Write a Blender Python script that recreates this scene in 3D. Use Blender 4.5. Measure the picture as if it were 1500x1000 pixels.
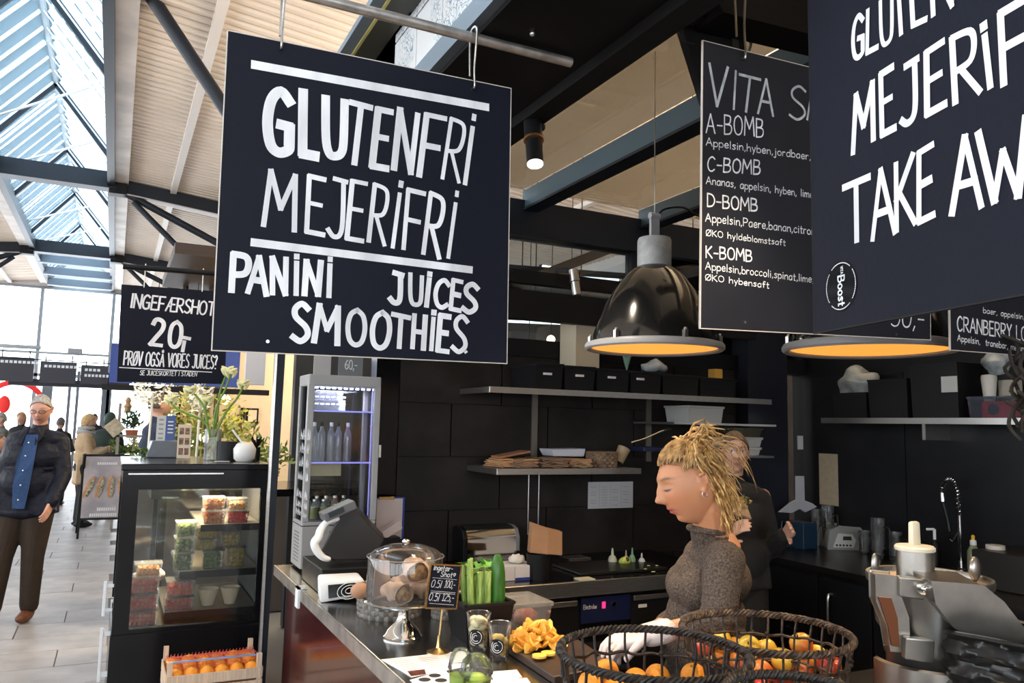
import bpy, bmesh, math, random
import numpy as np
from mathutils import Vector, Matrix, Euler
R_ = math.radians
random.seed(7); RNG = np.random.RandomState(7)
SC = bpy.context.scene
COL = SC.collection
for o in list(bpy.data.objects): bpy.data.objects.remove(o)

# ---------------------------------------------------------------- camera, sky, exposure, big lights
FPX, CAMH = 1167.0, 1.62
yaw, pitch, roll = R_(26.3), R_(6.1), R_(1.3)
_f = np.array([math.sin(yaw)*math.cos(pitch), math.cos(yaw)*math.cos(pitch), math.sin(pitch)])
_r0 = np.array([math.cos(yaw), -math.sin(yaw), 0.0]); _u0 = np.cross(_r0, _f)
_R = math.cos(roll)*_r0 + math.sin(roll)*_u0
_U = -math.sin(roll)*_r0 + math.cos(roll)*_u0
cam_d = bpy.data.cameras.new('camera'); cam_d.sensor_width = 36; cam_d.lens = FPX*36/1500
cam_d.clip_start = 0.05; cam_d.clip_end = 200
cam = bpy.data.objects.new('camera', cam_d); COL.objects.link(cam)
M4 = Matrix([[_R[0], _U[0], -_f[0], 0], [_R[1], _U[1], -_f[1], 0], [_R[2], _U[2], -_f[2], CAMH], [0, 0, 0, 1]])
cam.matrix_world = M4
SC.camera = cam

w = bpy.data.worlds.new('overcast_sky'); SC.world = w; w.use_nodes = True
bg = w.node_tree.nodes['Background']
bg.inputs[0].default_value = (0.90, 0.95, 1.0, 1); bg.inputs[1].default_value = 4.4
SC.view_settings.view_transform = 'Standard'; SC.view_settings.look = 'None'
SC.view_settings.exposure = 0.5; SC.view_settings.gamma = 1.0
try: SC.view_settings.use_curve_mapping = False
except Exception: pass
SC.cycles.use_denoising = True
SC.cycles.max_bounces = 8; SC.cycles.diffuse_bounces = 4; SC.cycles.glossy_bounces = 4
SC.cycles.transmission_bounces = 6; SC.cycles.transparent_max_bounces = 12
SC.cycles.sample_clamp_indirect = 6.0
SC.cycles.caustics_reflective = False; SC.cycles.caustics_refractive = False

def light(name, kind, loc, energy, color, size=0.1, to=None, spot=None, blend=0.5):
    d = bpy.data.lights.new(name, kind); d.energy = energy; d.color = color
    if kind == 'AREA': d.size = size
    else: d.shadow_soft_size = size
    if kind == 'SPOT': d.spot_size = R_(spot or 60); d.spot_blend = blend
    o = bpy.data.objects.new(name, d); COL.objects.link(o); o.location = loc
    if to is not None: o.rotation_euler = (Vector(to)-Vector(loc)).to_track_quat('-Z', 'Y').to_euler()
    return o

light('counter_downlight', 'SPOT', (1.25, 2.75, 2.6), 55, (1, .80, .58), .06, (1.0, 2.75, .9), 75, .7)
light('counter_downlight', 'SPOT', (1.35, 1.2, 2.6), 45, (1, .80, .58), .06, (1.3, 1.55, .9), 75, .7)
light('hall_uplight', 'AREA', (5.2, 2.6, 3.5), 620, (1, .86, .70), 3.0, (5.0, 3.2, 9))  # added fill with no lamp of its own, brightens the roof above the canopy
light('hall_uplight', 'AREA', (3.2, 8.5, 3.6), 50, (1, .86, .70), 2.0, (3.0, 9.2, 9))  # second added fill, lifts the roof over the neighbouring stall

def P(x, y, ax, val):
    d = (x-750)/FPX*_R - (y-500)/FPX*_U + _f
    o = np.array([0, 0, CAMH]); i = 'xyz'.index(ax)
    return Vector(o + (val-o[i])/d[i]*d)
def PD(x, y, depth):
    d = (x-750)/FPX*_R - (y-500)/FPX*_U + _f
    return Vector(np.array([0, 0, CAMH]) + d*depth)

# ---------------------------------------------------------------- materials
MATS = {}
def mat(name, col=(0.5, 0.5, 0.5), rough=0.5, metal=0.0, noise=0.0, nscale=8.0, bump=0.0, bscale=40.0, emit=None, estr=0.0,
        trans=0.0, alpha=1.0, coat=0.0, col2=None, stretch=None, ior=1.45, attr=None, spec=None, sss=0.0):
    if name in MATS: return MATS[name]
    m = bpy.data.materials.new(name); m.use_nodes = True
    nt = m.node_tree; b = nt.nodes['Principled BSDF']
    c = (*col, 1)
    b.inputs['Base Color'].default_value = c
    b.inputs['Roughness'].default_value = rough; b.inputs['Metallic'].default_value = metal
    b.inputs['IOR'].default_value = ior
    if spec is not None: b.inputs['Specular IOR Level'].default_value = spec
    if coat: b.inputs['Coat Weight'].default_value = coat; b.inputs['Coat Roughness'].default_value = 0.08
    if trans: b.inputs['Transmission Weight'].default_value = trans
    if alpha < 1: b.inputs['Alpha'].default_value = alpha
    if sss: b.inputs['Subsurface Weight'].default_value = sss; b.inputs['Subsurface Radius'].default_value = (0.02, 0.008, 0.004)
    if emit: b.inputs['Emission Color'].default_value = (*emit, 1); b.inputs['Emission Strength'].default_value = estr
    co = nt.nodes.new('ShaderNodeTexCoord'); src = co.outputs['Object']
    if stretch:
        mp = nt.nodes.new('ShaderNodeMapping'); mp.inputs['Scale'].default_value = stretch
        nt.links.new(src, mp.inputs[0]); src = mp.outputs[0]
    if attr:
        a = nt.nodes.new('ShaderNodeAttribute'); a.attribute_name = attr
        nt.links.new(a.outputs['Color'], b.inputs['Base Color'])
    if noise or col2:
        n = nt.nodes.new('ShaderNodeTexNoise'); n.inputs['Scale'].default_value = nscale; n.inputs['Detail'].default_value = 5
        nt.links.new(src, n.inputs['Vector'])
        cr = nt.nodes.new('ShaderNodeValToRGB'); cr.color_ramp.elements[0].position = 0.35; cr.color_ramp.elements[1].position = 0.68
        k = noise
        a0 = tuple(max(0, x*(1-k)) for x in col); a1 = col2 if col2 else tuple(min(1, x*(1+k)) for x in col)
        cr.color_ramp.elements[0].color = (*a0, 1); cr.color_ramp.elements[1].color = (*a1, 1)
        nt.links.new(n.outputs['Fac'], cr.inputs[0]); nt.links.new(cr.outputs[0], b.inputs['Base Color'])
    if bump:
        n2 = nt.nodes.new('ShaderNodeTexNoise'); n2.inputs['Scale'].default_value = bscale; n2.inputs['Detail'].default_value = 3
        nt.links.new(src, n2.inputs['Vector'])
        bp = nt.nodes.new('ShaderNodeBump'); bp.inputs['Strength'].default_value = bump; bp.inputs['Distance'].default_value = 0.01
        nt.links.new(n2.outputs['Fac'], bp.inputs['Height']); nt.links.new(bp.outputs[0], b.inputs['Normal'])
    MATS[name] = m
    return m
def glassy(name, tint=(1, 1, 1), refl=0.12, rough=0.02, haze=0.0, hcol=(0.8, 0.8, 0.8)):
    """thin sheet: transparent with a Fresnel-like share of gloss and a little haze"""
    if name in MATS: return MATS[name]
    m = bpy.data.materials.new(name); m.use_nodes = True; nt = m.node_tree
    for n in list(nt.nodes): nt.nodes.remove(n)
    out = nt.nodes.new('ShaderNodeOutputMaterial'); tr = nt.nodes.new('ShaderNodeBsdfTransparent'); tr.inputs[0].default_value = (*tint, 1)
    gl = nt.nodes.new('ShaderNodeBsdfGlossy'); gl.inputs['Roughness'].default_value = rough
    fr = nt.nodes.new('ShaderNodeFresnel'); fr.inputs[0].default_value = 1.0+refl*4
    mx = nt.nodes.new('ShaderNodeMixShader'); nt.links.new(fr.outputs[0], mx.inputs[0])
    nt.links.new(tr.outputs[0], mx.inputs[1]); nt.links.new(gl.outputs[0], mx.inputs[2])
    last = mx
    if haze:
        df = nt.nodes.new('ShaderNodeBsdfDiffuse'); df.inputs[0].default_value = (*hcol, 1)
        tl = nt.nodes.new('ShaderNodeBsdfTranslucent'); tl.inputs[0].default_value = (*hcol, 1)
        ad = nt.nodes.new('ShaderNodeMixShader'); ad.inputs[0].default_value = 0.5
        nt.links.new(df.outputs[0], ad.inputs[1]); nt.links.new(tl.outputs[0], ad.inputs[2])
        m2 = nt.nodes.new('ShaderNodeMixShader'); m2.inputs[0].default_value = haze
        nt.links.new(mx.outputs[0], m2.inputs[1]); nt.links.new(ad.outputs[0], m2.inputs[2]); last = m2
    nt.links.new(last.outputs[0], out.inputs[0]); MATS[name] = m
    return m

STEEL = mat('brushed_steel', (0.62, 0.60, 0.57), 0.28, 1.0, noise=0.12, nscale=30, stretch=(1, 14, 14))
CHROME = mat('polished_chrome', (0.78, 0.77, 0.75), 0.08, 1.0)
STEEL_TOP = mat('worktop_steel', (0.34, 0.33, 0.32), 0.22, 1.0, noise=0.18, nscale=5)
GALV = mat('galvanised_tube', (0.42, 0.40, 0.38), 0.42, 0.85, noise=0.3, nscale=22)
BLACK = mat('matt_black', (0.006, 0.006, 0.007), 0.5, spec=0.3)
BLACK_GLOSS = mat('gloss_black', (0.005, 0.005, 0.006), 0.12, spec=0.4)
BLACK_PL = mat('black_plastic', (0.008, 0.008, 0.009), 0.4, spec=0.3)
DKSTEEL = mat('dark_painted_steel', (0.014, 0.018, 0.026), 0.42, spec=0.35)
BLUSTEEL = mat('blue_grey_steel', (0.075, 0.125, 0.155), 0.4)
SOFF = mat('black_soffit', (0.005, 0.0045, 0.0045), 0.5, spec=0.2)
BOARD = mat('chalkboard_navy_black', (0.006, 0.0072, 0.0155), 0.6, spec=0.2, bump=0.05, bscale=90)
BOARD2 = mat('chalkboard_grey_black', (0.013, 0.014, 0.020), 0.5, spec=0.35, noise=0.25, nscale=3)
PAINT = mat('white_brush_paint', (0.80, 0.80, 0.82), 0.45, noise=0.16, nscale=16, stretch=(1, 1, 0.25))
CHALK = mat('white_chalk_pen', (0.74, 0.76, 0.78), 0.7, noise=0.2, nscale=60)
EDGE = mat('pale_board_edge', (0.62, 0.56, 0.50), 0.6)
WHITE = mat('white_plastic', (0.75, 0.75, 0.74), 0.4)
PAPER = mat('white_paper', (0.72, 0.71, 0.70), 0.8)
KRAFT = mat('kraft_paper', (0.42, 0.25, 0.13), 0.85, noise=0.2, nscale=14, bump=0.3, bscale=22)
GREYPL = mat('grey_enamel', (0.30, 0.30, 0.31), 0.45)
GLASS = glassy('clear_glass', (0.96, 0.98, 0.97), 0.11)
GLASS_D = glassy('smoky_glass', (0.80, 0.84, 0.84), 0.13)
PLASTIC = glassy('clear_plastic', (0.93, 0.93, 0.93), 0.13, 0.12, haze=0.16, hcol=(0.85, 0.83, 0.8))
BRASS = mat('brass', (0.72, 0.50, 0.22), 0.22, 1.0)
WOODP = mat('pale_wood', (0.62, 0.42, 0.26), 0.6, noise=0.15, nscale=10, stretch=(1, 12, 12))
INK = mat('dark_ink', (0.02, 0.02, 0.025), 0.7)
REDINK = mat('red_print', (0.55, 0.02, 0.04), 0.5)
BLUEINK = mat('blue_print', (0.02, 0.05, 0.28), 0.5)

# ---------------------------------------------------------------- geometry builder (world coordinates)
class G:
    def __init__(s): s.v = []; s.f = []; s.m = Matrix.Identity(4)
    def add(s, vs, fs):
        k = len(s.v); s.v += [s.m @ Vector(p) for p in vs]; s.f += [tuple(i+k for i in f) for f in fs]; return s
    def box(s, a, b):
        x0, y0, z0 = a; x1, y1, z1 = b
        x0, x1 = min(x0, x1), max(x0, x1); y0, y1 = min(y0, y1), max(y0, y1); z0, z1 = min(z0, z1), max(z0, z1)
        return s.add([(x0, y0, z0), (x1, y0, z0), (x1, y1, z0), (x0, y1, z0), (x0, y0, z1), (x1, y0, z1), (x1, y1, z1), (x0, y1, z1)],
                     [(0, 3, 2, 1), (4, 5, 6, 7), (0, 1, 5, 4), (1, 2, 6, 5), (2, 3, 7, 6), (3, 0, 4, 7)])
    def cbox(s, c, d): return s.box([c[i]-d[i]/2 for i in range(3)], [c[i]+d[i]/2 for i in range(3)])
    def hexa(s, bot, top):
        return s.add(list(bot)+list(top), [(3, 2, 1, 0), (4, 5, 6, 7), (0, 1, 5, 4), (1, 2, 6, 5), (2, 3, 7, 6), (3, 0, 4, 7)])
    def slab(s, quad, n):          # quad given thickness vector n
        return s.hexa([Vector(q) for q in quad], [Vector(q)+Vector(n) for q in quad])
    def bar(s, p, q, w, h, up=(0, 0, 1)):   # rectangular bar p->q
        p = Vector(p); q = Vector(q); d = (q-p).normalized(); u = Vector(up)
        a = d.cross(u); a = a.normalized() if a.length > 1e-6 else Vector((1, 0, 0)); u = a.cross(d).normalized()
        c = [(-w/2, -h/2), (w/2, -h/2), (w/2, h/2), (-w/2, h/2)]
        return s.hexa([p+a*i+u*j for i, j in c], [q+a*i+u*j for i, j in c])
    def tube(s, pts, r, n=8, caps=True, closed=False, flat=1.0):
        pts = [Vector(p) for p in pts]; N = len(pts)
        rs = r if hasattr(r, '__len__') else [r]*N
        vs = []; prev = None
        for i, p in enumerate(pts):
            if closed: t = pts[(i+1) % N]-pts[i-1]
            else: t = pts[min(i+1, N-1)]-pts[max(i-1, 0)]
            t = t.normalized() if t.length > 1e-9 else Vector((0, 0, 1))
            if prev is None:
                a = t.orthogonal().normalized()
            else:
                a = prev-t*prev.dot(t)
                a = a.normalized() if a.length > 1e-6 else t.orthogonal().normalized()
            prev = a; b = t.cross(a)
            for k in range(n):
                an = 2*math.pi*k/n; vs.append(p+(a*math.cos(an)+b*math.sin(an)*flat)*rs[i])
        fs = []
        M = N if closed else N-1
        for i in range(M):
            j = (i+1) % N
            for k in range(n):
                l = (k+1) % n; fs.append((i*n+k, i*n+l, j*n+l, j*n+k))
        if caps and not closed:
            fs.append(tuple(reversed(range(n)))); fs.append(tuple(range((N-1)*n, N*n)))
        return s.add(vs, fs)
    def lathe(s, prof, c=(0, 0, 0), n=24, a0=0, a1=2*math.pi, sx=1, sy=1):
        full = abs(a1-a0-2*math.pi) < 1e-6; nn = n if full else n+1; c = Vector(c)
        vs = []
        for r, z in prof:
            for k in range(nn):
                an = a0+(a1-a0)*k/n; vs.append((c.x+r*math.cos(an)*sx, c.y+r*math.sin(an)*sy, c.z+z))
        fs = []
        for i in range(len(prof)-1):
            for k in range(n):
                l = (k+1) % nn if full else k+1
                fs.append((i*nn+k, i*nn+l, (i+1)*nn+l, (i+1)*nn+k))
        return s.add(vs, fs)
    def disc(s, c, r, n=24, z=0, nrm=None):
        c = Vector(c)
        if nrm is None: a, b = Vector((1, 0, 0)), Vector((0, 1, 0))
        else: nn_ = Vector(nrm).normalized(); a = nn_.orthogonal().normalized(); b = nn_.cross(a)
        return s.add([c+a*r*math.cos(2*math.pi*k/n)+b*r*math.sin(2*math.pi*k/n) for k in range(n)], [tuple(range(n))])
    def ball(s, c, r, n=12, m=8, rot=None):
        c = Vector(c); rr = r if hasattr(r, '__len__') else (r, r, r)
        vs = []; fs = []
        for i in range(1, m):
            t = math.pi*i/m
            for k in range(n):
                p = 2*math.pi*k/n; v = Vector((rr[0]*math.sin(t)*math.cos(p), rr[1]*math.sin(t)*math.sin(p), rr[2]*math.cos(t)))
                vs.append(c+(rot@v if rot else v))
        top = Vector((0, 0, rr[2])); tb = len(vs); vs.append(c+(rot@top if rot else top)); vs.append(c-(rot@top if rot else top))
        for i in range(m-2):
            for k in range(n):
                l = (k+1) % n; fs.append((i*n+k, (i+1)*n+k, (i+1)*n+l, i*n+l))
        for k in range(n):
            l = (k+1) % n; fs.append((tb, k, l)); fs.append((tb+1, (m-2)*n+l, (m-2)*n+k))
        return s.add(vs, fs)
    def cap(s, p, r0, q, r1, n=12):     # closed tapered capsule
        p = Vector(p); q = Vector(q); d = (q-p); L = d.length; d = d/L if L > 1e-9 else Vector((0, 0, 1))
        pts = []; rs = []
        for a in (-85, -60, -30): pts.append(p+d*r0*math.sin(R_(a))); rs.append(r0*math.cos(R_(a)))
        for t in (0, .33, .66, 1): pts.append(p+(q-p)*t); rs.append(r0+(r1-r0)*t)
        for a in (30, 60, 85): pts.append(q+d*r1*math.sin(R_(a))); rs.append(r1*math.cos(R_(a)))
        return s.tube(pts, rs, n)
    def quad(s, a, b, c, d): return s.add([a, b, c, d], [(0, 1, 2, 3)])

def root_loc(p):
    L = Vector((0, 0, 0))
    while p is not None: L += Vector(p.location); p = p.parent
    return L
def obj(name, g, m, parent=None, smooth=False, bev=0.0, label=None, kind=None, solid=0.0, sub=0):
    L = root_loc(parent)
    me = bpy.data.meshes.new(name); me.from_pydata([tuple(v-L) for v in g.v], [], g.f)
    if bev:
        bm = bmesh.new(); bm.from_mesh(me)
        es = [e for e in bm.edges if len(e.link_faces) == 2 and e.calc_face_angle(0) > 0.6]
        bmesh.ops.bevel(bm, geom=es, offset=bev, segments=2, profile=0.5, affect='EDGES', clamp_overlap=True)
        bm.to_mesh(me); bm.free()
    me.validate(); me.materials.append(m)
    if smooth:
        me.polygons.foreach_set('use_smooth', [True]*len(me.polygons))
        try: me.set_sharp_from_angle(angle=R_(42))
        except Exception: pass
    me.update()
    o = bpy.data.objects.new(name, me); COL.objects.link(o)
    if parent: o.parent = parent
    if label: o['label'] = label
    if kind: o['kind'] = kind
    if solid:
        md = o.modifiers.new('solid', 'SOLIDIFY'); md.thickness = solid; md.offset = 0
    if sub:
        md = o.modifiers.new('sub', 'SUBSURF'); md.levels = sub; md.render_levels = sub
    return o
def thing(name, label, cat, loc, group=None):
    o = bpy.data.objects.new(name, None); COL.objects.link(o); o.location = Vector(loc); o.empty_display_size = 0.1
    o['label'] = label; o['category'] = cat
    if group: o['group'] = group
    return o
def tag(o, label, cat, group=None):
    o['label'] = label; o['category'] = cat
    if group: o['group'] = group
    return o
def single(name, g, m, label, cat, group=None, **k):   # a one-mesh thing with its origin at its own base
    c = sum((v for v in g.v), Vector())/len(g.v); z = min(v.z for v in g.v); L = Vector((c.x, c.y, z))
    for v in g.v: v -= L
    o = obj(name, g, m, **k); o.location = L
    return tag(o, label, cat, group)
def struct(name, g, m, parent=None, **k):
    o = obj(name, g, m, parent, **k)
    if parent is None: o['kind'] = 'structure'
    return o
def dup(o, delta=None, loc=None, rotz=0, label=None, parent=None, scale=1):
    c = o.copy(); COL.objects.link(c)
    if parent is not None: c.parent = parent
    else:
        if loc is not None: c.location = Vector(loc)
        if delta is not None: c.location = Vector(o.location)+Vector(delta)
        if rotz: c.rotation_euler = (c.rotation_euler[0], c.rotation_euler[1], c.rotation_euler[2]+rotz)
        if scale != 1: c.scale = tuple(x*scale for x in c.scale)
    if label: c['label'] = label
    for ch in list(o.children): dup(ch, parent=c)
    return c
def voxel(name, g, vs, m, parent=None, smooth_it=6, post=None, label=None, decim=None):
    L = root_loc(parent)
    me = bpy.data.meshes.new('tmp'); me.from_pydata([tuple(v-L) for v in g.v], [], g.f)
    t = bpy.data.objects.new('tmp', me); COL.objects.link(t)
    md = t.modifiers.new('r', 'REMESH'); md.mode = 'VOXEL'; md.voxel_size = vs; md.use_smooth_shade = True
    if smooth_it: s_ = t.modifiers.new('s', 'SMOOTH'); s_.factor = 0.5; s_.iterations = smooth_it
    if decim: d_ = t.modifiers.new('d', 'DECIMATE'); d_.ratio = decim
    dg = bpy.context.evaluated_depsgraph_get(); ev = t.evaluated_get(dg)
    nm = bpy.data.meshes.new_from_object(ev); nm.name = name
    bpy.data.objects.remove(t); bpy.data.meshes.remove(me)
    nm.materials.clear(); nm.materials.append(m)
    nm.polygons.foreach_set('use_smooth', [True]*len(nm.polygons))
    o = bpy.data.objects.new(name, nm); COL.objects.link(o)
    if parent: o.parent = parent
    if label: o['label'] = label
    if post: post(o, L)
    return o
def paint(o, fn, L=Vector((0, 0, 0)), name='Col'):
    me = o.data; n = len(me.vertices); co = np.empty(n*3, np.float32); me.vertices.foreach_get('co', co); co = co.reshape(-1, 3)+np.array(L)
    col = np.ones((n, 4), np.float32); col[:, :3] = fn(co)
    a = me.color_attributes.new(name, 'FLOAT_COLOR', 'POINT'); a.data.foreach_set('color', col.ravel())
def catmull(pts, n=6):
    pts = [Vector(p) for p in pts]; out = []
    for i in range(len(pts)-1):
        p0 = pts[max(i-1, 0)]; p1 = pts[i]; p2 = pts[i+1]; p3 = pts[min(i+2, len(pts)-1)]
        for k in range(n):
            t = k/n
            out.append(0.5*((2*p1)+(p2-p0)*t+(2*p0-5*p1+4*p2-p3)*t*t+(3*p1-p0-3*p2+p3)*t**3))
    out.append(pts[-1]); return out

# ---------------------------------------------------------------- hand lettering: single-stroke glyphs, y 0..1 (caps), '~' = smooth stroke
def _g(s):
    out = []
    for part in s.split('|'):
        sm = part.startswith('~'); part = part.lstrip('~')
        out.append((sm, [tuple(float(q) for q in p.split(',')) for p in part.split()]))
    return out
GL = {k: (w_, _g(s)) for k, w_, s in [
 ('A', .60, '0,0 .3,1 .6,0|.12,.36 .5,.36'), ('B', .52, '0,0 0,1|~0,1 .38,.95 .42,.72 .3,.55 0,.52|~0,.52 .42,.48 .5,.25 .36,.04 0,0'),
 ('C', .52, '~.5,.85 .3,1 .08,.82 0,.45 .1,.1 .3,0 .5,.14'), ('D', .55, '0,0 0,1|~0,1 .35,.93 .53,.65 .53,.35 .35,.07 0,0'),
 ('E', .46, '.42,1 0,1 0,0 .46,0|0,.52 .36,.52'), ('F', .46, '.46,1 0,1 0,0|0,.5 .38,.5'),
 ('G', .58, '~.52,.86 .3,1 .08,.82 0,.45 .08,.1 .28,0 .5,.08 .52,.2|.52,.2 .52,.46 .28,.46'), ('H', .52, '0,0 0,1|.52,0 .52,1|0,.5 .52,.5'),
 ('I', .12, '.06,0 .06,1'), ('J', .42, '.1,1 .42,1|~.34,1 .36,.3 .3,.05 .14,0 0,.1'), ('K', .5, '0,0 0,1|.46,1 0,.45|.1,.52 .5,0'),
 ('L', .42, '0,1 0,0 .42,0'), ('M', .7, '0,0 .06,1 .35,.35 .62,1 .7,0'), ('N', .55, '0,0 0,1 .52,0 .55,1'),
 ('O', .58, '~.29,1 .08,.85 0,.5 .08,.13 .29,0 .5,.13 .58,.5 .5,.85 .29,1'), ('P', .48, '0,0 0,1|~0,1 .36,.96 .46,.75 .36,.5 0,.44'),
 ('Q', .58, '~.29,1 .08,.85 0,.5 .08,.13 .29,0 .5,.13 .58,.5 .5,.85 .29,1|.35,.25 .58,-.05'),
 ('R', .52, '0,0 0,1|~0,1 .38,.96 .46,.76 .36,.52 .02,.46|.15,.47 .52,0'), ('S', .46, '~.44,.88 .25,1 .06,.85 .08,.63 .38,.4 .44,.18 .24,0 0,.1'),
 ('T', .56, '0,1 .56,1|.28,1 .28,0'), ('U', .54, '~0,1 .02,.3 .12,.03 .3,0 .46,.08 .52,.3 .54,1'), ('V', .54, '0,1 .26,0 .54,1'),
 ('W', .78, '0,1 .18,0 .38,.65 .56,0 .78,1'), ('X', .5, '0,1 .5,0|.5,1 0,0'), ('Y', .5, '0,1 .25,.5 .5,1|.25,.5 .25,0'), ('Z', .5, '0,1 .5,1 0,0 .5,0'),
 ('Æ', .78, '0,0 .38,1 .78,1|.4,1 .4,0 .78,0|.14,.36 .4,.36|.4,.52 .7,.52'), ('Ø', .58, '~.29,1 .08,.85 0,.5 .08,.13 .29,0 .5,.13 .58,.5 .5,.85 .29,1|.02,-.02 .56,1.02'),
 ('Å', .6, '0,0 .3,.9 .6,0|.12,.33 .5,.33|~.3,1.2 .22,1.12 .3,1.04 .38,1.12 .3,1.2'),
 ('0', .5, '~.25,1 .06,.85 0,.5 .06,.13 .25,0 .44,.13 .5,.5 .44,.85 .25,1'), ('1', .3, '0,.8 .18,1 .18,0|.02,0 .32,0'), ('2', .5, '~.02,.8 .1,.97 .28,1 .46,.88 .44,.62 .2,.28 0,0|0,0 .5,0'),
 ('3', .46, '~0,.92 .25,1 .42,.8 .32,.57 .14,.53|~.14,.53 .4,.48 .46,.24 .26,0 0,.1'), ('4', .5, '.36,0 .36,1 0,.3 .5,.3'), ('5', .46, '.42,1 .06,1 .04,.58|~.04,.58 .28,.62 .46,.4 .38,.08 .18,0 0,.08'),
 ('6', .48, '~.4,.97 .12,.7 0,.3 .2,0 .44,.14 .44,.42 .24,.52 .04,.36'), ('7', .46, '0,1 .46,1 .14,0'), ('8', .46, '~.23,.54 .04,.7 .1,.95 .3,1 .42,.82 .3,.6 .06,.4 .02,.12 .23,0 .44,.12 .4,.4 .23,.54'), ('9', .46, '~.42,.7 .22,.48 .02,.7 .2,1 .42,.85 .4,.3 .2,0'),
 ('a', .4, '~.38,.55 .2,.62 .02,.4 .05,.06 .22,0 .37,.2|.38,.6 .38,0'), ('b', .4, '0,1 0,0|~0,.4 .2,.6 .4,.4 .36,.08 .16,0 0,.1'), ('c', .36, '~.36,.52 .2,.62 .02,.4 .04,.08 .2,0 .36,.1'),
 ('d', .4, '.4,1 .4,0|~.4,.5 .2,.6 .02,.4 .05,.06 .22,0 .4,.16'), ('e', .38, '~.02,.3 .36,.34 .32,.56 .18,.62 .02,.4 .06,.06 .22,0 .38,.1'), ('f', .3, '~.32,.95 .2,1 .12,.85 .12,0|0,.56 .28,.56'),
 ('g', .4, '~.38,.52 .2,.62 .02,.4 .05,.08 .22,.02 .37,.2|~.38,.6 .38,-.15 .3,-.36 .06,-.3'), ('h', .38, '0,1 0,0|~0,.38 .18,.6 .34,.5 .38,0'), ('i', .1, '.05,.6 .05,0|.04,.84 .06,.88'),
 ('j', .2, '~.15,.6 .15,-.15 .1,-.34 -.06,-.3|.14,.84 .16,.88'), ('k', .36, '0,1 0,0|.32,.6 0,.25|.08,.32 .36,0'), ('l', .1, '.05,1 .05,0'),
 ('m', .58, '0,.6 0,0|~0,.4 .14,.6 .26,.5 .28,0|~.28,.4 .44,.6 .56,.5 .58,0'), ('n', .38, '0,.6 0,0|~0,.38 .18,.6 .34,.5 .38,0'), ('o', .4, '~.2,.62 .02,.45 .03,.12 .2,0 .37,.12 .38,.45 .2,.62'),
 ('p', .4, '0,.6 0,-.38|~0,.4 .2,.6 .4,.4 .36,.08 .16,0 0,.1'), ('q', .4, '.4,.6 .4,-.38|~.4,.5 .2,.6 .02,.4 .05,.06 .22,0 .4,.16'), ('r', .28, '0,.6 0,0|~0,.36 .12,.58 .28,.56'), ('s', .32, '~.32,.54 .16,.62 .04,.48 .26,.26 .28,.1 .14,0 0,.06'),
 ('t', .28, '.12,.9 .12,0 .26,0|0,.6 .28,.6'), ('u', .38, '~0,.6 .02,.12 .16,0 .34,.16|.38,.6 .38,0'), ('v', .36, '0,.6 .17,0 .36,.6'), ('w', .54, '0,.6 .14,0 .27,.45 .4,0 .54,.6'), ('x', .34, '0,.6 .34,0|.34,.6 0,0'),
 ('y', .36, '0,.6 .18,.04|.36,.6 .1,-.36'), ('z', .34, '0,.6 .34,.6 0,0 .34,0'), ('æ', .62, '~.32,.5 .2,.62 .02,.4 .05,.06 .2,0 .32,.2|~.32,.3 .6,.34 .56,.56 .44,.62 .32,.4 .34,.06 .48,0 .62,.1'),
 ('ø', .4, '~.2,.62 .02,.45 .03,.12 .2,0 .37,.12 .38,.45 .2,.62|.0,-.05 .42,.68'), ('å', .4, '~.38,.55 .2,.62 .02,.4 .05,.06 .22,0 .37,.2|.38,.6 .38,0|~.2,.96 .13,.88 .2,.8 .27,.88 .2,.96'),
 (',', .1, '.08,.08 0,-.14'), ('.', .08, '.02,0 .06,.03'), ('-', .34, '0,.45 .34,.45'), ('!', .1, '.05,1 .05,.3|.04,0 .06,.03'), ('?', .36, '~0,.85 .18,1 .34,.82 .18,.5 .17,.3|.16,0 .18,.03'),
 (' ', .28, ''.join(['0,0'])), ('ı', .1, '.05,.82 .05,0|.05,.94 .05,1.0'), ('♥', .4, '~.2,.25 .02,.6 .1,.85 .2,.68 .3,.85 .38,.6 .2,.25'), (':', .08, '.04,.1 .04,.13|.04,.5 .04,.53'), ('/', .3, '0,0 .3,1'), ('&', .5, '~.5,0 .1,.75 .2,1 .34,.8 .02,.25 .2,0 .46,.35'), ("'", .06, '.03,1 .03,.8')]}
GL[' '] = (.28, [])
def ribbon(g, pts, w, fr, lift):
    """pts: 2D list in a plane frame fr(u,v)->3D ; w: width in the frame's units"""
    pts = [Vector((p[0], p[1])) for p in pts]
    q = [pts[0]]
    for p in pts[1:]:
        if (p-q[-1]).length > 1e-6: q.append(p)
    if len(q) < 2: return
    d0 = (q[1]-q[0]).normalized(); d1 = (q[-1]-q[-2]).normalized()
    q[0] = q[0]-d0*w*0.32; q[-1] = q[-1]+d1*w*0.32
    L = []; N = len(q)
    for i in range(N):
        a = (q[i]-q[i-1]).normalized() if i else (q[1]-q[0]).normalized()
        b = (q[i+1]-q[i]).normalized() if i < N-1 else a
        t = (a+b); t = t.normalized() if t.length > 0.25 else a
        n = Vector((-t.y, t.x)); k = 1/max(0.5, n.dot(Vector((-a.y, a.x)))); L.append((q[i]+n*w/2*k, q[i]-n*w/2*k))
    vs = []
    for l, r in L: vs += [fr(l.x, l.y, lift), fr(r.x, r.y, lift)]
    g.add(vs, [(2*i, 2*i+1, 2*i+3, 2*i+2) for i in range(N-1)])
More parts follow.
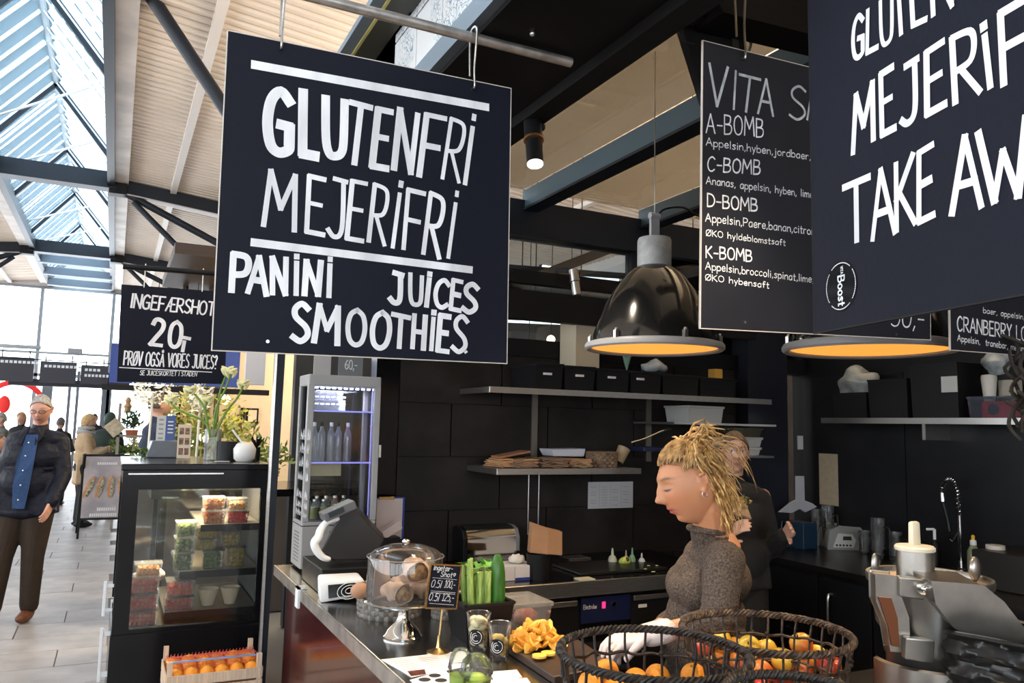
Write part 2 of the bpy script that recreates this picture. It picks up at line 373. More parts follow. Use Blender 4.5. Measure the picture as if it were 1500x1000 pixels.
def textline(g, s, fr, u0, v0, u1, v1, h, w, lift=0.001, slant=0.0, gap=0.16, jit=0.0, rnd=None, h1=None):
    """lay string s between baseline points (u0,v0)-(u1,v1), cap height h (h1 at the end), stroke width w"""
    rnd = rnd or random.Random(len(s)*7+3)
    tot = sum(GL[c][0]+gap for c in s)-gap
    B = Vector((u1-u0, v1-v0)); Ln = B.length; B = B/Ln; Nn = Vector((-B.y, B.x)); x = 0
    k = 0
    for c in s:
        wd, st = GL[c]
        jy = rnd.uniform(-jit, jit); js = 1+rnd.uniform(-jit, jit)
        for sm, pts in st:
            pp = catmull([(a, b, 0) for a, b in pts], 5) if sm else [Vector((a, b, 0)) for a, b in pts]
            if not sm: # split sharp strokes into segments so that corners stay crisp
                segs = [pp[i:i+2] for i in range(len(pp)-1)]
            else: segs = [pp]
            for sg in segs:
                k += 1
                out = []
                for p in sg:
                    t = (x+p.x)/tot; hh = h+((h1 if h1 else h)-h)*t
                    px = t*Ln+slant*p.y*hh; py = (p.y*js+jy)*hh
                    out.append((u0+B.x*px+Nn.x*py, v0+B.y*px+Nn.y*py))
                ribbon(g, out, w*(1+rnd.uniform(-.12, .12)), fr, lift+0.00005*(k % 6))
        x += wd+gap
    return g
class Plane:
    """board plane: origin o (world), unit axes a (right) and b (up); n faces the viewer"""
    def __init__(s, o, a, b):
        s.o = Vector(o); s.a = Vector(a).normalized(); s.b = Vector(b); s.b = (s.b-s.a*s.b.dot(s.a)).normalized(); s.n = s.a.cross(s.b)
        if s.n.dot(Vector((0, 0, CAMH))-s.o) < 0: s.n = -s.n
    def __call__(s, u, v, lift=0.0): return s.o+s.a*u+s.b*v+s.n*lift
    def uv(s, px, py):
        d = Vector((px-750)/FPX*_R-(py-500)/FPX*_U+_f); o = Vector((0, 0, CAMH)); t = (s.o-o).dot(s.n)/d.dot(s.n); q = o+d*t-s.o
        return q.dot(s.a), q.dot(s.b)
    def pxtext(s, g, txt, bl, br, tl, w, lift=0.001, **k):
        u0, v0 = s.uv(*bl); u1, v1 = s.uv(*br); ut, vt = s.uv(*tl)
        B = Vector((u1-u0, v1-v0)).normalized(); T = Vector((ut-u0, vt-v0)); h = abs(B.x*T.y-B.y*T.x); sl = T.dot(B)/h
        tr = k.pop('tr', None); h1 = None
        if tr:
            u2, v2 = s.uv(*tr); T2 = Vector((u2-u1, v2-v1)); h1 = abs(B.x*T2.y-B.y*T2.x)
        textline(g, txt, s, u0, v0, u1, v1, h, w, lift, slant=sl, h1=h1, **k)
    def pxline(s, g, p, q, w, lift=0.001):
        ribbon(g, [s.uv(*p), s.uv(*q)], w, s, lift)
# ================================================================ SETTING: market hall
FLOORM = mat('floor_stone', (0.36, 0.325, 0.31), 0.42, noise=0.22, nscale=3.0, bump=0.05, bscale=60)
GROUT = mat('floor_grout', (0.17, 0.16, 0.155), 0.8)
g = G().box((-9, -6, -0.10), (9, 30, -0.012)); floor = struct('floor', g, GROUT)
tmesh = {}
k = 0
for r in range(-2, 26):
    y = 3.2+r*0.42 if r < 24 else 3.2+r*0.42
    off = (r % 3)*0.31
    for c in range(-5, 1):
        x = -0.15+c*0.92+off
        if x > 0.35: continue
        if y < 2.6: continue
        if 'm' not in tmesh:
            tmesh['m'] = obj('tile', G().box((0, 0, -0.03), (0.912, 0.412, 0.0)), FLOORM, floor, bev=0.003); t = tmesh['m']
        else:
            t = tmesh['m'].copy(); COL.objects.link(t)
        t.location = (x-0.4, y, random.uniform(-0.001, 0.001))
# paving beyond: one mesh of the same slabs
g = G()
for r in range(26, 62):
    y = 3.2+r*0.42
    for c in range(-9, 6):
        x = -0.55+c*0.92+(r % 3)*0.31; g.box((x, y, -0.03), (x+0.912, y+0.412, 0))
for r in range(-22, -1):
    y = 3.2+r*0.42
    for c in range(-7, 3):
        x = -0.55+c*0.92+(r % 3)*0.31; g.box((x, y, -0.03), (x+0.912, y+0.412, 0))
for r in range(-1, 26):
    y = 3.2+r*0.42
    for c in range(-9, -5):
        x = -0.55+c*0.92+(r % 3)*0.31; g.box((x, y, -0.03), (x+0.912, y+0.412, 0))
o = obj('far_paving', g, FLOORM, floor, kind='stuff')

ROOFM = mat('beige_roof_sheet', (0.66, 0.56, 0.46), 0.55, noise=0.06, nscale=1.2)
ROOFL = mat('pale_purlin', (0.70, 0.64, 0.58), 0.5)
XC, HW, ZE, SL = -1.25, 0.9, 6.05, 0.097
def roofz(x): return ZE-SL*(abs(x-XC)-HW)
def roof_side(name, x0, x1):
    g = G(); ys = []; y = -6.0
    prof = []
    while y < 30:
        prof += [(y, 0), (y+0.07, 0), (y+0.09, 0.035), (y+0.15, 0.035)]; y += 0.17
    vs = []
    for (yy, dz) in prof:
        vs += [(x0, yy, roofz(x0)+dz), (x1, yy, roofz(x1)+dz)]
    g.add(vs, [(2*i, 2*i+2, 2*i+3, 2*i+1) for i in range(len(prof)-1)])
    for i in range(1): g.hexa([(x0, -6, roofz(x0)+.05), (x1, -6, roofz(x1)+.05), (x1, 30, roofz(x1)+.05), (x0, 30, roofz(x0)+.05)], [(x0, -6, roofz(x0)+.12), (x1, -6, roofz(x1)+.12), (x1, 30, roofz(x1)+.12), (x0, 30, roofz(x0)+.12)])
    return struct(name, g, ROOFM)
rr = roof_side('ceiling', XC+HW, 9.0)
rl = roof_side('ceiling', -9.0, XC-HW)
for xs, par in (((0.72, 2.75, 4.8, 6.8), rr), ((-3.3, -5.3, -7.3), rl)):
    for x in xs: obj('purlin', G().box((x-0.055, -6, roofz(x)-0.07), (x+0.055, 30, roofz(x)+0.01)), ROOFL, par)
# skylight kerbs and the pale service strip beside them
struct('trim_skylight_right', G().box((XC+HW-0.05, -6, 5.86), (XC+HW+0.07, 30, 6.12)), DKSTEEL)
struct('trim_skylight_left', G().box((XC-HW-0.07, -6, 5.86), (XC-HW+0.05, 30, 6.12)), DKSTEEL)
struct('trim_service_right', G().box((XC+HW+0.07, -6, 5.93), (XC+HW+0.30, 30, 6.0)), mat('service_strip', (0.60, 0.53, 0.47), 0.5, noise=0.2, nscale=2))
struct('trim_service_left', G().box((XC-HW-0.30, -6, 5.93), (XC-HW-0.07, 30, 6.0)), MATS['service_strip'])
# gabled glass lantern: panes and rafters, louvre blades hung beneath
RZ = 7.2
SKYG = glassy('skylight_glass', (0.82, 0.92, 0.98), 0.03, haze=0.05, hcol=(0.6, 0.78, 0.9))
LOUV = glassy('translucent_louvre', (1, 1, 1), 0.02, haze=0.80, hcol=(0.95, 0.97, 0.98))
BLADE = mat('white_louvre', (0.86, 0.90, 0.93), 0.5)
sky = bpy.data.objects.new('window_3', None); COL.objects.link(sky); sky['kind'] = 'structure'
for sgn in (-1, 1):
    n = 0; y = -5.9
    while y < 28:
        xe = XC+sgn*HW
        obj('pane', G().slab([(xe, y, 6.1), (XC, y, RZ), (XC, y+2.36, RZ), (xe, y+2.36, 6.1)], (0, 0, 0.012)), SKYG, sky); y += 2.4
y = -2.0; bl = {}
while y < 28.5:
    for sgn in (-1, 1):
        xe = XC+sgn*HW
        if sgn not in bl:
            o = obj('blade', G().slab([(xe, y, 6.02), (XC+sgn*0.03, y, RZ-0.12), (XC+sgn*0.03, y+0.20, RZ-0.06), (xe, y+0.20, 6.08)], (0, 0, -0.025)), LOUV, sky); bl[sgn] = (o, y)
        else:
            o = bl[sgn][0].copy(); COL.objects.link(o); o.location = (0, y-bl[sgn][1], 0)
    y += 0.52
for i in range(-1, 7):
    y = 4.0+i*3.65
    for sgn in (-1, 1): obj('rafter', G().bar((XC+sgn*HW, y, 6.02), (XC, y, RZ-0.05), 0.06, 0.07), DKSTEEL, sky)
obj('ridge', G().box((XC-0.05, -6, RZ-0.03), (XC+0.05, 30, RZ+0.06)), BLADE, sky)
for y in (5.2, 8.0, 12.5, 15.0, 19.5, 22.0):
    obj('stay_rod', G().tube([(XC-HW*.9, y+1.6, 6.1), (XC+0.7*HW, y, 6.3)], 0.022, 6), BLADE, sky)
# trusses
def truss(Y, n):
    t = thing('roof_truss', n, 'truss', (XC, Y, 5.4), 'steel roof trusses of the hall')
    obj('tie_beam', G().box((XC-HW-0.1, Y-0.11, 5.82), (XC+HW+0.1, Y+0.11, 6.12)).box((XC-HW-0.1, Y-0.16, 5.8), (XC+HW+0.1, Y+0.16, 5.83)), DKSTEEL, t)
    for s in (-1, 1):
        X = lambda d: XC+s*(HW+d)
        obj('top_chord', G().bar((X(0), Y, 5.9), (X(6.5), Y, 5.9-6.5*SL), 0.13, 0.26), DKSTEEL, t)
        obj('chord_flange', G().bar((X(0.1), Y, 5.76), (X(6.5), Y, 5.76-6.5*SL), 0.2, 0.02), mat('pale_flange', (0.5, 0.46, 0.44), 0.5), t)
        obj('bottom_tube', G().tube([(X(0.12), Y, 5.84), (X(3.6), Y, 5.84-3.6*.43)], 0.07, 10), DKSTEEL, t, smooth=True)
        obj('strut', G().tube([(X(0.4), Y-0.05, 5.62), (X(2.7), Y-0.05, 5.62-2.3*.93)], 0.055, 10), DKSTEEL, t, smooth=True)
        obj('gusset', G().box((X(-0.02), Y-0.13, 5.72), (X(0.28), Y+0.13, 5.98)), BLACK, t)
truss(16.2, 'second steel truss down the hall, dark tubes fanning from the skylight edge')
truss(23.5, 'farthest steel truss in the hall, just before the bright end window')
t = thing('roof_truss', 'nearest steel truss, thick dark tubes crossing the beige ceiling top left', 'truss', (XC, 8.9, 5.4), 'steel roof trusses of the hall')
def PY(x, y, Y): return P(x, y, 'y', Y)
obj('top_chord', G().bar(PY(225, -20, 8.9), PY(700, 135, 8.9), 0.16, 0.22), DKSTEEL, t)
obj('top_tube', G().tube([PY(290, -33, 8.9), PY(700, 100, 8.9)], 0.13, 14), DKSTEEL, t, smooth=True)
obj('bottom_tube', G().tube([PY(195, -45, 8.9), PY(440, 326, 8.9)], 0.075, 12), DKSTEEL, t, smooth=True)
obj('tie_beam', G().box((XC-HW-0.1, 8.79, 6.2), (XC+HW+0.1, 9.01, 6.5)), DKSTEEL, t)
# far end wall with its glazing
EW = G().box((-9, 30.0, 4.7+1.15), (9, 30.2, 7.6)); wf = struct('wall_far', EW, mat('end_gable', (0.55, 0.52, 0.5), 0.6))
gw = struct('window_1', G().box((-9, 30.0, 5.78), (9, 30.12, 5.86)), mat('pale_mullion', (0.25, 0.29, 0.32), 0.5))
MUL = mat('pale_mullion', (0.25, 0.29, 0.32), 0.5)
xm = [P(58, 480, 'y', 30).x, P(164, 480, 'y', 30).x]; dm = xm[1]-xm[0]
for i in range(-3, 5): obj('mullion', G().box((xm[0]+i*dm-0.05, 29.96, 0), (xm[0]+i*dm+0.05, 30.1, 5.8)), MUL, gw)
obj('transom', G().box((-9, 29.96, 2.9), (9, 30.1, 3.0)), MUL, gw)
ENDG = glassy('end_glass', (0.98, 0.99, 1.0), 0.03)
for i in range(-4, 4):
    for z0, z1 in ((0.1, 2.9), (3.05, 5.78)): obj('pane', G().box((i*2.26+0.05, 30.02, z0), (i*2.26+2.2, 30.03, z1)), ENDG, gw)
# steps of louvre beams under the far skylight end
for i, (y_, z_) in enumerate(((25.2, 5.85), (26.8, 5.78), (28.4, 5.7))):
    struct('trim_crossbeam_%d' % (i+1), G().box((XC-HW, y_, z_), (XC+HW, y_+0.25, z_+0.22)), mat('crossbeam_blue', (0.16, 0.20, 0.25), 0.5))
# left side of the hall: posts and glazing rail
wl = struct('wall_left', G().box((-9.2, -6, 0), (-9.0, 30, 0.9)).box((-9.2, -6, 4.6), (-9.0, 30, 5.4)), mat('hall_wall', (0.55, 0.52, 0.49), 0.6))
for y in range(-6, 31, 4): obj('post', G().box((-9.2, y-0.1, 0.9), (-9.0, y+0.1, 4.6)), DKSTEEL, wl)
# wall behind the camera, with a wide window
wb = struct('wall_behind', G().box((-9, -6.2, 0), (9, -6, 1.2)).box((-9, -6.2, 3.6), (9, -6, 6.4)).box((3.0, -6.2, 1.2), (9, -6, 3.6)), MATS['hall_wall'])
for x in range(-9, 10, 3): obj('post', G().box((x-0.1, -6.15, 1), (x+0.1, -6.02, 4.0)), DKSTEEL, wb)
wr = struct('wall_right', G().box((9, -6, 0), (9.2, 30, 5.2)), MATS['hall_wall'])

# ================================================================ SETTING: the juice stall
YB, XR, ZC = 4.05, 4.25, 0.93
PANEL = mat('dark_slate_panel', (0.020, 0.0165, 0.015), 0.5, spec=0.25, noise=0.35, nscale=4.5, bump=0.08, bscale=25)
PANEL2 = mat('charcoal_panel', (0.010, 0.0105, 0.012), 0.42, spec=0.3, noise=0.3, nscale=4)
wbk = struct('wall_back', G().box((1.34, YB+0.012, 0), (3.66, YB+0.12, 2.02)), BLACK)
z = 2.02; r = 0
while z > 0.05:
    z0 = max(z-0.285, 0.0)
    x = 1.345 - (0.3 if r % 2 else 0)
    while x < 3.65:
        a, b = max(x, 1.345), min(x+0.596, 3.655)
        if b-a > 0.03: obj('panel', G().box((a, YB-0.006+random.uniform(-.001, .001), z0+0.004), (b-0.004, YB+0.014, z)), PANEL, wbk)
        x += 0.6
    z = z0; r += 1
# black band left of the wall
struct('trim_1', G().box((1.215, YB+0.0, 0), (1.34, YB+0.10, 2.9)), BLACK_GLOSS)
# corner column
struct('trim_column', G().box((3.66, 3.92, 0), (3.98, 4.2, 2.95)).box((3.62, 3.90, 0), (3.68, 3.96, 2.95)), mat('column_blue_black', (0.010, 0.012, 0.020), 0.35))
wrs = struct('wall_stall_right', G().box((XR+0.012, -0.5, 0), (XR+0.12, YB+0.1, 2.9)), BLACK)
for i, y in enumerate((-0.4, 0.82, 2.04, 3.26)):
    obj('panel', G().box((XR, y, 0.0), (XR+0.014, min(y+1.214, YB), 2.0)), PANEL2, wrs)
# upper windows behind the back wall
GL_BACK = glassy('window_glass', (0.82, 0.86, 0.88), 0.16)
w2 = struct('window_2', G().box((1.3, YB-0.03, 2.72), (4.3, YB+0.08, 2.86)), DKSTEEL)
obj('sill', G().box((1.3, YB-0.02, 2.02), (4.3, YB+0.10, 2.12)), BLACK, w2)
for x in (1.32, 2.82, 4.2): obj('mullion', G().box((x, YB, 2.1), (x+0.07, YB+0.07, 2.74)), DKSTEEL, w2)
for a, b in ((1.39, 2.82), (2.89, 4.2)): obj('pane', G().box((a, YB+0.03, 2.12), (b, YB+0.036, 2.72)), GL_BACK, w2)
# glass canopy above the kitchen and its beams
CAN = struct('ceiling_glass_canopy', G().box((1.14, YB-0.03, 2.86), (4.3, YB+0.05, 2.93)), DKSTEEL)
for x in (2.05, 2.87, 3.7): obj('beam', G().box((x, 0.2, 2.88), (x+0.075, YB, 2.99)), BLUSTEEL, CAN); 
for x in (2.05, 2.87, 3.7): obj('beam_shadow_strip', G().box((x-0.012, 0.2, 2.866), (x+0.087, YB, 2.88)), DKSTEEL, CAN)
CANG = glassy('canopy_glass', (0.92, 0.92, 0.88), 0.12, haze=0.16, hcol=(0.75, 0.68, 0.56))
for a, b in ((1.21, 2.05), (2.125, 2.87), (2.945, 3.7), (3.775, 4.3)):
    obj('pane', G().box((a, 0.2, 2.995), (b, YB, 3.003)), CANG, CAN)
# black fascia soffit over the counter front, printed tile panel above
sf = struct('ceiling_soffit', G().box((0.80, -1.5, 2.655), (1.135, 4.3, 2.685)), SOFF)
obj('soffit_rail', G().box((1.135, -1.5, 2.62), (1.21, 4.3, 2.78)), SOFF, sf)
obj('edge_strip', G().box((0.772, -1.5, 2.67), (0.80, 4.3, 2.735)), mat('strip_grey', (0.16, 0.19, 0.22), 0.35, 0.4), sf)
obj('soffit_bolt', G().ball(P(780, 49, 'z', 2.652), 0.008), STEEL, sf, smooth=True)
pc = P(580, 60, 'x', 0.81)
def tile_print():
    m = bpy.data.materials.new('printed_white_tile'); m.use_nodes = True; nt = m.node_tree; b = nt.nodes['Principled BSDF']; b.inputs['Roughness'].default_value = 0.25
    co = nt.nodes.new('ShaderNodeTexCoord'); v = nt.nodes.new('ShaderNodeTexNoise'); v.inputs['Scale'].default_value = 9; v.inputs['Detail'].default_value = 2
    wv = nt.nodes.new('ShaderNodeTexVoronoi'); wv.feature = 'DISTANCE_TO_EDGE'; wv.inputs['Scale'].default_value = 11
    ad = nt.nodes.new('ShaderNodeVectorMath'); ad.operation = 'ADD'; nt.links.new(co.outputs['Object'], ad.inputs[0]); nt.links.new(v.outputs['Color'], ad.inputs[1]); nt.links.new(ad.outputs[0], wv.inputs['Vector']); nt.links.new(co.outputs['Object'], v.inputs['Vector'])
    r1 = nt.nodes.new('ShaderNodeValToRGB'); r1.color_ramp.elements[0].position = 0.03; r1.color_ramp.elements[0].color = (0.22, 0.33, 0.42, 1); r1.color_ramp.elements[1].position = 0.075; r1.color_ramp.elements[1].color = (0.74, 0.76, 0.77, 1)
    nt.links.new(wv.outputs['Distance'], r1.inputs[0])
    mk = nt.nodes.new('ShaderNodeTexNoise'); mk.inputs['Scale'].default_value = 2.6; nt.links.new(co.outputs['Object'], mk.inputs['Vector'])
    r2 = nt.nodes.new('ShaderNodeValToRGB'); r2.color_ramp.elements[0].position = 0.44; r2.color_ramp.elements[1].position = 0.50; nt.links.new(mk.outputs['Fac'], r2.inputs[0])
    mx = nt.nodes.new('ShaderNodeMix'); mx.data_type = 'RGBA'; nt.links.new(r2.outputs[0], mx.inputs[0]); mx.inputs[6].default_value = (0.74, 0.76, 0.77, 1); nt.links.new(r1.outputs[0], mx.inputs[7])
    nt.links.new(mx.outputs[2], b.inputs['Base Color']); return m
TP = tile_print()
fp = struct('wall_fascia', G().box((0.82, -1.5, 2.73), (1.13, pc.y, 3.75)), mat('fascia_core', (0.06, 0.06, 0.065), 0.6))
zz = 2.737
while zz < 3.70:
    y = pc.y
    while y > -1.2:
        obj('tile', G().box((0.808, y-0.227, zz), (0.825, y, zz+0.227)), TP, fp, bev=0.0015); y -= 0.235
    zz += 0.235
# gutter edge running behind the hanging tube
a = P(502, 82, 'z', 3.0); b = P(600, -40, 'z', 3.0)
d = Vector((0, 1, 0))
struct('trim_gutter', G().box((a.x-0.02, -0.5, 2.99), (a.x+0.02, a.y+0.2, 3.015)), mat('strip_grey', (0.16, 0.19, 0.22), 0.35, 0.4))
struct('trim_gutter_lip', G().box((a.x+0.02, -0.5, 2.985), (a.x+0.03, a.y+0.2, 3.0)), mat('yellow_lip', (0.45, 0.38, 0.12), 0.5))
struct('trim_gutter_inner', G().box((a.x+0.03, -0.5, 3.0), (a.x+0.20, a.y+0.3, 3.12)), mat('olive_dark', (0.045, 0.045, 0.035), 0.5))
struct('trim_gutter_end', G().box((a.x+0.20, 2.45, 3.0), (0.80, 3.0, 3.3)), DKSTEEL)
# dark beam in front, above the menu boards
struct('trim_beam_front', G().slab([P(1040, -20, 'y', 1.72), P(1060, 18, 'y', 1.72), P(1260, 68, 'y', 1.72), P(1260, -30, 'y', 1.72)], (0, 0.12, 0)), SOFF)
struct('trim_hanger_post', G().slab([P(975, -40, 'y', 1.85), P(1034, 150, 'y', 1.85), P(1082, 150, 'y', 1.85), P(1062, -40, 'y', 1.85)], (0, 0.03, 0)), BLACK)
struct('trim_hanger_bar', G().slab([P(1073, -10, 'y', 1.95), P(1090, 130, 'y', 1.95), P(1100, 130, 'y', 1.95), P(1082, -10, 'y', 1.95)], (0, 0.03, 0)), BLACK)
# stall post with a bright metal edge
pt = P(417, 515, 'x', 0.74)
struct('trim_post', G().hexa([(0.715, 4.20, 0), (0.755, 4.20, 0), (0.755, 4.24, 0), (0.715, 4.24, 0)], [(0.735, 4.2, 2.5), (0.775, 4.2, 2.5), (0.775, 4.24, 2.5), (0.735, 4.24, 2.5)]), DKSTEEL)
struct('trim_post_edge', G().box((0.715, 4.18, 0), (0.728, 4.20, 2.5)), STEEL)

# counter: L-shaped steel top, dark red gloss front
REDWOOD = mat('dark_red_gloss_wood', (0.045, 0.005, 0.005), 0.22, noise=0.45, nscale=9, stretch=(1, 6, 0.5), coat=0.4)
ct = thing('counter', 'L-shaped serving counter with stainless steel top and dark red glossy front', 'counter', (1.0, 2.5, 0))
obj('worktop', G().add([(0.745, 4.03, ZC-0.035), (0.745, 0.75, ZC-0.035), (3.3, 0.75, ZC-0.035), (3.3, 1.72, ZC-0.035), (1.335, 1.72, ZC-0.035), (1.335, 4.03, ZC-0.035),
                     (0.745, 4.03, ZC), (0.745, 0.75, ZC), (3.3, 0.75, ZC), (3.3, 1.72, ZC), (1.335, 1.72, ZC), (1.335, 4.03, ZC)],
                    [(0, 1, 2, 3, 4, 5)[::-1], (6, 7, 8, 9, 10, 11)]+[(i, (i+1) % 6, (i+1) % 6+6, i+6) for i in range(6)]), STEEL_TOP, ct, bev=0.004)
obj('edge_band', G().box((0.738, 0.75, ZC-0.045), (0.745, 4.03, ZC+0.001)), mat('worn_edge', (0.42, 0.38, 0.34), 0.35, 0.9, noise=0.3, nscale=12), ct)
obj('front_panel', G().box((0.80, 0.82, 0.08), (0.83, 4.0, ZC-0.035)), REDWOOD, ct)
obj('plinth', G().box((0.84, 0.86, 0), (0.87, 4.0, 0.09)), BLACK, ct)
obj('end_panel', G().box((0.80, 4.0, 0), (1.33, 4.02, ZC-0.035)), BLACK, ct)
obj('inner_panel', G().box((1.30, 1.68, 0), (1.33, 4.0, ZC-0.035)), BLACK_PL, ct)
obj('front_panel', G().box((0.83, 0.82, 0.08), (3.28, 0.85, ZC-0.035)), REDWOOD, ct)
obj('inner_panel', G().box((1.33, 1.66, 0.0), (3.28, 1.68, ZC-0.035)), BLACK_PL, ct)
q = P(437, 868, 'x', 0.735); obj('ticket_clip', G().box((0.728, q.y-0.028, ZC-0.075), (0.738, q.y+0.028, ZC+0.008)).box((0.728, q.y-0.028, ZC+0.001), (0.765, q.y+0.028, ZC+0.008)), WHITE, ct, label='white clip on the steel edge')

# back work counter with fridge fronts
bc = thing('back_counter', 'black-topped steel work counter with undercounter fridges below the shelves', 'counter', (2.0, 3.7, 0))
obj('worktop', G().box((1.37, 3.33, 0.885), (2.95, YB-0.006, 0.90)), BLACK_GLOSS, bc, bev=0.002)
obj('front_edge', G().box((1.37, 3.315, 0.83), (2.95, 3.345, 0.899)), STEEL, bc, bev=0.003)
obj('carcass', G().box((1.38, 3.40, 0.06), (2.93, YB-0.01, 0.885)), BLACK, bc)
x0 = 1.40
dl = P(660, 880, 'y', 3.37).x; d1 = P(850, 880, 'y', 3.37).x; d2 = P(922, 880, 'y', 3.37).x
dr = obj('door', G().box((1.39, 3.365, 0.10), (d1-0.006, 3.40, 0.80)), BLACK_PL, bc, bev=0.003)
obj('handle', G().box((1.45, 3.345, 0.78), (d1-0.03, 3.365, 0.805)), STEEL, dr, bev=0.003)
dr = obj('door', G().box((d2+0.006, 3.365, 0.10), (2.92, 3.40, 0.80)), BLACK_PL, bc, bev=0.003)
obj('handle', G().box((d2+0.01, 3.345, 0.78), (2.85, 3.365, 0.805)), STEEL, dr, bev=0.003)
ll = P(940, 887, 'y', 3.364); obj('name_tag', G().box((ll.x-0.02, 3.362, ll.z-0.008), (ll.x+0.03, 3.365, ll.z+0.008)), WHITE, dr)
cp = obj('control_panel', G().box((d1, 3.36, 0.69), (d2, 3.40, 0.81)), mat('navy_panel', (0.008, 0.014, 0.06), 0.35), bc, bev=0.003)
g = G(); pl = Plane((d1, 3.358, 0.69), (1, 0, 0), (0, 0, 1)); textline(g, 'Electrolux', pl, 0.012, 0.068, 0.085, 0.068, 0.02, 0.0025, 0.0005); obj('lettering', g, CHALK, cp)
obj('display', G().box((d1+0.118, 3.356, 0.755), (d1+0.135, 3.361, 0.785)), mat('red_led', (0.5, 0.0, 0.02), 0.4, emit=(1.0, 0.02, 0.12), estr=2.0), cp, label='small glowing red digit display')
obj('dial', G().lathe([(0.0, -0.004), (0.010, -0.004), (0.012, 0.004)], (0, 0, 0), 12), STEEL, cp, smooth=True)
dd = [c for c in cp.children if c.name.startswith('dial')][0]; dd.location = Vector((d1+0.185, 3.356, 0.77))-root_loc(cp); dd.rotation_euler = (R_(90), 0, 0)
for v in dd.data.vertices: v.co += root_loc(cp)
g = G()
for i in range(9): g.box((d1+0.006, 3.372, 0.60-i*0.06+0.03), (d2-0.006, 3.38, 0.60-i*0.06+0.055))
obj('vent_grille', g, mat('grille', (0.02, 0.02, 0.022), 0.4), bc, kind='stuff')

# right-hand work counter along the wall
rc = thing('side_counter', 'dark work counter with cupboard doors along the right wall', 'counter', (3.85, 2.9, 0))
obj('worktop', G().box((3.50, 1.6, 0.87), (XR-.003, YB-0.16, 0.90)), mat('dark_worktop', (0.010, 0.009, 0.009), 0.3, spec=0.3, noise=0.2, nscale=6), rc, bev=0.003)
obj('carcass', G().box((3.56, 1.65, 0.08), (XR-.003, YB-0.17, 0.87)), BLACK, rc)
CUP = mat('charcoal_cupboard', (0.009, 0.010, 0.013), 0.38, spec=0.3)
yy = [3.90, 3.28, 2.93, 2.3, 1.7]
for i in range(4):
    dr = obj('door', G().box((3.535, yy[i+1]+0.006, 0.12), (3.56, yy[i]-0.006, 0.84)), CUP, rc, bev=0.003)
    hy = yy[i+1]+0.18 if i == 0 else yy[i]-0.1
    hz = 0.52 if i == 0 else 0.66
    if i == 0: obj('handle', G().tube([(3.535, hy+0.04, hz), (3.51, hy+0.03, hz), (3.51, hy-0.03, hz), (3.535, hy-0.04, hz)], 0.007, 6), BLACK_PL, dr)
    else: obj('handle', G().tube(catmull([(3.535, hy, hz+0.10), (3.50, hy, hz+0.085), (3.50, hy, hz-0.085), (3.535, hy, hz-0.10)], 5), 0.007, 8), STEEL, dr, smooth=True)
# ================================================================ HANGING BOARDS with painted lettering
def board(name, label, cat, o, a, b, W, H, m=BOARD, th=0.006, edge=EDGE, group=None):
    pl = Plane(o, a, b)
    t = thing(name, label, cat, pl.o, group)
    n = pl.n
    c = [pl(0, 0), pl(W, 0), pl(W, H), pl(0, H)]
    obj('panel', G().slab([p-n*th for p in c], n*th), m, t)
    g = G(); e = 0.0022
    for (u0, v0, u1, v1) in ((-e, -e, 0, H+e), (W, -e, W+e, H+e), (0, -e, W, 0), (0, H, W, H+e)):
        q = [pl(u0, v0), pl(u1, v0), pl(u1, v1), pl(u0, v1)]; g.slab([p-n*th for p in q], n*(th+0.0003))
    obj('edge_band', g, edge, t)
    return t, pl
def letters(pl, t, rows, w, m=PAINT, name='lettering', lift=0.0006):
    """rows: (glyph, baseline-left, baseline-right, top-left[, width factor]) per painted letter"""
    g = G(); rnd = random.Random(5)
    for i, r in enumerate(rows):
        ch, bl, br, tl = r[:4]; f = r[4] if len(r) > 4 else 1
        if ch == 'ı': br = (bl[0]+1.2, bl[1])
        gg = dict(jit=0.0, rnd=rnd)
        pl.pxtext(g, ch, bl, br, tl, w*f, lift+0.0004*(i % 2), **gg)
    o = obj(name, g, m, t); return o
gs, gp = board('hanging_sign', 'black hanging board painted with gluten-free, dairy-free, panini, juices and smoothies in white', 'sign',
               (0.183, 1.855, 1.773), (0.9996, -0.0254, 0.0128), (-0.0131, -0.0083, 0.9999), 0.711, 0.73, group='painted boards hanging round the juice stall')
letters(gp, gs, [('G', (391, 219), (427, 228), (393, 129), 1.1), ('L', (443, 225), (463, 229), (444, 134), 1.1), ('U', (476, 226), (504, 231), (477, 143), 1.1), ('T', (504, 236), (534, 243), (514, 150), .72),
  ('E', (545, 243), (567, 247), (554, 160), .8), ('N', (577, 247), (603, 254), (586, 160), .8), ('F', (614, 257), (642, 262), (625, 168), .7), ('R', (648, 261), (672, 267), (661, 174), .5), ('ı', (680.5, 269), 0, (694, 169), .55)], 0.0205)
letters(gp, gs, [('M', (386, 330), (431, 338), (393, 249)), ('E', (449, 339), (474, 344), (453, 258)), ('J', (480, 344), (504, 350), (484, 260)), ('E', (508, 349), (531, 353), (516, 265)), ('R', (540, 353), (563, 359), (549, 270)),
  ('ı', (574.5, 362), 0, (587, 267)), ('F', (591, 364), (615, 369), (598, 278)), ('R', (620, 371), (643, 378), (631, 283)), ('ı', (656, 377), 0, (669, 281))], 0.0112)
letters(gp, gs, [('P', (339, 426), (363, 428), (342, 372)), ('A', (363, 428), (390, 432), (366, 374)), ('N', (399, 430), (419, 431), (399, 377)), ('ı', (433, 431), 0, (434, 374)), ('N', (446, 431), (467, 432), (449, 382)), ('ı', (481, 434), 0, (483, 378))], 0.0135)
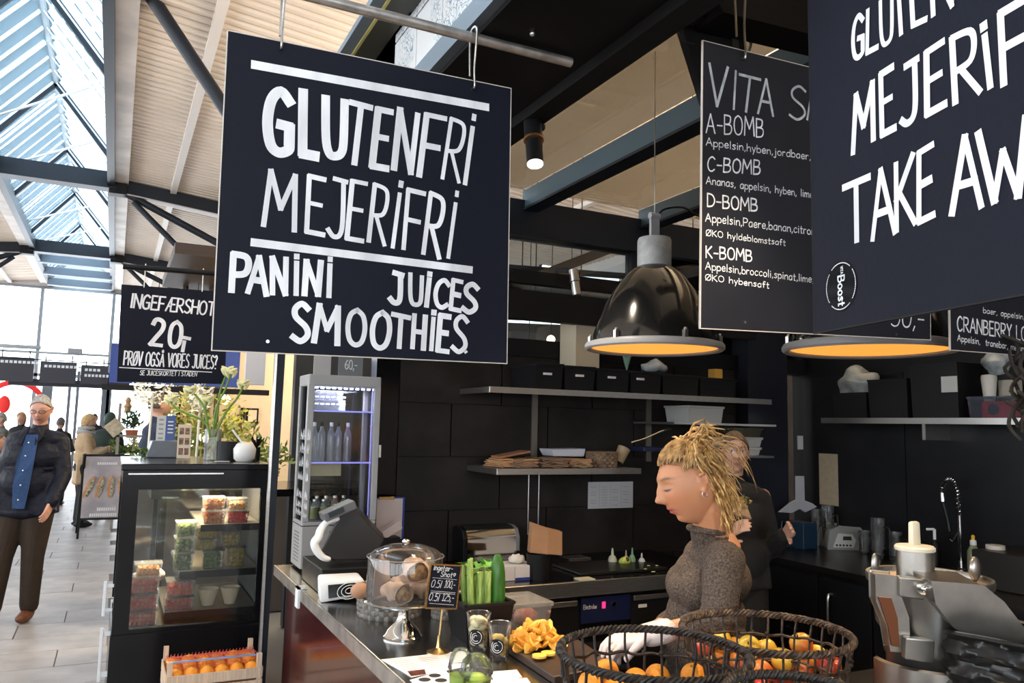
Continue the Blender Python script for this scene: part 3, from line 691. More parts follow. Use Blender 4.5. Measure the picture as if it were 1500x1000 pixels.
letters(gp, gs, [('J', (571, 441), (588, 446), (573, 398)), ('U', (600, 444), (617, 448), (601, 401)), ('ı', (624, 448), 0, (629, 400)), ('C', (636, 448), (655, 452), (640, 408)), ('E', (660, 452), (674, 455), (664, 410)), ('S', (677, 455), (696, 459), (682, 414))], 0.0125)
letters(gp, gs, [('S', (428, 498), (451, 501), (430, 443)), ('M', (460, 500), (494, 504), (465, 446)), ('O', (508, 503), (533, 507), (511, 452)), ('O', (543, 508), (568, 511), (548, 456)), ('T', (572, 506), (597, 511), (575, 460)), ('H', (604, 509), (620, 511), (607, 461)),
  ('ı', (631, 512), 0, (635, 456)), ('E', (641, 513), (656, 515), (645, 462)), ('S', (662, 513), (681, 517), (667, 461)), (',', (681, 515), (684, 515.5), (681, 506), .4)], 0.0130)
for a_, b_, w_ in (((372, 95), (713, 157), .0205), ((371, 355), (689, 395), .0185)): g = G(); gp.pxline(g, a_, b_, w_); obj('painted_bar', g, PAINT, gs)
def screw(pl, t, px, r=0.0035):
    u, v = pl.uv(*px); g = G(); g.tube([pl(u, v, 0), pl(u, v, 0.002)], r, 10); obj('screw', g, CHROME, t)
screw(gp, gs, (392, 500))
def shook(pl, t, px, ztube, h=0.05):   # bent-wire S hook from board hole up over a tube
    u, v = pl.uv(*px); p = pl(u, v, 0.0); n = pl.n
    top = Vector((p.x, p.y, ztube))
    pts = [p-n*0.02, p+n*0.004-Vector((0, 0, .006)), p+n*0.016, p+n*0.012+Vector((0, 0, h)), Vector((p.x, p.y, ztube))+n*0.022, Vector((p.x, p.y, ztube+0.022)), Vector((p.x, p.y, ztube+0.004))-n*0.024, p-n*0.018+Vector((0, 0, h*0.7))]
    return obj('hook', G().tube(catmull(pts, 6), 0.0032, 8), STEEL, t, smooth=True)
tz = 2.635
shook(gp, gs, (411, 69), tz); shook(gp, gs, (692, 127), tz)
p0 = P(846, 84, 'z', tz)
tb = single('hanging_tube', G().tube([(-0.7, 1.85, tz), (0.3, 1.85, tz), (p0.x-0.0, 1.845, tz)], 0.0135, 16), GALV, 'galvanised steel tube under the black soffit that carries the gluten-free board', 'tube', smooth=True)
# smaller ginger-shot board behind
ig, ip = board('hanging_sign', 'smaller blackboard for ginger shots at 20, hanging behind the gluten-free board', 'sign', (0.001, 5.023, 1.824), (0.9993, 0.0301, 0.0224), (-0.0227, 0.0109, 0.9997), 0.577, 0.553, BOARD, 0.008, BLACK, group='painted boards hanging round the juice stall')
g = G(); ip.pxtext(g, 'INGEFÆRSHOT', (191, 450), (313, 462), (194, 430), 0.010, gap=.14); ip.pxtext(g, '20', (220, 504), (263, 509), (225, 467), 0.022, gap=.3)
ip.pxline(g, (268, 494), (278, 496), 0.02); ip.pxline(g, (270, 500), (267.5, 514), 0.02)
ip.pxtext(g, 'PRØV OGSÅ VORES JUıCES?', (181, 534), (317, 540), (183, 514), 0.0075, gap=.14); ip.pxline(g, (175, 538), (310, 545), 0.005)
ip.pxtext(g, 'SE JUıCESKORTET ı STADEN', (205, 549), (288, 551), (206, 542.5), 0.0032, gap=.16)
obj('lettering', g, PAINT, ig)
for px in ((211, 421), (296, 427)):
    u, v = ip.uv(*px); p = ip(u, v); obj('hook', G().tube([p, p+Vector((0, 0.0, 0.14))], 0.003, 6), STEEL, ig)
single('hanging_tube', G().tube([P(180, 390, 'y', 5.03), P(324, 401, 'y', 5.03)], 0.016, 12), BLACK, 'thin black rail that the ginger-shot board hangs from', 'rail', smooth=True)

# menu boards over the kitchen
vs_, vp = board('menu_board', 'charcoal menu board listing vita smoothie bombs in chalk handwriting', 'menu board', (1.333, 1.605, 1.883), (0.9994, -0.0059, 0.0342), (-0.0345, -0.0595, 0.9976), 0.883, 0.748, BOARD2, group='painted boards hanging round the juice stall')
letters(vp, vs_, [('V', (1037, 153), (1064, 158), (1039, 93)), ('I', (1073, 160), (1076, 160), (1076, 104)), ('T', (1077, 160), (1108, 167), (1083, 109)), ('A', (1110, 166), (1132, 170), (1111, 114)), ('S', (1156, 173), (1179, 177), (1158, 124)), ('M', (1182, 175), (1212, 183), (1187, 127))], 0.0075, mat('grey_brush_paint', (0.50, 0.53, 0.56), 0.6, noise=0.25, nscale=30))
g = G()
for s_, bl, br, tl, w_ in (('A-BOMB', (1034, 194), (1118, 201), (1034, 166), .0045), ('Appelsin,hyben,jordbaer,ø', (1034, 213), (1194, 235), (1034, 202), .0026), ('C-BOMB', (1036, 250), (1113, 256), (1037, 229), .0045),
   ('Ananas, appelsin, hyben, lime,', (1034, 269), (1193, 290), (1034, 258), .0026), ('D-BOMB', (1036, 302), (1109, 310), (1036, 283), .0045), ('Appelsin,Paere,banan,citron', (1033, 324), (1193, 344), (1033, 312), .0028), ('ØKO hyldeblomstsaft', (1034, 345), (1150, 360), (1034, 336), .0024),
   ('K-BOMB', (1034, 377), (1101, 383), (1034, 360), .0045), ('Appelsin,broccoli,spinat,lime,', (1033, 394), (1191, 414), (1033, 383), .0026), ('ØKO hybensaft', (1033, 410), (1126, 422), (1033, 401), .0026), ('50,-', (1305, 476), (1352, 481), (1307, 446), .0048)):
    vp.pxtext(g, s_, bl, br, tl, w_*0.93, jit=0.03)
obj('lettering', g, CHALK, vs_)
screw(vp, vs_, (1091, 472)); screw(vp, vs_, (1313, 490)); shook(vp, vs_, (1086, 83), 2.86, 0.09)
cb = PD(1393, 512, 2.40); cl_, cpn = board('menu_board', 'charcoal menu board with a cranberry line, right edge of the view', 'menu board', cb, (0.9994, -0.01, 0.012), (-0.01, -0.03, 1), 0.7, 0.78, BOARD2, group='painted boards hanging round the juice stall')
g = G(); cpn.pxtext(g, 'CRANBERRY LO', (1402, 484), (1503, 499), (1402, 463), .005, gap=.15); cpn.pxtext(g, 'Appelsin,  tranebar, melon,', (1402, 499), (1501, 515), (1402, 490), .0026); cpn.pxtext(g, 'baer, appelsin,', (1440, 458), (1500, 468), (1440, 450), .0024)
obj('lettering', g, CHALK, cl_)
# large board closest to the camera on the right
BLc = PD(1193, 487, 1.32); da = Vector((-0.237, -0.9715, 0.0)); db = Vector((0.0, 0, 1))
bs, bp = board('hanging_sign', 'large near blackboard reading take away, cut off by the right edge', 'sign', BLc, da, db, 0.75, 0.80, BOARD, 0.006, BLACK, group='painted boards hanging round the juice stall')
letters(bp, bs, [('G', (1250, 87), (1266, 81), (1250, 27)), ('L', (1271, 77), (1286, 69), (1272, 15)), ('U', (1291, 68), (1308, 59), (1290, 2)), ('T', (1310, 55), (1332, 44), (1306, -14)), ('E', (1338, 37), (1357, 28), (1334, -38)), ('N', (1368, 22), (1397, 8), (1364, -58))], 0.0085)
letters(bp, bs, [('M', (1250, 224), (1280, 204), (1252, 141)), ('E', (1293, 197), (1312, 187), (1291, 109)), ('J', (1321, 185), (1345, 172), (1321, 101)), ('E', (1359, 167), (1386, 152), (1358, 77)), ('R', (1400, 150), (1436, 134), (1395, 56)), ('ı', (1451, 127), 0, (1441, 36)), ('F', (1471, 123), (1512, 103), (1466, 20))], 0.0105)
letters(bp, bs, [('T', (1237, 358), (1275, 346), (1236, 275)), ('A', (1279, 351), (1312, 340), (1275, 256)), ('K', (1314, 338), (1341, 326), (1313, 240)), ('E', (1347, 325), (1369, 314), (1347, 224)), ('A', (1395, 313), (1438, 302), (1393, 208)), ('W', (1442, 298), (1514, 282), (1434, 195))], 0.0105)
u, v = bp.uv(1232, 419); g = G(); Rg = 0.040
g.add([bp(u+Rg*math.cos(k*math.pi/20), v+Rg*math.sin(k*math.pi/20), 0.0006) for k in range(40)], [tuple(range(40))]); lg = obj('round_sticker', g, BLACK_GLOSS, bs, label='round black sticker with white ring lettering')
g = G()
for k in range(64):
    if k % 16 in (7, 8): continue
    a0 = k*math.pi/32; 
    ribbon(g, [(u+Rg*.92*math.cos(a0), v+Rg*.92*math.sin(a0)), (u+Rg*.92*math.cos(a0+.05), v+Rg*.92*math.sin(a0+.05))], 0.0016, bp, 0.0009)
def fr(a, b, l): return bp(u+0.002+b*1.0, v+0.0-a, l)
textline(g, 'Boost', fr, -0.016, -0.008, 0.031, -0.008, 0.016, 0.0028, 0.001); textline(g, 'VITA', fr, -0.031, -0.001, -0.019, -0.001, 0.006, 0.0011, 0.001)
obj('lettering', g, CHALK, lg)

# ================================================================ LAMPS
WARMGLOW = mat('lit_diffuser', (0.9, 0.5, 0.15), 0.4, emit=(1.0, 0.40, 0.06), estr=0.72)
ENAMEL = mat('black_enamel', (0.010, 0.010, 0.010), 0.16, coat=0.6)
def pendant(c, label, scale=1.0):
    t = thing('pendant_lamp', label, 'lamp', c, 'black enamel factory pendants over the counter'); k = scale
    pr = [(0.218, .022), (.216, .045), (.205, .075), (.190, .115), (.168, .165), (.145, .205), (.118, .243), (.092, .272), (.068, .290), (.055, .298)]
    obj('shade', G().lathe([(r*k, z*k) for r, z in pr]+[(r*k*.985, z*k-.003) for r, z in reversed(pr)], c, 48), ENAMEL, t, smooth=True)
    obj('rim', G().lathe([(r*k, z*k) for r, z in ((.215, .026), (.238, .020), (.243, .012), (.243, .002), (.236, -.004), (.222, 0.0), (.218, .008), (.215, .026))], c, 48), GREYPL, t, smooth=True)
    obj('diffuser', G().lathe([(r*k, z*k) for r, z in ((0.0001, -.004), (.1, -.002), (.2, .003), (.222, .006))], c, 40), WARMGLOW, t, smooth=True, label='glowing orange diffuser')
    obj('neck', G().lathe([(r*k, z*k) for r, z in ((.0001, .292), (.058, .292), (.060, .30), (.060, .388), (.056, .398), (.02, .402), (.0001, .402))], c, 32), mat('grey_cast', (0.36, 0.36, 0.35), 0.5, 0.2, noise=.12, nscale=40), t, smooth=True)
    obj('bracket', G().box((c[0]-.018*k, c[1]-.006, c[2]+.40*k), (c[0]+.018*k, c[1]+.006, c[2]+.49*k)).tube([(c[0]-.02, c[1], c[2]+.48*k), (c[0]+.02, c[1], c[2]+.48*k)], .012*k, 10), GREYPL, t)
    for i in range(6):
        a = i*math.pi/3+0.35; cl = (c[0]+.224*k*math.cos(a), c[1]+.224*k*math.sin(a), c[2]+.03*k)
        obj('clip', G().cbox(cl, (.014, .014, .034)).ball((cl[0], cl[1], cl[2]+.02), .006, 8, 6), STEEL, t)
    obj('chain', G().tube([(c[0], c[1], c[2]+.49*k), (c[0], c[1], 2.994)], .002, 5), STEEL, t)
    cb_ = catmull([(c[0]+.01, c[1], c[2]+.47*k), (c[0]+.04, c[1], c[2]+.51*k), (c[0]+.13, c[1], c[2]+.53*k), (c[0]+.26, c[1]+.02, c[2]+.52*k), (c[0]+.5, c[1]+.04, c[2]+.66*k), (c[0]+.6, c[1]+.05, 2.88)], 6)
    obj('cable', G().tube(cb_, .004, 6), BLACK_PL, t, smooth=True)
    l = light('lamp_bulb', 'SPOT', (c[0], c[1], c[2]-.02), 26, (1.0, .66, .34), .15, (c[0], c[1], 0), 150, .8); l.parent = t; l.location = (0, 0, -.03); l.rotation_euler = (0, 0, 0)
    return t
L1 = PD(958, 512, 2.80); pendant(L1, 'black enamel pendant lamp with orange glow, hanging left of the vita menu board')
L2 = PD(1272, 514, 2.80); pendant(L2, 'black enamel pendant lamp partly hidden behind the menu boards on the right', 1.19)
def spotlamp(name, label, top, bot, r, m, glow, hang=None, to=None, e=12):
    top = Vector(top); bot = Vector(bot); t = thing(name, label, 'lamp', top, 'track spotlights of the stall'); d = (bot-top).normalized()
    mid = top.lerp(bot, .42)
    obj('housing', G().tube([top, mid], r*1.0, 16), m, t, smooth=True)
    obj('collar', G().tube([mid-d*.002, mid+d*.006], r*1.12, 16), mat('copper_ring', (.6, .28, .1), .35, .9) if glow else m, t, smooth=True)
    obj('head', G().tube([mid+d*.01, bot-d*.004], r*.92, 16), m, t, smooth=True)
    obj('lens', G().tube([bot-d*.006, bot], r*.86, 16), mat('lit_lens', (1, .95, .8), .3, emit=(1, .93, .78), estr=4.0) if glow else STEEL, t)
    if hang is not None: obj('bracket', G().bar(hang, top+d*.01, .02, .02).ball(top+d*.015+Vector((r*1.1, 0, 0)), r*.45, 10, 8), BLACK, t)
    if glow: light('spot_beam', 'SPOT', bot+d*.02, e, (1, .86, .66), .03, to, 70, .6)
    return t
xs = 1.17
s1 = P(780, 178, 'x', xs); s2 = P(784, 241, 'x', xs-.01)
spotlamp('track_spotlight', 'lit black cylinder spotlight under the soffit right of the gluten-free board', s1, s2, .030, BLACK_PL, True, (xs, s1.y, 2.62), to=(1.5, 2.2, 0.9), e=16)
s1 = P(840, 395, 'y', 3.7); s2 = P(845, 432, 'y', 3.68)
spotlamp('track_spotlight', 'small silver spotlight on the rail behind the pendant lamp', s1, s2, .026, STEEL, False, s1+Vector((-.05, .1, .01)))
s1 = P(1005, -10, 'y', 1.8); s2 = P(1012, 28, 'y', 1.8)
t = thing('track_spotlight', 'dark round lamp head at the top edge beside the hanger post', 'lamp', s2)
obj('head', G().lathe([(0.0001, .09), (.03, .085), (.045, .06), (.048, .03), (.046, .0), (.038, -.012), (.0001, -.016)], (s2.x, s2.y, s2.z+.01), 24), ENAMEL, t, smooth=True)
obj('cable', G().tube(catmull([P(992, 20, 'y', 1.8), P(993, 48, 'y', 1.8), P(1003, 62, 'y', 1.8), P(1018, 66, 'y', 1.8)], 6), .004, 6), BLACK_PL, t, smooth=True)
single('cable_loop', G().tube(catmull([P(1062, 8, 'y', 1.9), P(1066, 30, 'y', 1.9), P(1094, 50, 'y', 1.9), P(1100, 64, 'y', 1.9), P(1096, 78, 'y', 1.88)], 6), .0045, 6), BLACK_PL, 'black cable looping down to the vita menu board hook', 'cable', smooth=True)
single('cable_loop', G().tube(catmull([P(1120, 20, 'y', 1.9), P(1135, 38, 'y', 1.9), P(1155, 44, 'y', 1.9), P(1180, 42, 'y', 1.9)], 6), .005, 6), BLACK_PL, 'black cable sagging below the dark beam beside the large board', 'cable', smooth=True)
# rail the small spotlight sits on, and what shows through the upper windows
struct('trim_rail', G().box((1.2, 3.80, 2.40), (3.6, 3.86, 2.47)).box((1.2, 3.80, 2.20), (3.6, 3.86, 2.36)), BLACK)
struct('trim_diagonal_brace', G().bar(P(745, 440, 'y', 4.3)-Vector((.3, 0, .06)), P(925, 352, 'y', 4.3), .04, .06).bar(P(745, 395, 'y', 4.4)-Vector((.3, 0, 0)), P(925, 405, 'y', 4.4), .04, .035), DKSTEEL)
# ================================================================ COUNTER: fridge, till, terminal
ZT = ZC+0.0005
f0 = P(437, 838, 'z', ZT); fx0, fy0 = f0.x+0.005, f0.y; fx1 = P(548, 830, 'y', fy0).x; fy1 = min(fy0+0.36, 4.02); fz1 = P(447, 547, 'y', fy0).z; fzb = P(437, 765, 'y', fy0).z
FR = mat('fridge_grey', (0.33, 0.32, 0.31), 0.4)
fr_ = thing('display_fridge', 'grey countertop display fridge with lit glass sides at the counter end', 'fridge', ((fx0+fx1)/2, (fy0+fy1)/2, ZT))
obj('base', G().box((fx0, fy0, ZT+0.012), (fx1, fy1, fzb)), FR, fr_, bev=0.006)
for x in (fx0+.03, fx1-.03):
    for y in (fy0+.03, fy1-.03): obj('foot', G().tube([(x, y, ZT), (x, y, ZT+.014)], .012, 8), BLACK, fr_)
obj('top', G().box((fx0, fy0, fz1-0.055), (fx1, fy1, fz1)), FR, fr_, bev=0.006)
for (x, y) in ((fx0, fy0), (fx1-.03, fy0), (fx0, fy1-.03), (fx1-.03, fy1-.03)):
    obj('frame_post', G().box((x, y, fzb), (x+.03, y+.03, fz1-.05)), FR, fr_, bev=0.003)
obj('glass', G().box((fx0+.03, fy0+.006, fzb), (fx1-.03, fy0+.010, fz1-.055)), GLASS, fr_)
obj('glass', G().box((fx0+.006, fy0+.03, fzb), (fx0+.010, fy1-.03, fz1-.055)), GLASS, fr_)
obj('glass', G().box((fx1-.010, fy0+.03, fzb), (fx1-.006, fy1-.03, fz1-.055)), GLASS_D, fr_)
obj('glass', G().box((fx0+.03, fy1-.010, fzb), (fx1-.03, fy1-.006, fz1-.055)), GLASS_D, fr_)
obj('door_handle', G().box((fx1-.002, fy0-.012, fzb+.30), (fx1+.008, fy0+.01, fzb+.36)), STEEL, fr_)
za = P(500, 602, 'y', fy0+.03).z; zb = P(500, 677, 'y', fy0+.03).z
VIO = mat('shelf_edge_violet', (0.3, 0.3, 0.75), 0.2, emit=(0.35, 0.33, 1.0), estr=0.5)
for z in (za, zb):
    s_ = obj('shelf', G().box((fx0+.015, fy0+.03, z-.004), (fx1-.015, fy1-.02, z)), glassy('violet_glass', (0.75, 0.75, 0.95), .1, haze=.15, hcol=(.4, .4, .9)), fr_)
    obj('shelf_edge', G().box((fx0+.03, fy0+.026, z-.005), (fx1-.03, fy0+.031, z+.002)), VIO, s_)
LED = mat('led_strip', (1, 1, 1), .3, emit=(0.62, 0.66, 1.0), estr=5)
g = G()
for i in range(11): g.cbox((fx0+.045+i*.0285, fy0+.035, fz1-.062), (.016, .006, .008))
obj('led_strip', g, LED, fr_, kind='stuff')
for k, z in enumerate((fz1-.10, fz1-.135)):
    g = G()
    for i in range(7): g.cbox((fx0+.055+i*.027, fy1-.04, z), (.016, .006, .006))
    obj('led_strip', g, LED, fr_, kind='stuff')
obj('side_light', G().box((fx1-.038, fy0+.02, fzb+.02), (fx1-.034, fy0+.026, fz1-.07)), VIO, fr_)
for i in range(2):
    g = G()
    for j in range(5): g.box((fx0+.13+i*.045+0, fy0-.002, ZT+.10+j*.018), (fx0+.165+i*.045, fy0+.001, ZT+.109+j*.018))
    obj('vent', g, BLACK, fr_, kind='stuff')
g = G()
for j in range(9): g.box((fx0-.001, fy0+.05, ZT+.04+j*.016), (fx0+.001, fy1-.06, ZT+.046+j*.016))
obj('vent', g, mat('vent_grey', (.15, .15, .15), .5), fr_, kind='stuff')
obj('seam', G().box((fx0-.001, fy0+.002, fzb-.02), (fx0+.001, fy1, fzb-.016)).box((fx0, fy0-.001, fzb-.02), (fx1, fy0+.001, fzb-.016)), BLACK, fr_)
# white script on the left-hand glass (reads only as brush marks)
sp_ = Plane((fx0+.005, fy1-.03, fzb), (0, -1, 0), (0, 0, 1)); g = G(); rnd = random.Random(3)
H_ = fz1-.055-fzb
for (u, v, h) in ((.05, .60, .06), (.05, .50, .045), (.05, .40, .05), (.03, .30, .045), (.02, .17, .04), (.02, .10, .035), (.02, .04, .03)):
    x = u
    while x < .25:
        ribbon(g, [(x, v*H_), (x+rnd.uniform(-.004, .010), v*H_+h*rnd.uniform(.5, 1)), (x+rnd.uniform(.006, .016), v*H_+rnd.uniform(0, h*.4))], .006, sp_, .001); x += rnd.uniform(.018, .03)
obj('brush_script', g, PAINT, fr_, kind='stuff')
l_ = light('fridge_light', 'AREA', ((fx0+fx1)/2, fy0+.12, fz1-.07), 2.2, (.72, .72, 1), .22, ((fx0+fx1)/2, fy0+.14, 0)); l_.parent = fr_; l_.location = l_.location-fr_.location
# contents
BOT = glassy('bottle_plastic', (0.90, 0.91, 0.93), .16, .05, haze=.22, hcol=(.75, .77, .85))
def bottle(c, r, h, m, capm, name, lab, cat, group, fill=None):
    pr = [(.0001, 0), (r*.95, 0), (r, .01), (r, h*.62), (r*.95, h*.70), (r*.42, h*.84), (r*.40, h*.93)]
    t = thing(name, lab, cat, c, group); obj('body', G().lathe(pr, c, 14), m, t, smooth=True)
    obj('cap', G().lathe([(r*.46, h*.9), (r*.46, h), (.0001, h)], c, 12), capm, t)
    if fill: obj('liquid', G().lathe([(.0001, .004), (r*.9, .004), (r*.93, h*.6), (.0001, h*.6)], c, 12), fill, t, smooth=True)
    return t
names = ['leftmost', 'second', 'middle', 'fourth', 'rightmost']
b0 = None
for i in range(5):
    c = Vector((fx0+.062+i*.041, fy0+.11+.02*(i % 2), zb+.001))
    bottle(c, .019, P(500, 618, 'y', fy0+.1).z-zb-.004, BOT, WHITE if i % 2 == 0 else BLACK, 'water_bottle', names[i]+' clear bottle on the middle shelf of the lit fridge', 'bottle', 'clear bottles in the fridge')
bottle(Vector((fx1-.115, fy0+.16, zb+.001)), .016, .115, mat('dark_bottle', (.01, .02, .02), .1), mat('bottle_blue', (.1, .15, .4), .4), 'juice_bottle', 'small dark bottle with an orange base right of the clear bottles', 'bottle', None, mat('amber', (.6, .25, .02), .3))
YG = mat('yellow_green_juice', (.42, .42, .06), .3)
for i in range(7):
    r_ = .021; c = Vector((fx0+.055+(i % 5)*.044+(.02 if i > 4 else 0), fy0+(.09 if i > 4 else .15), fzb+.001))
    bottle(c, r_, .105 if i < 5 else .095, BOT, STEEL, 'juice_jar', ['far left', 'second', 'third', 'fourth', 'fifth', 'front left', 'front right'][i]+' yellow-green juice jar on the fridge floor', 'jar', 'juice jars in the fridge', YG)
single('fruit_box', G().box((fx0+.04, fy0+.20, zb-.075), (fx1-.13, fy0+.28, zb-.012)), mat('pale_box', (.5, .42, .25), .7), 'pale flat carton stored under the middle fridge shelf', 'box')
single('cup_stack', G().box((fx0+.04, fy0+.08, za+.001), (fx0+.20, fy0+.22, za+.055)).box((fx0+.05, fy0+.09, za+.055), (fx0+.19, fy0+.21, za+.10)), BOT, 'clear plastic boxes on the violet-lit top shelf of the fridge', 'box')
# menu cards standing on the fridge top
for (xa, xb, ya, yb, tx) in ((425, 463, 519, 549, None), (465, 524, 519, 548, '60,-')):
    c0 = P(xa, yb, 'z', fz1+.002); 
    t = thing('price_card', 'grey price card reading 60 on top of the fridge' if tx else 'pale blank card on top of the fridge beside the post', 'sign', (c0.x, c0.y, fz1+.001))
    W_ = .13 if tx else .09; yq = fy0+.05; xq = fx0+.03 if not tx else fx0+.15
    obj('card', G().slab([(xq, yq, fz1+.001), (xq+W_, yq+.03, fz1+.001), (xq+W_, yq+.03, fz1+.13), (xq, yq, fz1+.13)], (0, .004, 0)), mat('card_grey', (.20, .21, .22), .5) if tx else mat('card_pale', (.6, .58, .56), .5), t)
    if tx: g = G(); pq = Plane((xq, yq-.001, fz1+.001), (W_, .03, 0), (0, 0, 1)); textline(g, tx, pq, .035, .035, .10, .035, .045, .006); obj('lettering', g, CHALK, t)

# till
dp = P(473, 871, 'z', ZT)
t = thing('cash_register', 'black till on its cash drawer with white rounded trim in front of the fridge', 'cash register', (dp.x+.12, dp.y+.1, ZT))
dx0, dy0 = dp.x-.01, dp.y; dw, dd_ = .30, .36; dz = ZT+.10
obj('cash_drawer', G().box((dx0, dy0, ZT), (dx0+dw, dy0+dd_, dz)), BLACK_PL, t, bev=.004)
a = P(487, 821, 'y', dy0+.05); b = P(544, 820, 'y', dy0+.05); c = P(563, 791, 'y', dy0+.05); d = P(514, 739, 'y', dy0+.05); e = P(497, 757, 'y', dy0+.05)
pts = [a, b, c, d, e, P(470, 806, 'y', dy0+.05)]; N_ = Vector((.05, .17, 0))
g = G(); g.add(pts+[p+N_ for p in pts], [tuple(range(6))[::-1], tuple(range(6, 12))]+[(i, (i+1) % 6, (i+1) % 6+6, i+6) for i in range(6)])
for v in g.v: v.z = max(v.z, dz+.002)
obj('screen_housing', g, mat('till_black', (.022, .022, .024), .35), t, bev=.006)
tr = catmull([P(x, y, 'y', dy0+.045) for x, y in ((497, 759), (480, 764), (470, 776), (467, 786), (461, 795), (464, 806), (473, 816), (484, 819))], 5)
obj('trim', G().tube(tr, [.006+.012*math.sin(math.pi*i/(len(tr)-1))**.5 if 0 < i < len(tr)-1 else .006 for i in range(len(tr))], 10), mat('till_white', (.8, .8, .79), .3), t, smooth=True, label='white rounded trim')
u0 = P(472, 757, 'y', dy0+.07); u1 = P(517, 737, 'y', dy0+.07); g = G(); g.bar(u0, u1, .10, .035); cdp = obj('customer_display', g, mat('display_grey', (.10, .10, .11), .4), t, bev=.004)
m_ = u0.lerp(u1, .35); obj('display_glass', G().bar(u0.lerp(u1, .12)+Vector((0, -.052, .004)), u0.lerp(u1, .6)+Vector((0, -.052, .004)), .004, .022), mat('lcd', (.03, .04, .05), .1), cdp)

tp = P(504, 879, 'z', ZT)
t = thing('card_terminal', 'white rounded card terminal lying in front of the till', 'card reader', tp)
g = G(); g.m = Matrix.Translation(tp) @ Matrix.Rotation(R_(-8), 4, 'Z') @ Matrix.Rotation(R_(-12), 4, 'Y') @ Matrix.Scale(1.3, 4)
g.hexa([(-.07, -.02, .012), (.075, -.02, .002), (.075, .07, .002), (-.07, .07, .012)], [(-.065, -.015, .075), (.065, -.015, .055), (.06, .06, .06), (-.06, .06, .085)])
obj('body', g, WHITE, t, bev=.012, smooth=True)
g = G(); g.m = Matrix.Translation(tp) @ Matrix.Rotation(R_(-8), 4, 'Z') @ Matrix.Rotation(R_(-12), 4, 'Y') @ Matrix.Scale(1.3, 4)
g.hexa([(-.045, -.024, .022), (.055, -.024, .012), (.055, -.018, .012), (-.045, -.018, .022)], [(-.04, -.021, .06), (.05, -.021, .045), (.05, -.016, .045), (-.04, -.016, .06)])
obj('keypad', g, BLACK_GLOSS, t)
g = G(); g.m = Matrix.Translation(tp) @ Matrix.Rotation(R_(-8), 4, 'Z') @ Matrix.Rotation(R_(-12), 4, 'Y') @ Matrix.Scale(1.3, 4)
for i in range(3): g.tube([(.018+.012*(i+1)*math.cos(q*.35), -.026, .030+.008*(i+1)*math.sin(q*.35)) for q in range(18)], .0012, 4, closed=True)
obj('contactless_rings', g, CHALK, t, kind='stuff')
# woven grey trays (bread baskets)
WICK = mat('grey_wicker', (.20, .185, .165), .6, noise=.35, nscale=40, bump=.4, bscale=60)
def weave_basket(name, label, c, R, H, rows, n, m, rx=1.0):
    t = thing(name, label, 'basket', c, 'woven baskets on the counter')
    c = Vector(c)
    obj('lining', G().lathe([(.0001, .004), (R*.90, .004), (R*.96, H*.96)], c, 32, sx=rx), mat('basket_dark', (.03, .028, .025), .8), t, smooth=True)
    for i in range(rows):
        z = (i+.5)*H/rows; g = G(); pts = []
        for k in range(n*4):
            a_ = 2*math.pi*k/(n*4); r = R*(.93+.07*z/H)+.004*math.sin(a_*n+(math.pi if i % 2 else 0)); pts.append(c+Vector((r*math.cos(a_)*rx, r*math.sin(a_), z)))
        g.tube(pts, H/rows*.55, 6, closed=True, flat=.35); obj('weave_row', g, m, t, smooth=True)
    obj('rim', G().tube([c+Vector((R*math.cos(k*math.pi/20)*rx, R*math.sin(k*math.pi/20), H)) for k in range(40)], .006, 8, closed=True), m, t, smooth=True)
    return t
wc = P(574, 905, 'z', ZT); weave_basket('woven_basket', 'grey woven basket behind the cake stand', (wc.x+.01, wc.y+.06, ZT), .118, .10, 6, 22, WICK)
wc = P(664, 908, 'z', ZT); weave_basket('woven_basket', 'small grey woven basket behind the brass-framed sign', (wc.x, wc.y+.05, ZT), .06, .075, 5, 14, WICK)
wc = P(527, 872, 'z', ZT+.11); single('bread_roll', G().ball((wc.x+.03, wc.y+.1, ZT+.105), (.035, .03, .028), 14, 10), mat('bread_crust', (.45, .24, .14), .6, noise=.2), 'bread roll peeking over the grey woven basket left of the cake dome', 'bread', smooth=True)

# cake stand with dome
cc = P(590, 933, 'z', ZT); cc.z = ZT; sc_ = (cc-Vector((0, 0, CAMH))).dot(Vector(_f))/FPX
pz = P(590, 880, 'y', cc.y).z; pr_ = 60*sc_
t = thing('cake_stand', 'polished steel cake stand with clear dome full of wrapped sandwiches', 'cake stand', cc)
h_ = pz-ZT
obj('foot', G().lathe([(0.0001, .0), (28*sc_, .0), (28.5*sc_, .006), (26*sc_, .012), (22*sc_, .028), (13*sc_, .045), (8.5*sc_, .062), (7.5*sc_, h_*.72), (11*sc_, h_*.88), (20*sc_, h_-.004)], cc, 40), CHROME, t, smooth=True)
obj('plate', G().lathe([(0.0001, h_-.004), (pr_*.9, h_-.004), (pr_, h_+.004), (pr_*1.01, h_+.008), (pr_*.97, h_+.010), (pr_*.9, h_+.004), (.0001, h_+.004)], cc, 48), CHROME, t, smooth=True)
dh = P(597, 797, 'y', cc.y).z-pz; dr_ = pr_*.94
dome = obj('dome', G().lathe([(dr_*1.0, h_+.006), (dr_*.985, h_+dh*.45), (dr_*.97, h_+dh*.76), (dr_*.93, h_+dh*.84), (dr_*.80, h_+dh*.91), (dr_*.5, h_+dh*.98), (.0001, h_+dh)], cc, 48), glassy('dome_plastic', (.96, .95, .94), .18, .05, haze=.045, hcol=(.8, .75, .7)), t, smooth=True)
obj('dome_rim', G().tube([cc+Vector((dr_*math.cos(k*math.pi/24), dr_*math.sin(k*math.pi/24), h_+dh*.80)) for k in range(48)], .002, 5, closed=True), PLASTIC, dome)
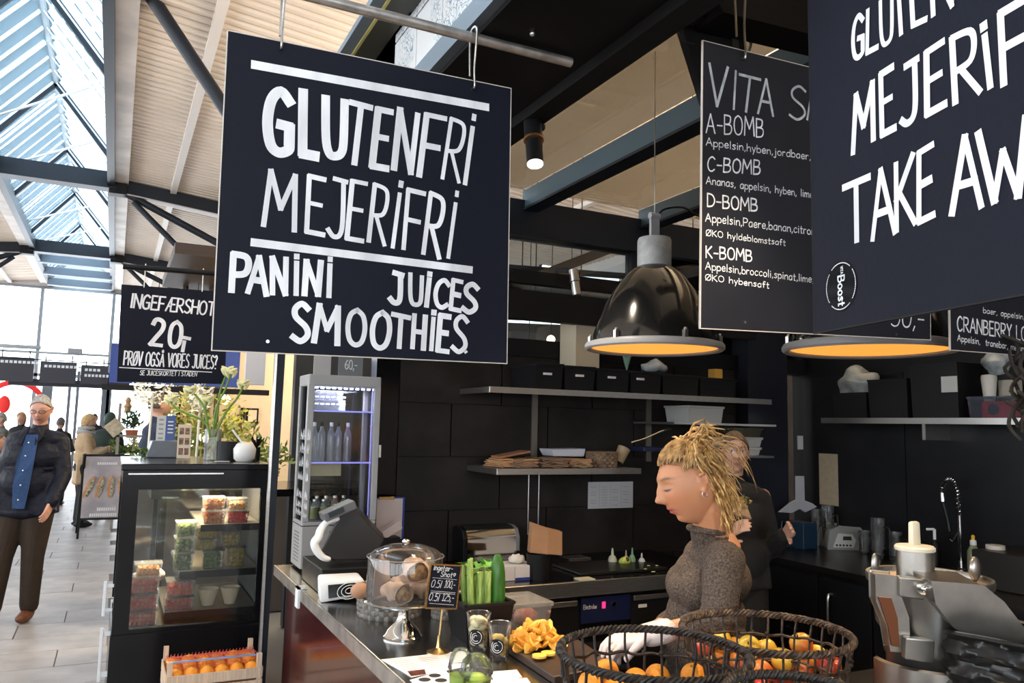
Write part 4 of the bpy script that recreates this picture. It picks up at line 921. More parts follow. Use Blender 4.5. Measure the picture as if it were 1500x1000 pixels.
obj('knob', G().ball(cc+Vector((0, 0, h_+dh+.010)), (.014, .014, .009), 14, 8).tube([cc+Vector((0, 0, h_+dh-.002)), cc+Vector((0, 0, h_+dh+.006))], .005, 8), CHROME, dome, smooth=True)
WRAP = mat('tan_wrap', (.60, .41, .29), .7, noise=.2, nscale=12, bump=.4, bscale=30)
FILL = mat('sandwich_filling', (.28, .10, .05), .7, noise=.6, nscale=60, col2=(.5, .3, .12))
def wrap(c, L, r, rz, tilt, lab):
    t2 = thing('wrapped_sandwich', lab, 'sandwich', c, 'wrapped sandwiches under the dome'); g = G(); g.m = Matrix.Translation(c) @ Matrix.Rotation(rz, 4, 'Z') @ Matrix.Rotation(tilt, 4, 'Y')
    pr = []
    for i in range(9):
        u = i/8; pr.append((r*(.62+.42*math.sin(min(1, u*1.6)*math.pi/2)), u*L-L/2))
    g2 = G(); g2.lathe(pr, (0, 0, 0), 16); 
    for v in g2.v: v.x, v.z = v.z, v.x; n_ = math.sin(v.x*130+v.y*90)*.004; v.z = v.z*.85+n_; v.y += n_
    g.add(g2.v, g2.f); obj('wrapper', g, WRAP, t2, smooth=True, solid=.001)
    g = G(); g.m = Matrix.Translation(c) @ Matrix.Rotation(rz, 4, 'Z') @ Matrix.Rotation(tilt, 4, 'Y'); g.ball((L/2-.004, 0, 0), (.006, r*.86, r*.70), 14, 10); obj('filling', g, FILL, t2, smooth=True)
k = pr_/.13
wz = pz+.010
wrap(Vector((cc.x-.045*k, cc.y-.045*k, wz+.032)), .11, .034, R_(-75), 0, 'wrapped sandwich lying front left under the dome')
wrap(Vector((cc.x+.055*k, cc.y-.04*k, wz+.032)), .10, .034, R_(-50), 0, 'wrapped sandwich lying front right under the dome')
wrap(Vector((cc.x+.02*k, cc.y+.05*k, wz+.034)), .11, .036, R_(15), 0, 'wrapped sandwich lying at the back under the dome')
wrap(Vector((cc.x+.03*k, cc.y+.0*k, wz+.094)), .12, .036, R_(-95), R_(6), 'wrapped sandwich on top of the others under the dome')
single('folded_menu_card', G().slab([(cc.x-.09*k, cc.y+.045, wz), (cc.x-.02*k, cc.y+.075, wz), (cc.x-.03*k, cc.y+.075, wz+.11), (cc.x-.085*k, cc.y+.045, wz+.12)], (0, .004, 0)), mat('cream_card', (.62, .48, .40), .6), 'cream card standing inside the dome behind the sandwiches', 'card')

# brass framed price sign on a stem
bc_ = P(642, 955, 'z', ZT)
t = thing('table_sign', 'small brass-framed ginger shot price sign on a thin stem', 'sign', bc_)
obj('foot', G().lathe([(.0001, 0), (.036, 0), (.036, .003), (.02, .008), (.008, .014), (.005, .03), (.0035, .05)], bc_, 28), BRASS, t, smooth=True)
obj('stem', G().tube([bc_+Vector((0, 0, .02)), P(648, 890, 'y', bc_.y)], .003, 8), BRASS, t, smooth=True)
q0 = P(623, 890, 'y', bc_.y); q1 = P(668, 891, 'y', bc_.y); q3 = P(629, 826, 'y', bc_.y)
W2 = (q1-q0).length; H2 = (q3-q0).length; pq = Plane(q0, q1-q0, q3-q0)
g = G(); g.slab([pq(0, 0, -.004), pq(W2, 0, -.004), pq(W2, H2, -.004), pq(0, H2, -.004)], pq.n*.004); obj('slate', g, BOARD, t)
g = G()
for a_, b_ in (((0, 0), (W2, 0)), ((W2, 0), (W2, H2)), ((W2, H2), (0, H2)), ((0, H2), (0, 0))): g.bar(pq(*a_), pq(*b_), .005, .007, pq.n)
obj('frame', g, BRASS, t)
g = G(); s = W2/44.0
for tx, x, y, x2, h, w_ in (('Ingefær-', 5, 49, 32, 7, .0016), ('Shot♥', 16, 41, 37, 6.5, .0018), ('0.5l', 4, 27, 18, 9.5, .0014), ('100,-', 23, 27, 38, 9.5, .0014), ('0.5l', 3, 10, 17, 9.5, .0016), ('125,-', 22, 10, 38, 9.5, .0016)):
    textline(g, tx, pq, x*s, y*s, x2*s, (y-1)*s, h*s, w_, .0008, slant=.12)
for y in (39, 22, 20, 6): ribbon(g, [(5*s, y*s), (40*s, (y-1.5)*s)], .0009, pq, .0008)
obj('lettering', g, CHALK, t)

# celery bin
GREENL = mat('celery_green', (.24, .42, .06), .45, noise=.25, nscale=20, stretch=(8, 8, 1), col2=(.50, .64, .20))
DKGREEN = mat('cucumber_green', (.035, .13, .015), .35, noise=.3, nscale=14, stretch=(6, 6, 1))
bq = P(712, 940, 'z', ZT); cbx = Vector((bq.x, bq.y+.06, ZT)); dsc = (cbx-Vector((0, 0, CAMH))).dot(Vector(_f))/FPX
bh = P(700, 884, 'y', cbx.y-.06).z-ZT; bw = 36*dsc*1.05
t = thing('vegetable_bin', 'square black plastic bin holding celery and a cucumber', 'container', cbx)
g = G(); wv = bw*.80
g.hexa([cbx+Vector((x*wv, y*wv, 0)) for x, y in ((-1, -1), (1, -1), (1, 1), (-1, 1))], [cbx+Vector((x*bw, y*bw, bh)) for x, y in ((-1, -1), (1, -1), (1, 1), (-1, 1))]); g.f.pop(1)
obj('walls', g, BLACK_PL, t, solid=.004)
g = G(); 
for i in range(4):
    cs = [(-1, -1), (1, -1), (1, 1), (-1, 1)]; a_ = cbx+Vector((cs[i][0]*bw, cs[i][1]*bw, bh)); b_ = cbx+Vector((cs[(i+1) % 4][0]*bw, cs[(i+1) % 4][1]*bw, bh)); g.bar(a_, b_, .014, .008)
obj('rim', g, BLACK_PL, t)
def celery(top, i, r, lab):
    b_ = Vector((cbx.x+(top.x-cbx.x)*.7, cbx.y+(top.y-cbx.y)*.7, ZT+.03)); tt = thing('celery_stalk', lab, 'celery', b_, 'celery stalks in the black bin'); g = G(); ax = (top-b_).normalized(); sx_ = ax.orthogonal().normalized(); sy_ = ax.cross(sx_)
    n = 10; L = 7; vs = []
    th0 = random.uniform(0, 6)
    for l in range(L+1):
        p = b_.lerp(top, l/L)+sx_*.004*math.sin(l*.9+i)
        for k_ in range(n+1):
            a_ = th0+math.pi*1.3*k_/n; rr = r*(1.1-.3*l/L); vs.append(p+sx_*rr*math.cos(a_)+sy_*rr*math.sin(a_))
        for k_ in range(n, -1, -1):
            a_ = th0+math.pi*1.3*k_/n; rr = r*(1.1-.3*l/L)*.62; vs.append(p+sx_*rr*math.cos(a_)+sy_*rr*math.sin(a_))
    m_ = 2*(n+1); fs = []
    for l in range(L):
        for k_ in range(m_): fs.append((l*m_+k_, l*m_+(k_+1) % m_, (l+1)*m_+(k_+1) % m_, (l+1)*m_+k_))
    fs.append(tuple(range(L*m_, (L+1)*m_))); g.add(vs, fs); obj('stalk', g, GREENL, tt, smooth=True)
    if i % 2 == 0:
        g = G()
        for q in range(7):
            a_ = q*.9+i; p = top+Vector((.012*math.cos(a_), .012*math.sin(a_), -.01+.004*q)); o_ = p+Vector((.022*math.cos(a_), .022*math.sin(a_), .004)); sd = Vector((-math.sin(a_), math.cos(a_), .3))*.009
            g.add([top, p+sd, o_, p-sd], [(0, 1, 2, 3)])
        obj('leaf_tuft', g, mat('celery_leaf', (.12, .32, .04), .5), tt, kind='stuff')
spots_c = [(680, 826), (688, 818), (697, 832), (704, 838), (712, 826), (716, 836), (690, 845), (727, 815 + 30)]
labs = ['leftmost celery stalk leaning out of the black bin', 'tallest celery stalk with a cut yellow top in the bin', 'leafy celery stalk third from the left in the bin', 'bright celery stalk in the middle of the bin', 'pale celery stalk behind the middle ones in the bin', 'celery stalk just left of the cucumber', 'short celery stalk at the front left of the bin', 'celery stalk at the back by the cucumber']
for i, (x, y) in enumerate(spots_c[:7]):
    top = P(x, y, 'y', cbx.y+(-.035 if i % 2 else .02)); celery(top, i, .013+.003*(i % 3 == 0), labs[i])
ct_ = P(729, 812, 'y', cbx.y-.02); cb0 = Vector((ct_.x+.004, cbx.y-.02, ZT+.03)); g = G(); LL = (ct_-cb0).length
pts = [cb0.lerp(ct_, q/8) for q in range(9)]; g.tube(pts, [.012, .022, .025, .026, .026, .026, .025, .021, .010], 16)
single('cucumber', g, DKGREEN, 'dark green cucumber standing beside the celery', 'cucumber', smooth=True)

# tupperware with ham
tq = P(775, 922, 'z', ZT); tx_, ty_ = tq.x, tq.y+.07; ts = (Vector((tx_, ty_, 1))-Vector((0, 0, CAMH))).dot(Vector(_f))/FPX
t = thing('plastic_tub', 'clear lidded plastic tub with meat inside beside the celery bin', 'container', (tx_, ty_, ZT))
hw = 33*ts; th_ = P(770, 884, 'y', ty_-.08).z-ZT
g = G(); g.hexa([(tx_+x*hw*.85, ty_+y*.08, ZT) for x, y in ((-1, -1), (1, -1), (1, 1), (-1, 1))], [(tx_+x*hw, ty_+y*.09, ZT+th_) for x, y in ((-1, -1), (1, -1), (1, 1), (-1, 1))]); obj('box', g, PLASTIC, t)
g = G(); g.box((tx_-hw-.004, ty_-.094, ZT+th_-.012), (tx_+hw+.004, ty_+.094, ZT+th_+.003)); l2 = obj('lid', g, PLASTIC, t, bev=.003)
g = G()
for i in range(26): g.box((tx_-hw+i*hw*2/26, ty_-.0965, ZT+th_-.010), (tx_-hw+i*hw*2/26+.003, ty_-.094, ZT+th_+.001))
obj('lid_ribs', g, PLASTIC, l2, kind='stuff')
g = G(); g.ball((tx_+.005, ty_-.03, ZT+.035), (.045, .035, .032), 16, 10)
for v in g.v: v.z += .006*math.sin(v.x*180)+.004*math.cos(v.y*200); v.z = max(v.z, ZT+.002)
single('meat_slices', g, mat('ham', (.55, .16, .12), .45, noise=.1, nscale=28, col2=(.72, .50, .40)), 'pink marbled meat inside the clear tub', 'meat', smooth=True)

# clear cups with fruit
CUPL = glassy('cup_plastic', (.98, .98, .98), .10, .03, haze=.05)
def cup(c, r0, r1, h, lab, group, label_badge=True, fillm=None, nfill=8, dome_=False, fillh=.8):
    c = Vector(c); t = thing('plastic_cup', lab, 'cup', c, group)
    obj('wall', G().lathe([(.0001, .001), (r0, .001), (r0, .004), (r1, h), (r1+.002, h+.002), (r1, h+.004)], c, 32), CUPL, t, smooth=True)
    if label_badge:
        g = G(); vs = []
        d = Vector((-c.x, -c.y, 0)).normalized(); a0 = math.atan2(d.y, d.x)-.25
        zc = h*.42; br = h*.22
        def onc(a_, z): rr = r0+(r1-r0)*z/h+.0008; return c+Vector((rr*math.cos(a0+a_), rr*math.sin(a0+a_), z))
        rm = (r0+r1)/2
        vs = [onc(0, zc)]; N = 24
        for k_ in range(N): vs.append(onc(br*math.cos(2*math.pi*k_/N)/rm, zc+br*math.sin(2*math.pi*k_/N)))
        g.add(vs, [(0, 1+k_, 1+(k_+1) % N) for k_ in range(N)]); bd = obj('badge', g, BLACK, t, label='round black badge with a white spiral')
        g = G()
        for rr_, sw in ((.78, .9), (.5, .7), (.25, .5)):
            pts = [onc(br*rr_*math.cos(a_)/rm, zc+br*rr_*math.sin(a_))+d*.0008 for a_ in [k_*math.pi/9+rr_*3 for k_ in range(int(18*sw))]]; g.tube(pts, .0011, 4)
        obj('spiral', g, CHALK, bd, kind='stuff')
    if fillm:
        rnd = random.Random(int(c.x*1000)); 
        for i in range(nfill):
            z = .012+(h*fillh-.02)*i/nfill; rr = (r0+(r1-r0)*z/h)*.45; a_ = i*2.4; p = c+Vector((rr*math.cos(a_), rr*math.sin(a_), z+.008))
            g = G(); g.m = Matrix.Translation(p) @ Euler((rnd.uniform(-.6, .6), rnd.uniform(-.6, .6), rnd.uniform(0, 3))).to_matrix().to_4x4(); g.ball((0, 0, 0), (rr*1.2, rr*.95, .012), 10, 6); obj('fruit_piece', g, fillm, t, smooth=True)
    return t
PEAR = mat('peeled_ginger', (.78, .72, .42), .4, noise=.15, nscale=30, col2=(.78, .76, .52))
c1 = P(700, 952, 'z', ZT); s1_ = (c1-Vector((0, 0, CAMH))).dot(Vector(_f))/FPX
cup(c1, 12.5*s1_, 18*s1_, 52*s1_, 'clear cup of pale fruit pieces with a round black badge, left of its pair', 'clear cups on the counter', True, PEAR, 16, fillh=.92)
c2 = P(731, 965, 'z', ZT); s2_ = (c2-Vector((0, 0, CAMH))).dot(Vector(_f))/FPX
cup(c2, 13*s2_, 17*s2_, 50*s2_, 'clear cup of yellow fruit beside the cutting board, right of its pair', 'clear cups on the counter', True, mat('yellow_fruit', (.72, .48, .12), .4, noise=.2, nscale=20), 8, fillh=.7)
GSM = mat('green_smoothie', (.42, .62, .08), .35, noise=.2, nscale=30)
for (x, y, r, z_, lab) in ((673, 1000, 18, 0, 'domed smoothie cup at the bottom edge, left one'), (696, 1008, 24, 0, 'domed smoothie cup with bright green juice, right one')):
    cz = P(x, 1040, 'z', ZT); s3 = (cz-Vector((0, 0, CAMH))).dot(Vector(_f))/FPX; topz = P(x, y-22, 'y', cz.y).z; hh = topz-ZT
    t = cup(cz, r*.66*s3, r*s3, hh, lab, 'smoothie cups with domed lids', False)
    obj('juice', G().lathe([(.0001, .004), (r*.64*s3, .004), (r*.88*s3, hh*.86), (.0001, hh*.88)], cz, 24), GSM, t, smooth=True)
    if r == 24: obj('ice_mound', G().ball(cz+Vector((0, 0, hh*.88)), (r*.6*s3, r*.6*s3, .012), 14, 8), mat('green_pulp', (.45, .62, .06), .5), t, smooth=True)
    dm = obj('dome_lid', G().lathe([(r*1.04*s3, hh), (r*1.05*s3, hh+.004), (r*.98*s3, hh+.012), (r*.86*s3, hh+.030), (r*.55*s3, hh+.044), (r*.2*s3, hh+.048), (.0001, hh+.0485)], cz, 32), CUPL, t, smooth=True)
# papers on the counter
def paper(pts, m, name, lab, cat='paper', dz=0.0, th=.0012):
    q = [P(x, y, 'z', ZT+dz) for x, y in pts]; g = G(); g.slab(q, (0, 0, th)); return single(name, g, m, lab, cat)
fl = thing('flyer', 'large white printed price sheet lying by the counter edge', 'paper', P(620, 975, 'z', ZT))
q = [P(x, y, 'z', ZT) for x, y in ((558, 966), (681, 953), (690, 975), (603, 992))]; obj('sheet', G().slab(q, (0, 0, .001)), PAPER, fl)
g = G()
for i in range(7):
    a_ = q[0].lerp(q[3], (i+.8)/9.5); b_ = q[1].lerp(q[2], (i+.8)/9.5)
    for s0 in (.06, .4, .72): g.bar(a_.lerp(b_, s0)+Vector((0, 0, .0014)), a_.lerp(b_, s0+.22)+Vector((0, 0, .0014)), .0014, .0004)
obj('print_rows', g, mat('grey_print', (.3, .3, .32), .7), fl, kind='stuff')
obj('photo_strip', G().slab([P(x, y, 'z', ZT+.0012) for x, y in ((597, 983), (622, 980), (624, 987), (602, 990))], (0, 0, .0004)), mat('brown_photo', (.12, .03, .02), .4, noise=.8, nscale=60), fl)
cd = thing('voucher_card', 'white card printed with black ovals at the front of the counter', 'card', P(640, 995, 'z', ZT+.002))
q = [P(x, y, 'z', ZT+.0016) for x, y in ((600, 996), (652, 981), (672, 1002), (620, 1016))]; obj('sheet', G().slab(q, (0, 0, .001)), PAPER, cd)
for (x, y) in ((622, 995), (637, 989), (646, 996)):
    c = P(x, y, 'z', ZT+.003); obj('oval_mark', G().tube([c, c+Vector((0, 0, .0003))], .0165, 20), INK, cd)
paper([(718, 984), (757, 981), (765, 992), (724, 1000)], PAPER, 'white_leaflet', 'blank white leaflet by the smoothie cups, upper of two', dz=.002)
paper([(716, 996), (772, 993), (785, 1012), (725, 1015)], PAPER, 'white_leaflet', 'blank white leaflet at the bottom edge, lower of two', dz=.004)
# cutting board with mango / orange pieces
t = thing('cutting_board', 'dark cutting board under the heap of cut orange fruit', 'cutting board', P(820, 975, 'z', ZT))
q = [P(745, 972-0, 'z', ZT), P(742, 950, 'z', ZT), P(840, 938, 'z', ZT), P(905, 965, 'z', ZT), P(905, 992, 'z', ZT), P(815, 1004, 'z', ZT)]
q = [P(741, 955, 'z', ZT), P(812, 1003, 'z', ZT), P(905, 985, 'z', ZT), P(838, 940, 'z', ZT)]
obj('slab', G().slab(q, (0, 0, .022)), mat('dark_board', (.045, .025, .018), .45, noise=.3, nscale=8), t, bev=.004)
ORP = mat('cut_mango', (.85, .34, .03), .4, noise=.2, nscale=18, col2=(.92, .55, .10)); YEP = mat('yellow_peel', (.88, .58, .10), .4, noise=.15, nscale=18)
rnd = random.Random(11); pc0 = None; hc = P(788, 948, 'z', ZT+.022); LABP = ['orange slice', 'yellow slice']
proto = {}
for j, (m_, sz) in enumerate(((ORP, (.026, .016, .006)), (YEP, (.024, .020, .005)))):
    g = G(); g.ball((0, 0, 0), sz, 10, 6)
    for v in g.v: v.z += v.x*v.x*14
    proto[j] = obj('fruit_slice', g, m_, None, smooth=True); tag(proto[j], 'cut %s in the heap on the dark board' % LABP[j], 'fruit', 'cut fruit heap')
for i in range(120):
    rr = math.sqrt(rnd.random()); a_ = rnd.uniform(0, 2*math.pi); x = hc.x+.085*rr*math.cos(a_); y = hc.y+.015+.072*rr*math.sin(a_); z = ZT+.026+.070*(1-rr**1.6)*rnd.uniform(.55, 1)
    j = 1 if rr*math.cos(a_) > .25 and rnd.random() < .75 or rnd.random() < .2 else 0
    o = proto[j] if (i == 0 and j == 0) else proto[j].copy()
    if o is not proto[j]: COL.objects.link(o)
    o.location = (x, y, z); o.rotation_euler = (rnd.uniform(-1.1, 1.1), rnd.uniform(-1.1, 1.1), rnd.uniform(0, 6.3)); o.scale = (rnd.uniform(.7, 1.15),)*3
proto[1].location = (hc.x+.05, hc.y-.05, ZT+.031)
for (x, y) in ((790, 962), (803, 958)):
    p = P(x, y, 'z', ZT+.03); single('citrus_slice', G().tube([p, p+Vector((0, 0, .006))], .021, 18), YEP, 'round yellow slice at the front of the fruit heap' if x == 790 else 'round yellow slice leaning right at the front of the fruit heap', 'fruit')
# ================================================================ FRUIT BASKETS
BWICK = mat('black_wicker', (.008, .006, .005), .5, noise=.5, nscale=60, bump=.3, bscale=80, col2=(.022, .014, .009))
BWICK2 = mat('brown_black_wicker', (.014, .009, .006), .45, noise=.5, nscale=50, bump=.3, bscale=80, col2=(.10, .055, .03))
def fruit_basket(c, R, H, m, label, n=30, rows=4, seed=1):
    c = Vector(c); t = thing('wicker_basket', label, 'basket', c, 'open black wicker fruit baskets'); rnd = random.Random(seed)
    N = 150; 
    rim = obj('rim', G().tube([c+Vector((R*math.cos(2*math.pi*k/60), R*math.sin(2*math.pi*k/60), H)) for k in range(60)], .006, 8, closed=True), m, t, smooth=True)
    for s in range(4):
        pts = []
        for k in range(N*2):
            a = 2*math.pi*k/(N*2); b = a*26+s*math.pi/2; r = R+.0062*math.cos(b); pts.append(c+Vector((r*math.cos(a), r*math.sin(a), H+.0062*math.sin(b))))
        obj('braid_strand', G().tube(pts, .0036, 5, closed=True), m, rim, smooth=True)
    for i in range(n):
        a = 2*math.pi*i/n; pts = []
        for q in range(6):
            u = q/5; aa = a+rnd.uniform(-.025, .025); r = R*(.84+.16*u); pts.append(c+Vector((r*math.cos(aa), r*math.sin(aa), .005+u*(H-.005))))
        obj('stake', G().tube(catmull(pts, 3), .0031, 6), m, t, smooth=True)
    for j in range(rows):
        z = H*(j+.6)/(rows+.35); pts = []
        for k in range(120):
            a = 2*math.pi*k/120; r = R*(.84+.16*z/H)+.003*math.cos(a*n/2+j*math.pi); pts.append(c+Vector((r*math.cos(a), r*math.sin(a), z+.004*math.sin(a*3+j)+.0025*math.sin(a*17+j*2))))
        obj('weave_ring', G().tube(pts, .0036, 6, closed=True), m, t, smooth=True)
        g = G()
        for i in range(n):
            a = 2*math.pi*i/n; r = R*(.84+.16*z/H)+.001; p = c+Vector((r*math.cos(a), r*math.sin(a), z)); g.ball(p, (.0062, .0062, .0055), 6, 4)
        obj('knots', g, m, t, kind='stuff', smooth=True)
    obj('bottom', G().lathe([(.0001, .006), (R*.84, .006), (R*.84, .0), (.0001, 0)], c, 32), m, t)
    return t
ORG = mat('orange_peel', (.86, .30, .02), .42, noise=.12, nscale=6, bump=.25, bscale=160)
def apple_mat(name, a, b):
    return mat(name, a, .25, noise=.1, nscale=9, col2=b, coat=.3)
AP = [apple_mat('apple_yellow_red', (.80, .56, .08), (.78, .10, .02)), apple_mat('apple_red', (.50, .012, .012), (.68, .10, .03)), apple_mat('mango_yellow', (.85, .58, .07), (.88, .48, .05)), apple_mat('apple_orange_red', (.78, .30, .04), (.66, .05, .02))]
def fruit(c, r, m, name, label, cat, group, stem=True, seed=0):
    c = Vector(c); rnd = random.Random(seed); t = thing(name, label, cat, c, group); g = G()
    g.m = Matrix.Translation(c) @ Euler((rnd.uniform(-.9, .9), rnd.uniform(-.9, .9), rnd.uniform(0, 6))).to_matrix().to_4x4()
    if name == 'apple':
        pr = [(.0001, -.80*r), (.25*r, -.90*r), (.62*r, -.80*r), (.90*r, -.42*r), (1.0*r, .05*r), (.92*r, .48*r), (.66*r, .80*r), (.34*r, .88*r), (.12*r, .74*r), (.0001, .66*r)]
        g.lathe(pr, (0, 0, 0), 20)
    else: g.ball((0, 0, 0), (r, r, r*.96), 20, 14)
    obj('flesh', g, m, t, smooth=True)
    g2 = G(); g2.m = g.m
    if name == 'apple': g2.tube([(0, 0, .66*r), (.1*r, 0, 1.05*r)], .0016, 5); obj('stem', g2, mat('stem_brown', (.08, .05, .02), .7), t)
    else: g2.tube([(0, 0, .95*r), (0, 0, .985*r)], .003, 6); obj('stem_button', g2, mat('stem_green', (.12, .16, .03), .7), t)
    return t
B1 = PD(957, 955, 1.67); B2 = PD(1121, 925, 1.93); B3 = PD(1165, 1018, 1.42)
R1 = 141*1.67/FPX-.006; R2 = 123*1.93/FPX-.006; R3 = .122
fruit_basket((B1.x, B1.y, ZT), R1, B1.z-ZT, BWICK, 'round black wicker basket of oranges, front left one', 30, 3, 1)
fruit_basket((B2.x, B2.y, ZT), R2, B2.z-ZT, BWICK2, 'round brown-black wicker basket of apples in front of the woman', 32, 3, 2)
fruit_basket((B3.x, B3.y, ZT), R3, B3.z-ZT, BWICK, 'round black wicker basket mostly below the bottom edge', 26, 3, 3)
posn = ['left', 'middle', 'right', 'rear', 'front', 'far right']
def put(x, y, r, base, Rb, m, name, lab, cat, group, seed):
    """fruit whose middle is seen at pixel x,y inside a basket"""
    p = P(x, y, 'z', base); p.z = base
    return fruit(p, r, m, name, lab, cat, group, seed=seed)
# oranges: seen ones first, then those filling the bottom
zz1 = ZT+.115
og = [(888, 984, 'orange at the left of the front basket, topmost'), (932, 998, 'orange in the middle of the front basket'), (963, 992, 'orange behind the middle one in the front basket'), (1016, 990, 'orange at the right of the front basket'), (866, 1002, 'orange against the left side of the front basket'), (905, 1006, 'orange low at the front of the basket')]
cnt = 0
for i, (x, y, lab) in enumerate(og):
    put(x, y, .0305, zz1, R1, ORG, 'orange', lab, 'orange', 'oranges in the front basket', i)
for i in range(9):
    a = i*2*math.pi/9; fruit((B1.x+.115*math.cos(a), B1.y+.115*math.sin(a), ZT+.040), .0305, ORG, 'orange', 'orange in the lower layer of the front basket', 'orange', 'lower layer of oranges', seed=i+20)
for i in range(4): a = i*math.pi/2; fruit((B1.x+.045*math.cos(a), B1.y+.045*math.sin(a), ZT+.040), .0305, ORG, 'orange', 'orange in the lower layer of the front basket', 'orange', 'lower layer of oranges', seed=i+40)
ag = [(1174, 944, 0, .13, 'red and yellow apple on top at the right of the rear basket'), (1146, 966, 2, .10, 'large yellow apple in the middle of the rear basket'), (1098, 948, 2, .115, 'yellow apple left of the middle in the rear basket'), (1122, 952, 2, .10, 'yellow apple with a dimple in the rear basket'), (1055, 938, 2, .115, 'yellow apple at the left under the basket rim'), (1033, 945, 1, .11, 'bright red apple at the far left of the rear basket'),
      (1075, 950, 0, .09, 'blushed apple near the left of the rear basket'), (1115, 985, 3, .07, 'orange-red apple low at the front of the rear basket'), (1195, 962, 2, .10, 'yellow apple right of the middle in the rear basket'), (1214, 975, 1, .10, 'deep red apple at the right side of the rear basket'), (1178, 982, 3, .07, 'orange-red apple low at the right of the rear basket'), (1085, 970, 3, .07, 'orange-red apple low left in the rear basket'), (1050, 962, 0, .07, 'blushed apple low at the far left of the rear basket'), (1146, 990, 1, .05, 'red apple low at the front middle of the rear basket')]
for i, (x, y, mi, dz, lab) in enumerate(ag):
    put(x, y, .031, ZT+dz, R2, AP[mi], 'apple', lab, 'apple', 'apples in the rear basket', i+60)
for i in range(9):
    a = i*2*math.pi/9+.2; fruit((B2.x+.115*math.cos(a), B2.y+.115*math.sin(a), ZT+.036), .030, AP[i % 4], 'apple', 'apple in the bottom layer of the rear basket', 'apple', 'bottom layer of apples', seed=i+90)

# ================================================================ JUICER
jr = PD(1360, 842, 1.90); js = 1.90/FPX; J = Vector((jr.x, jr.y, ZT)); jz = jr.z-ZT
ALU = mat('cast_aluminium', (.36, .34, .31), .30, .95, noise=.14, nscale=14)
t = thing('juicer', 'large cast aluminium juice machine with a cream plunger and side chute', 'juicer', J)
RJ = 84*js
obj('base', G().lathe([(.0001, 0), (RJ*.85, 0), (RJ*.88, .01), (RJ*.90, jz*.26), (RJ*.86, jz*.30)], J, 40), mat('juicer_base', (.05, .022, .016), .3), t, smooth=True)
obj('base_collar', G().lathe([(RJ*.92, jz*.26), (RJ*.96, jz*.27), (RJ*.96, jz*.46), (RJ*.92, jz*.47), (RJ*.86, jz*.30)], J, 40, a0=R_(150), a1=R_(250)), ALU, t, smooth=True, solid=.003)
obj('body', G().lathe([(RJ*.70, jz*.28), (RJ*.72, jz*.6), (RJ*.86, jz*.68), (RJ*.92, jz*.9), (RJ*.95, jz*.94)], J, 44), ALU, t, smooth=True)
obj('bowl_rim', G().lathe([(RJ*.95, jz*.93), (RJ*1.0, jz*.95), (RJ*1.015, jz*.985), (RJ*1.0, jz), (RJ*.95, jz), (RJ*.93, jz*.985), (RJ*.92, jz*.96), (.0001, jz*.955)], J, 56), ALU, t, smooth=True)
obj('lid', G().lathe([(RJ*.93, jz*.965), (RJ*.6, jz*.975), (.0001, jz*.98)], J, 40), mat('lid_warm_steel', (.55, .44, .36), .35, .8), t, smooth=True)
def at_px(x, y, dd=0): return P(x, y, 'y', J.y+dd)
ctc = PD(1341, 838, 1.86); cr = 25*js; ctz = P(1341, 806, 'y', ctc.y).z
obj('feed_tube', G().lathe([(cr, 0), (cr, ctz-(J.z+jz*.96)), (cr*.9, ctz-(J.z+jz*.96))], (ctc.x, ctc.y, J.z+jz*.96), 28), ALU, t, smooth=True)
CREAM = mat('cream_plastic', (.66, .60, .46), .4)
pl_ = obj('plunger', G().lathe([(cr*1.0, 0), (cr*1.07, .001), (cr*1.08, .008), (cr*1.0, .012), (.0001, .014)], (ctc.x, ctc.y, ctz), 28), CREAM, t, smooth=True)
pt_ = P(1341, 763, 'y', ctc.y); obj('handle', G().hexa([(ctc.x+x*9*js, ctc.y+y*5*js, ctz+.01) for x, y in ((-1, -1), (1, -1), (1, 1), (-1, 1))], [(ctc.x+x*8.5*js, ctc.y+y*4.5*js, pt_.z) for x, y in ((-1, -1), (1, -1), (1, 1), (-1, 1))]), CREAM, pl_, bev=.006, smooth=True)
for (x, y, w_) in ((1282, 822, 6), (1428, 827, 9)):
    p = PD(x, y, 1.9); q = PD(x, y-9, 1.9); obj('lug', G().ball(PD(x, y+6, 1.9), (w_*js*1.3, w_*js*.7, 18*js), 14, 10), ALU, t, smooth=True)
# clamp arm left
A1 = [PD(x, y, 1.80) for x, y in ((1284, 842), (1312, 845), (1318, 872), (1330, 905), (1332, 955), (1306, 952), (1300, 915), (1285, 880))]
g = G(); n_ = Vector(_f)*.035; g.add(A1+[p+n_ for p in A1], [tuple(range(8)), tuple(range(8, 16))[::-1]]+[(i, (i+1) % 8, (i+1) % 8+8, i+8) for i in range(8)]); obj('clamp_arm', g, ALU, t, bev=.003)
A2 = [PD(x, y, 1.795) for x, y in ((1287, 874), (1306, 876), (1315, 905), (1318, 948), (1307, 946), (1301, 916))]
g = G(); n_ = Vector(_f)*.008; g.add(A2+[p+n_ for p in A2], [tuple(range(6)), tuple(range(6, 12))[::-1]]+[(i, (i+1) % 6, (i+1) % 6+6, i+6) for i in range(6)]); obj('copper_inlay', g, mat('copper_brown', (.20, .07, .03), .3, .6), t)
obj('bracket_plate', G().slab([PD(x, y, 1.79) for x, y in ((1318, 845), (1372, 850), (1372, 882), (1318, 874))], Vector(_f)*.02), ALU, t, bev=.003)
p = PD(1354, 862, 1.775); obj('bolt', G().ball(p, .0085, 12, 8), CHROME, t, smooth=True)
obj('lower_plate', G().slab([PD(x, y, 1.78) for x, y in ((1328, 934), (1370, 938), (1368, 972), (1326, 966))], Vector(_f)*.02), ALU, t, bev=.003)
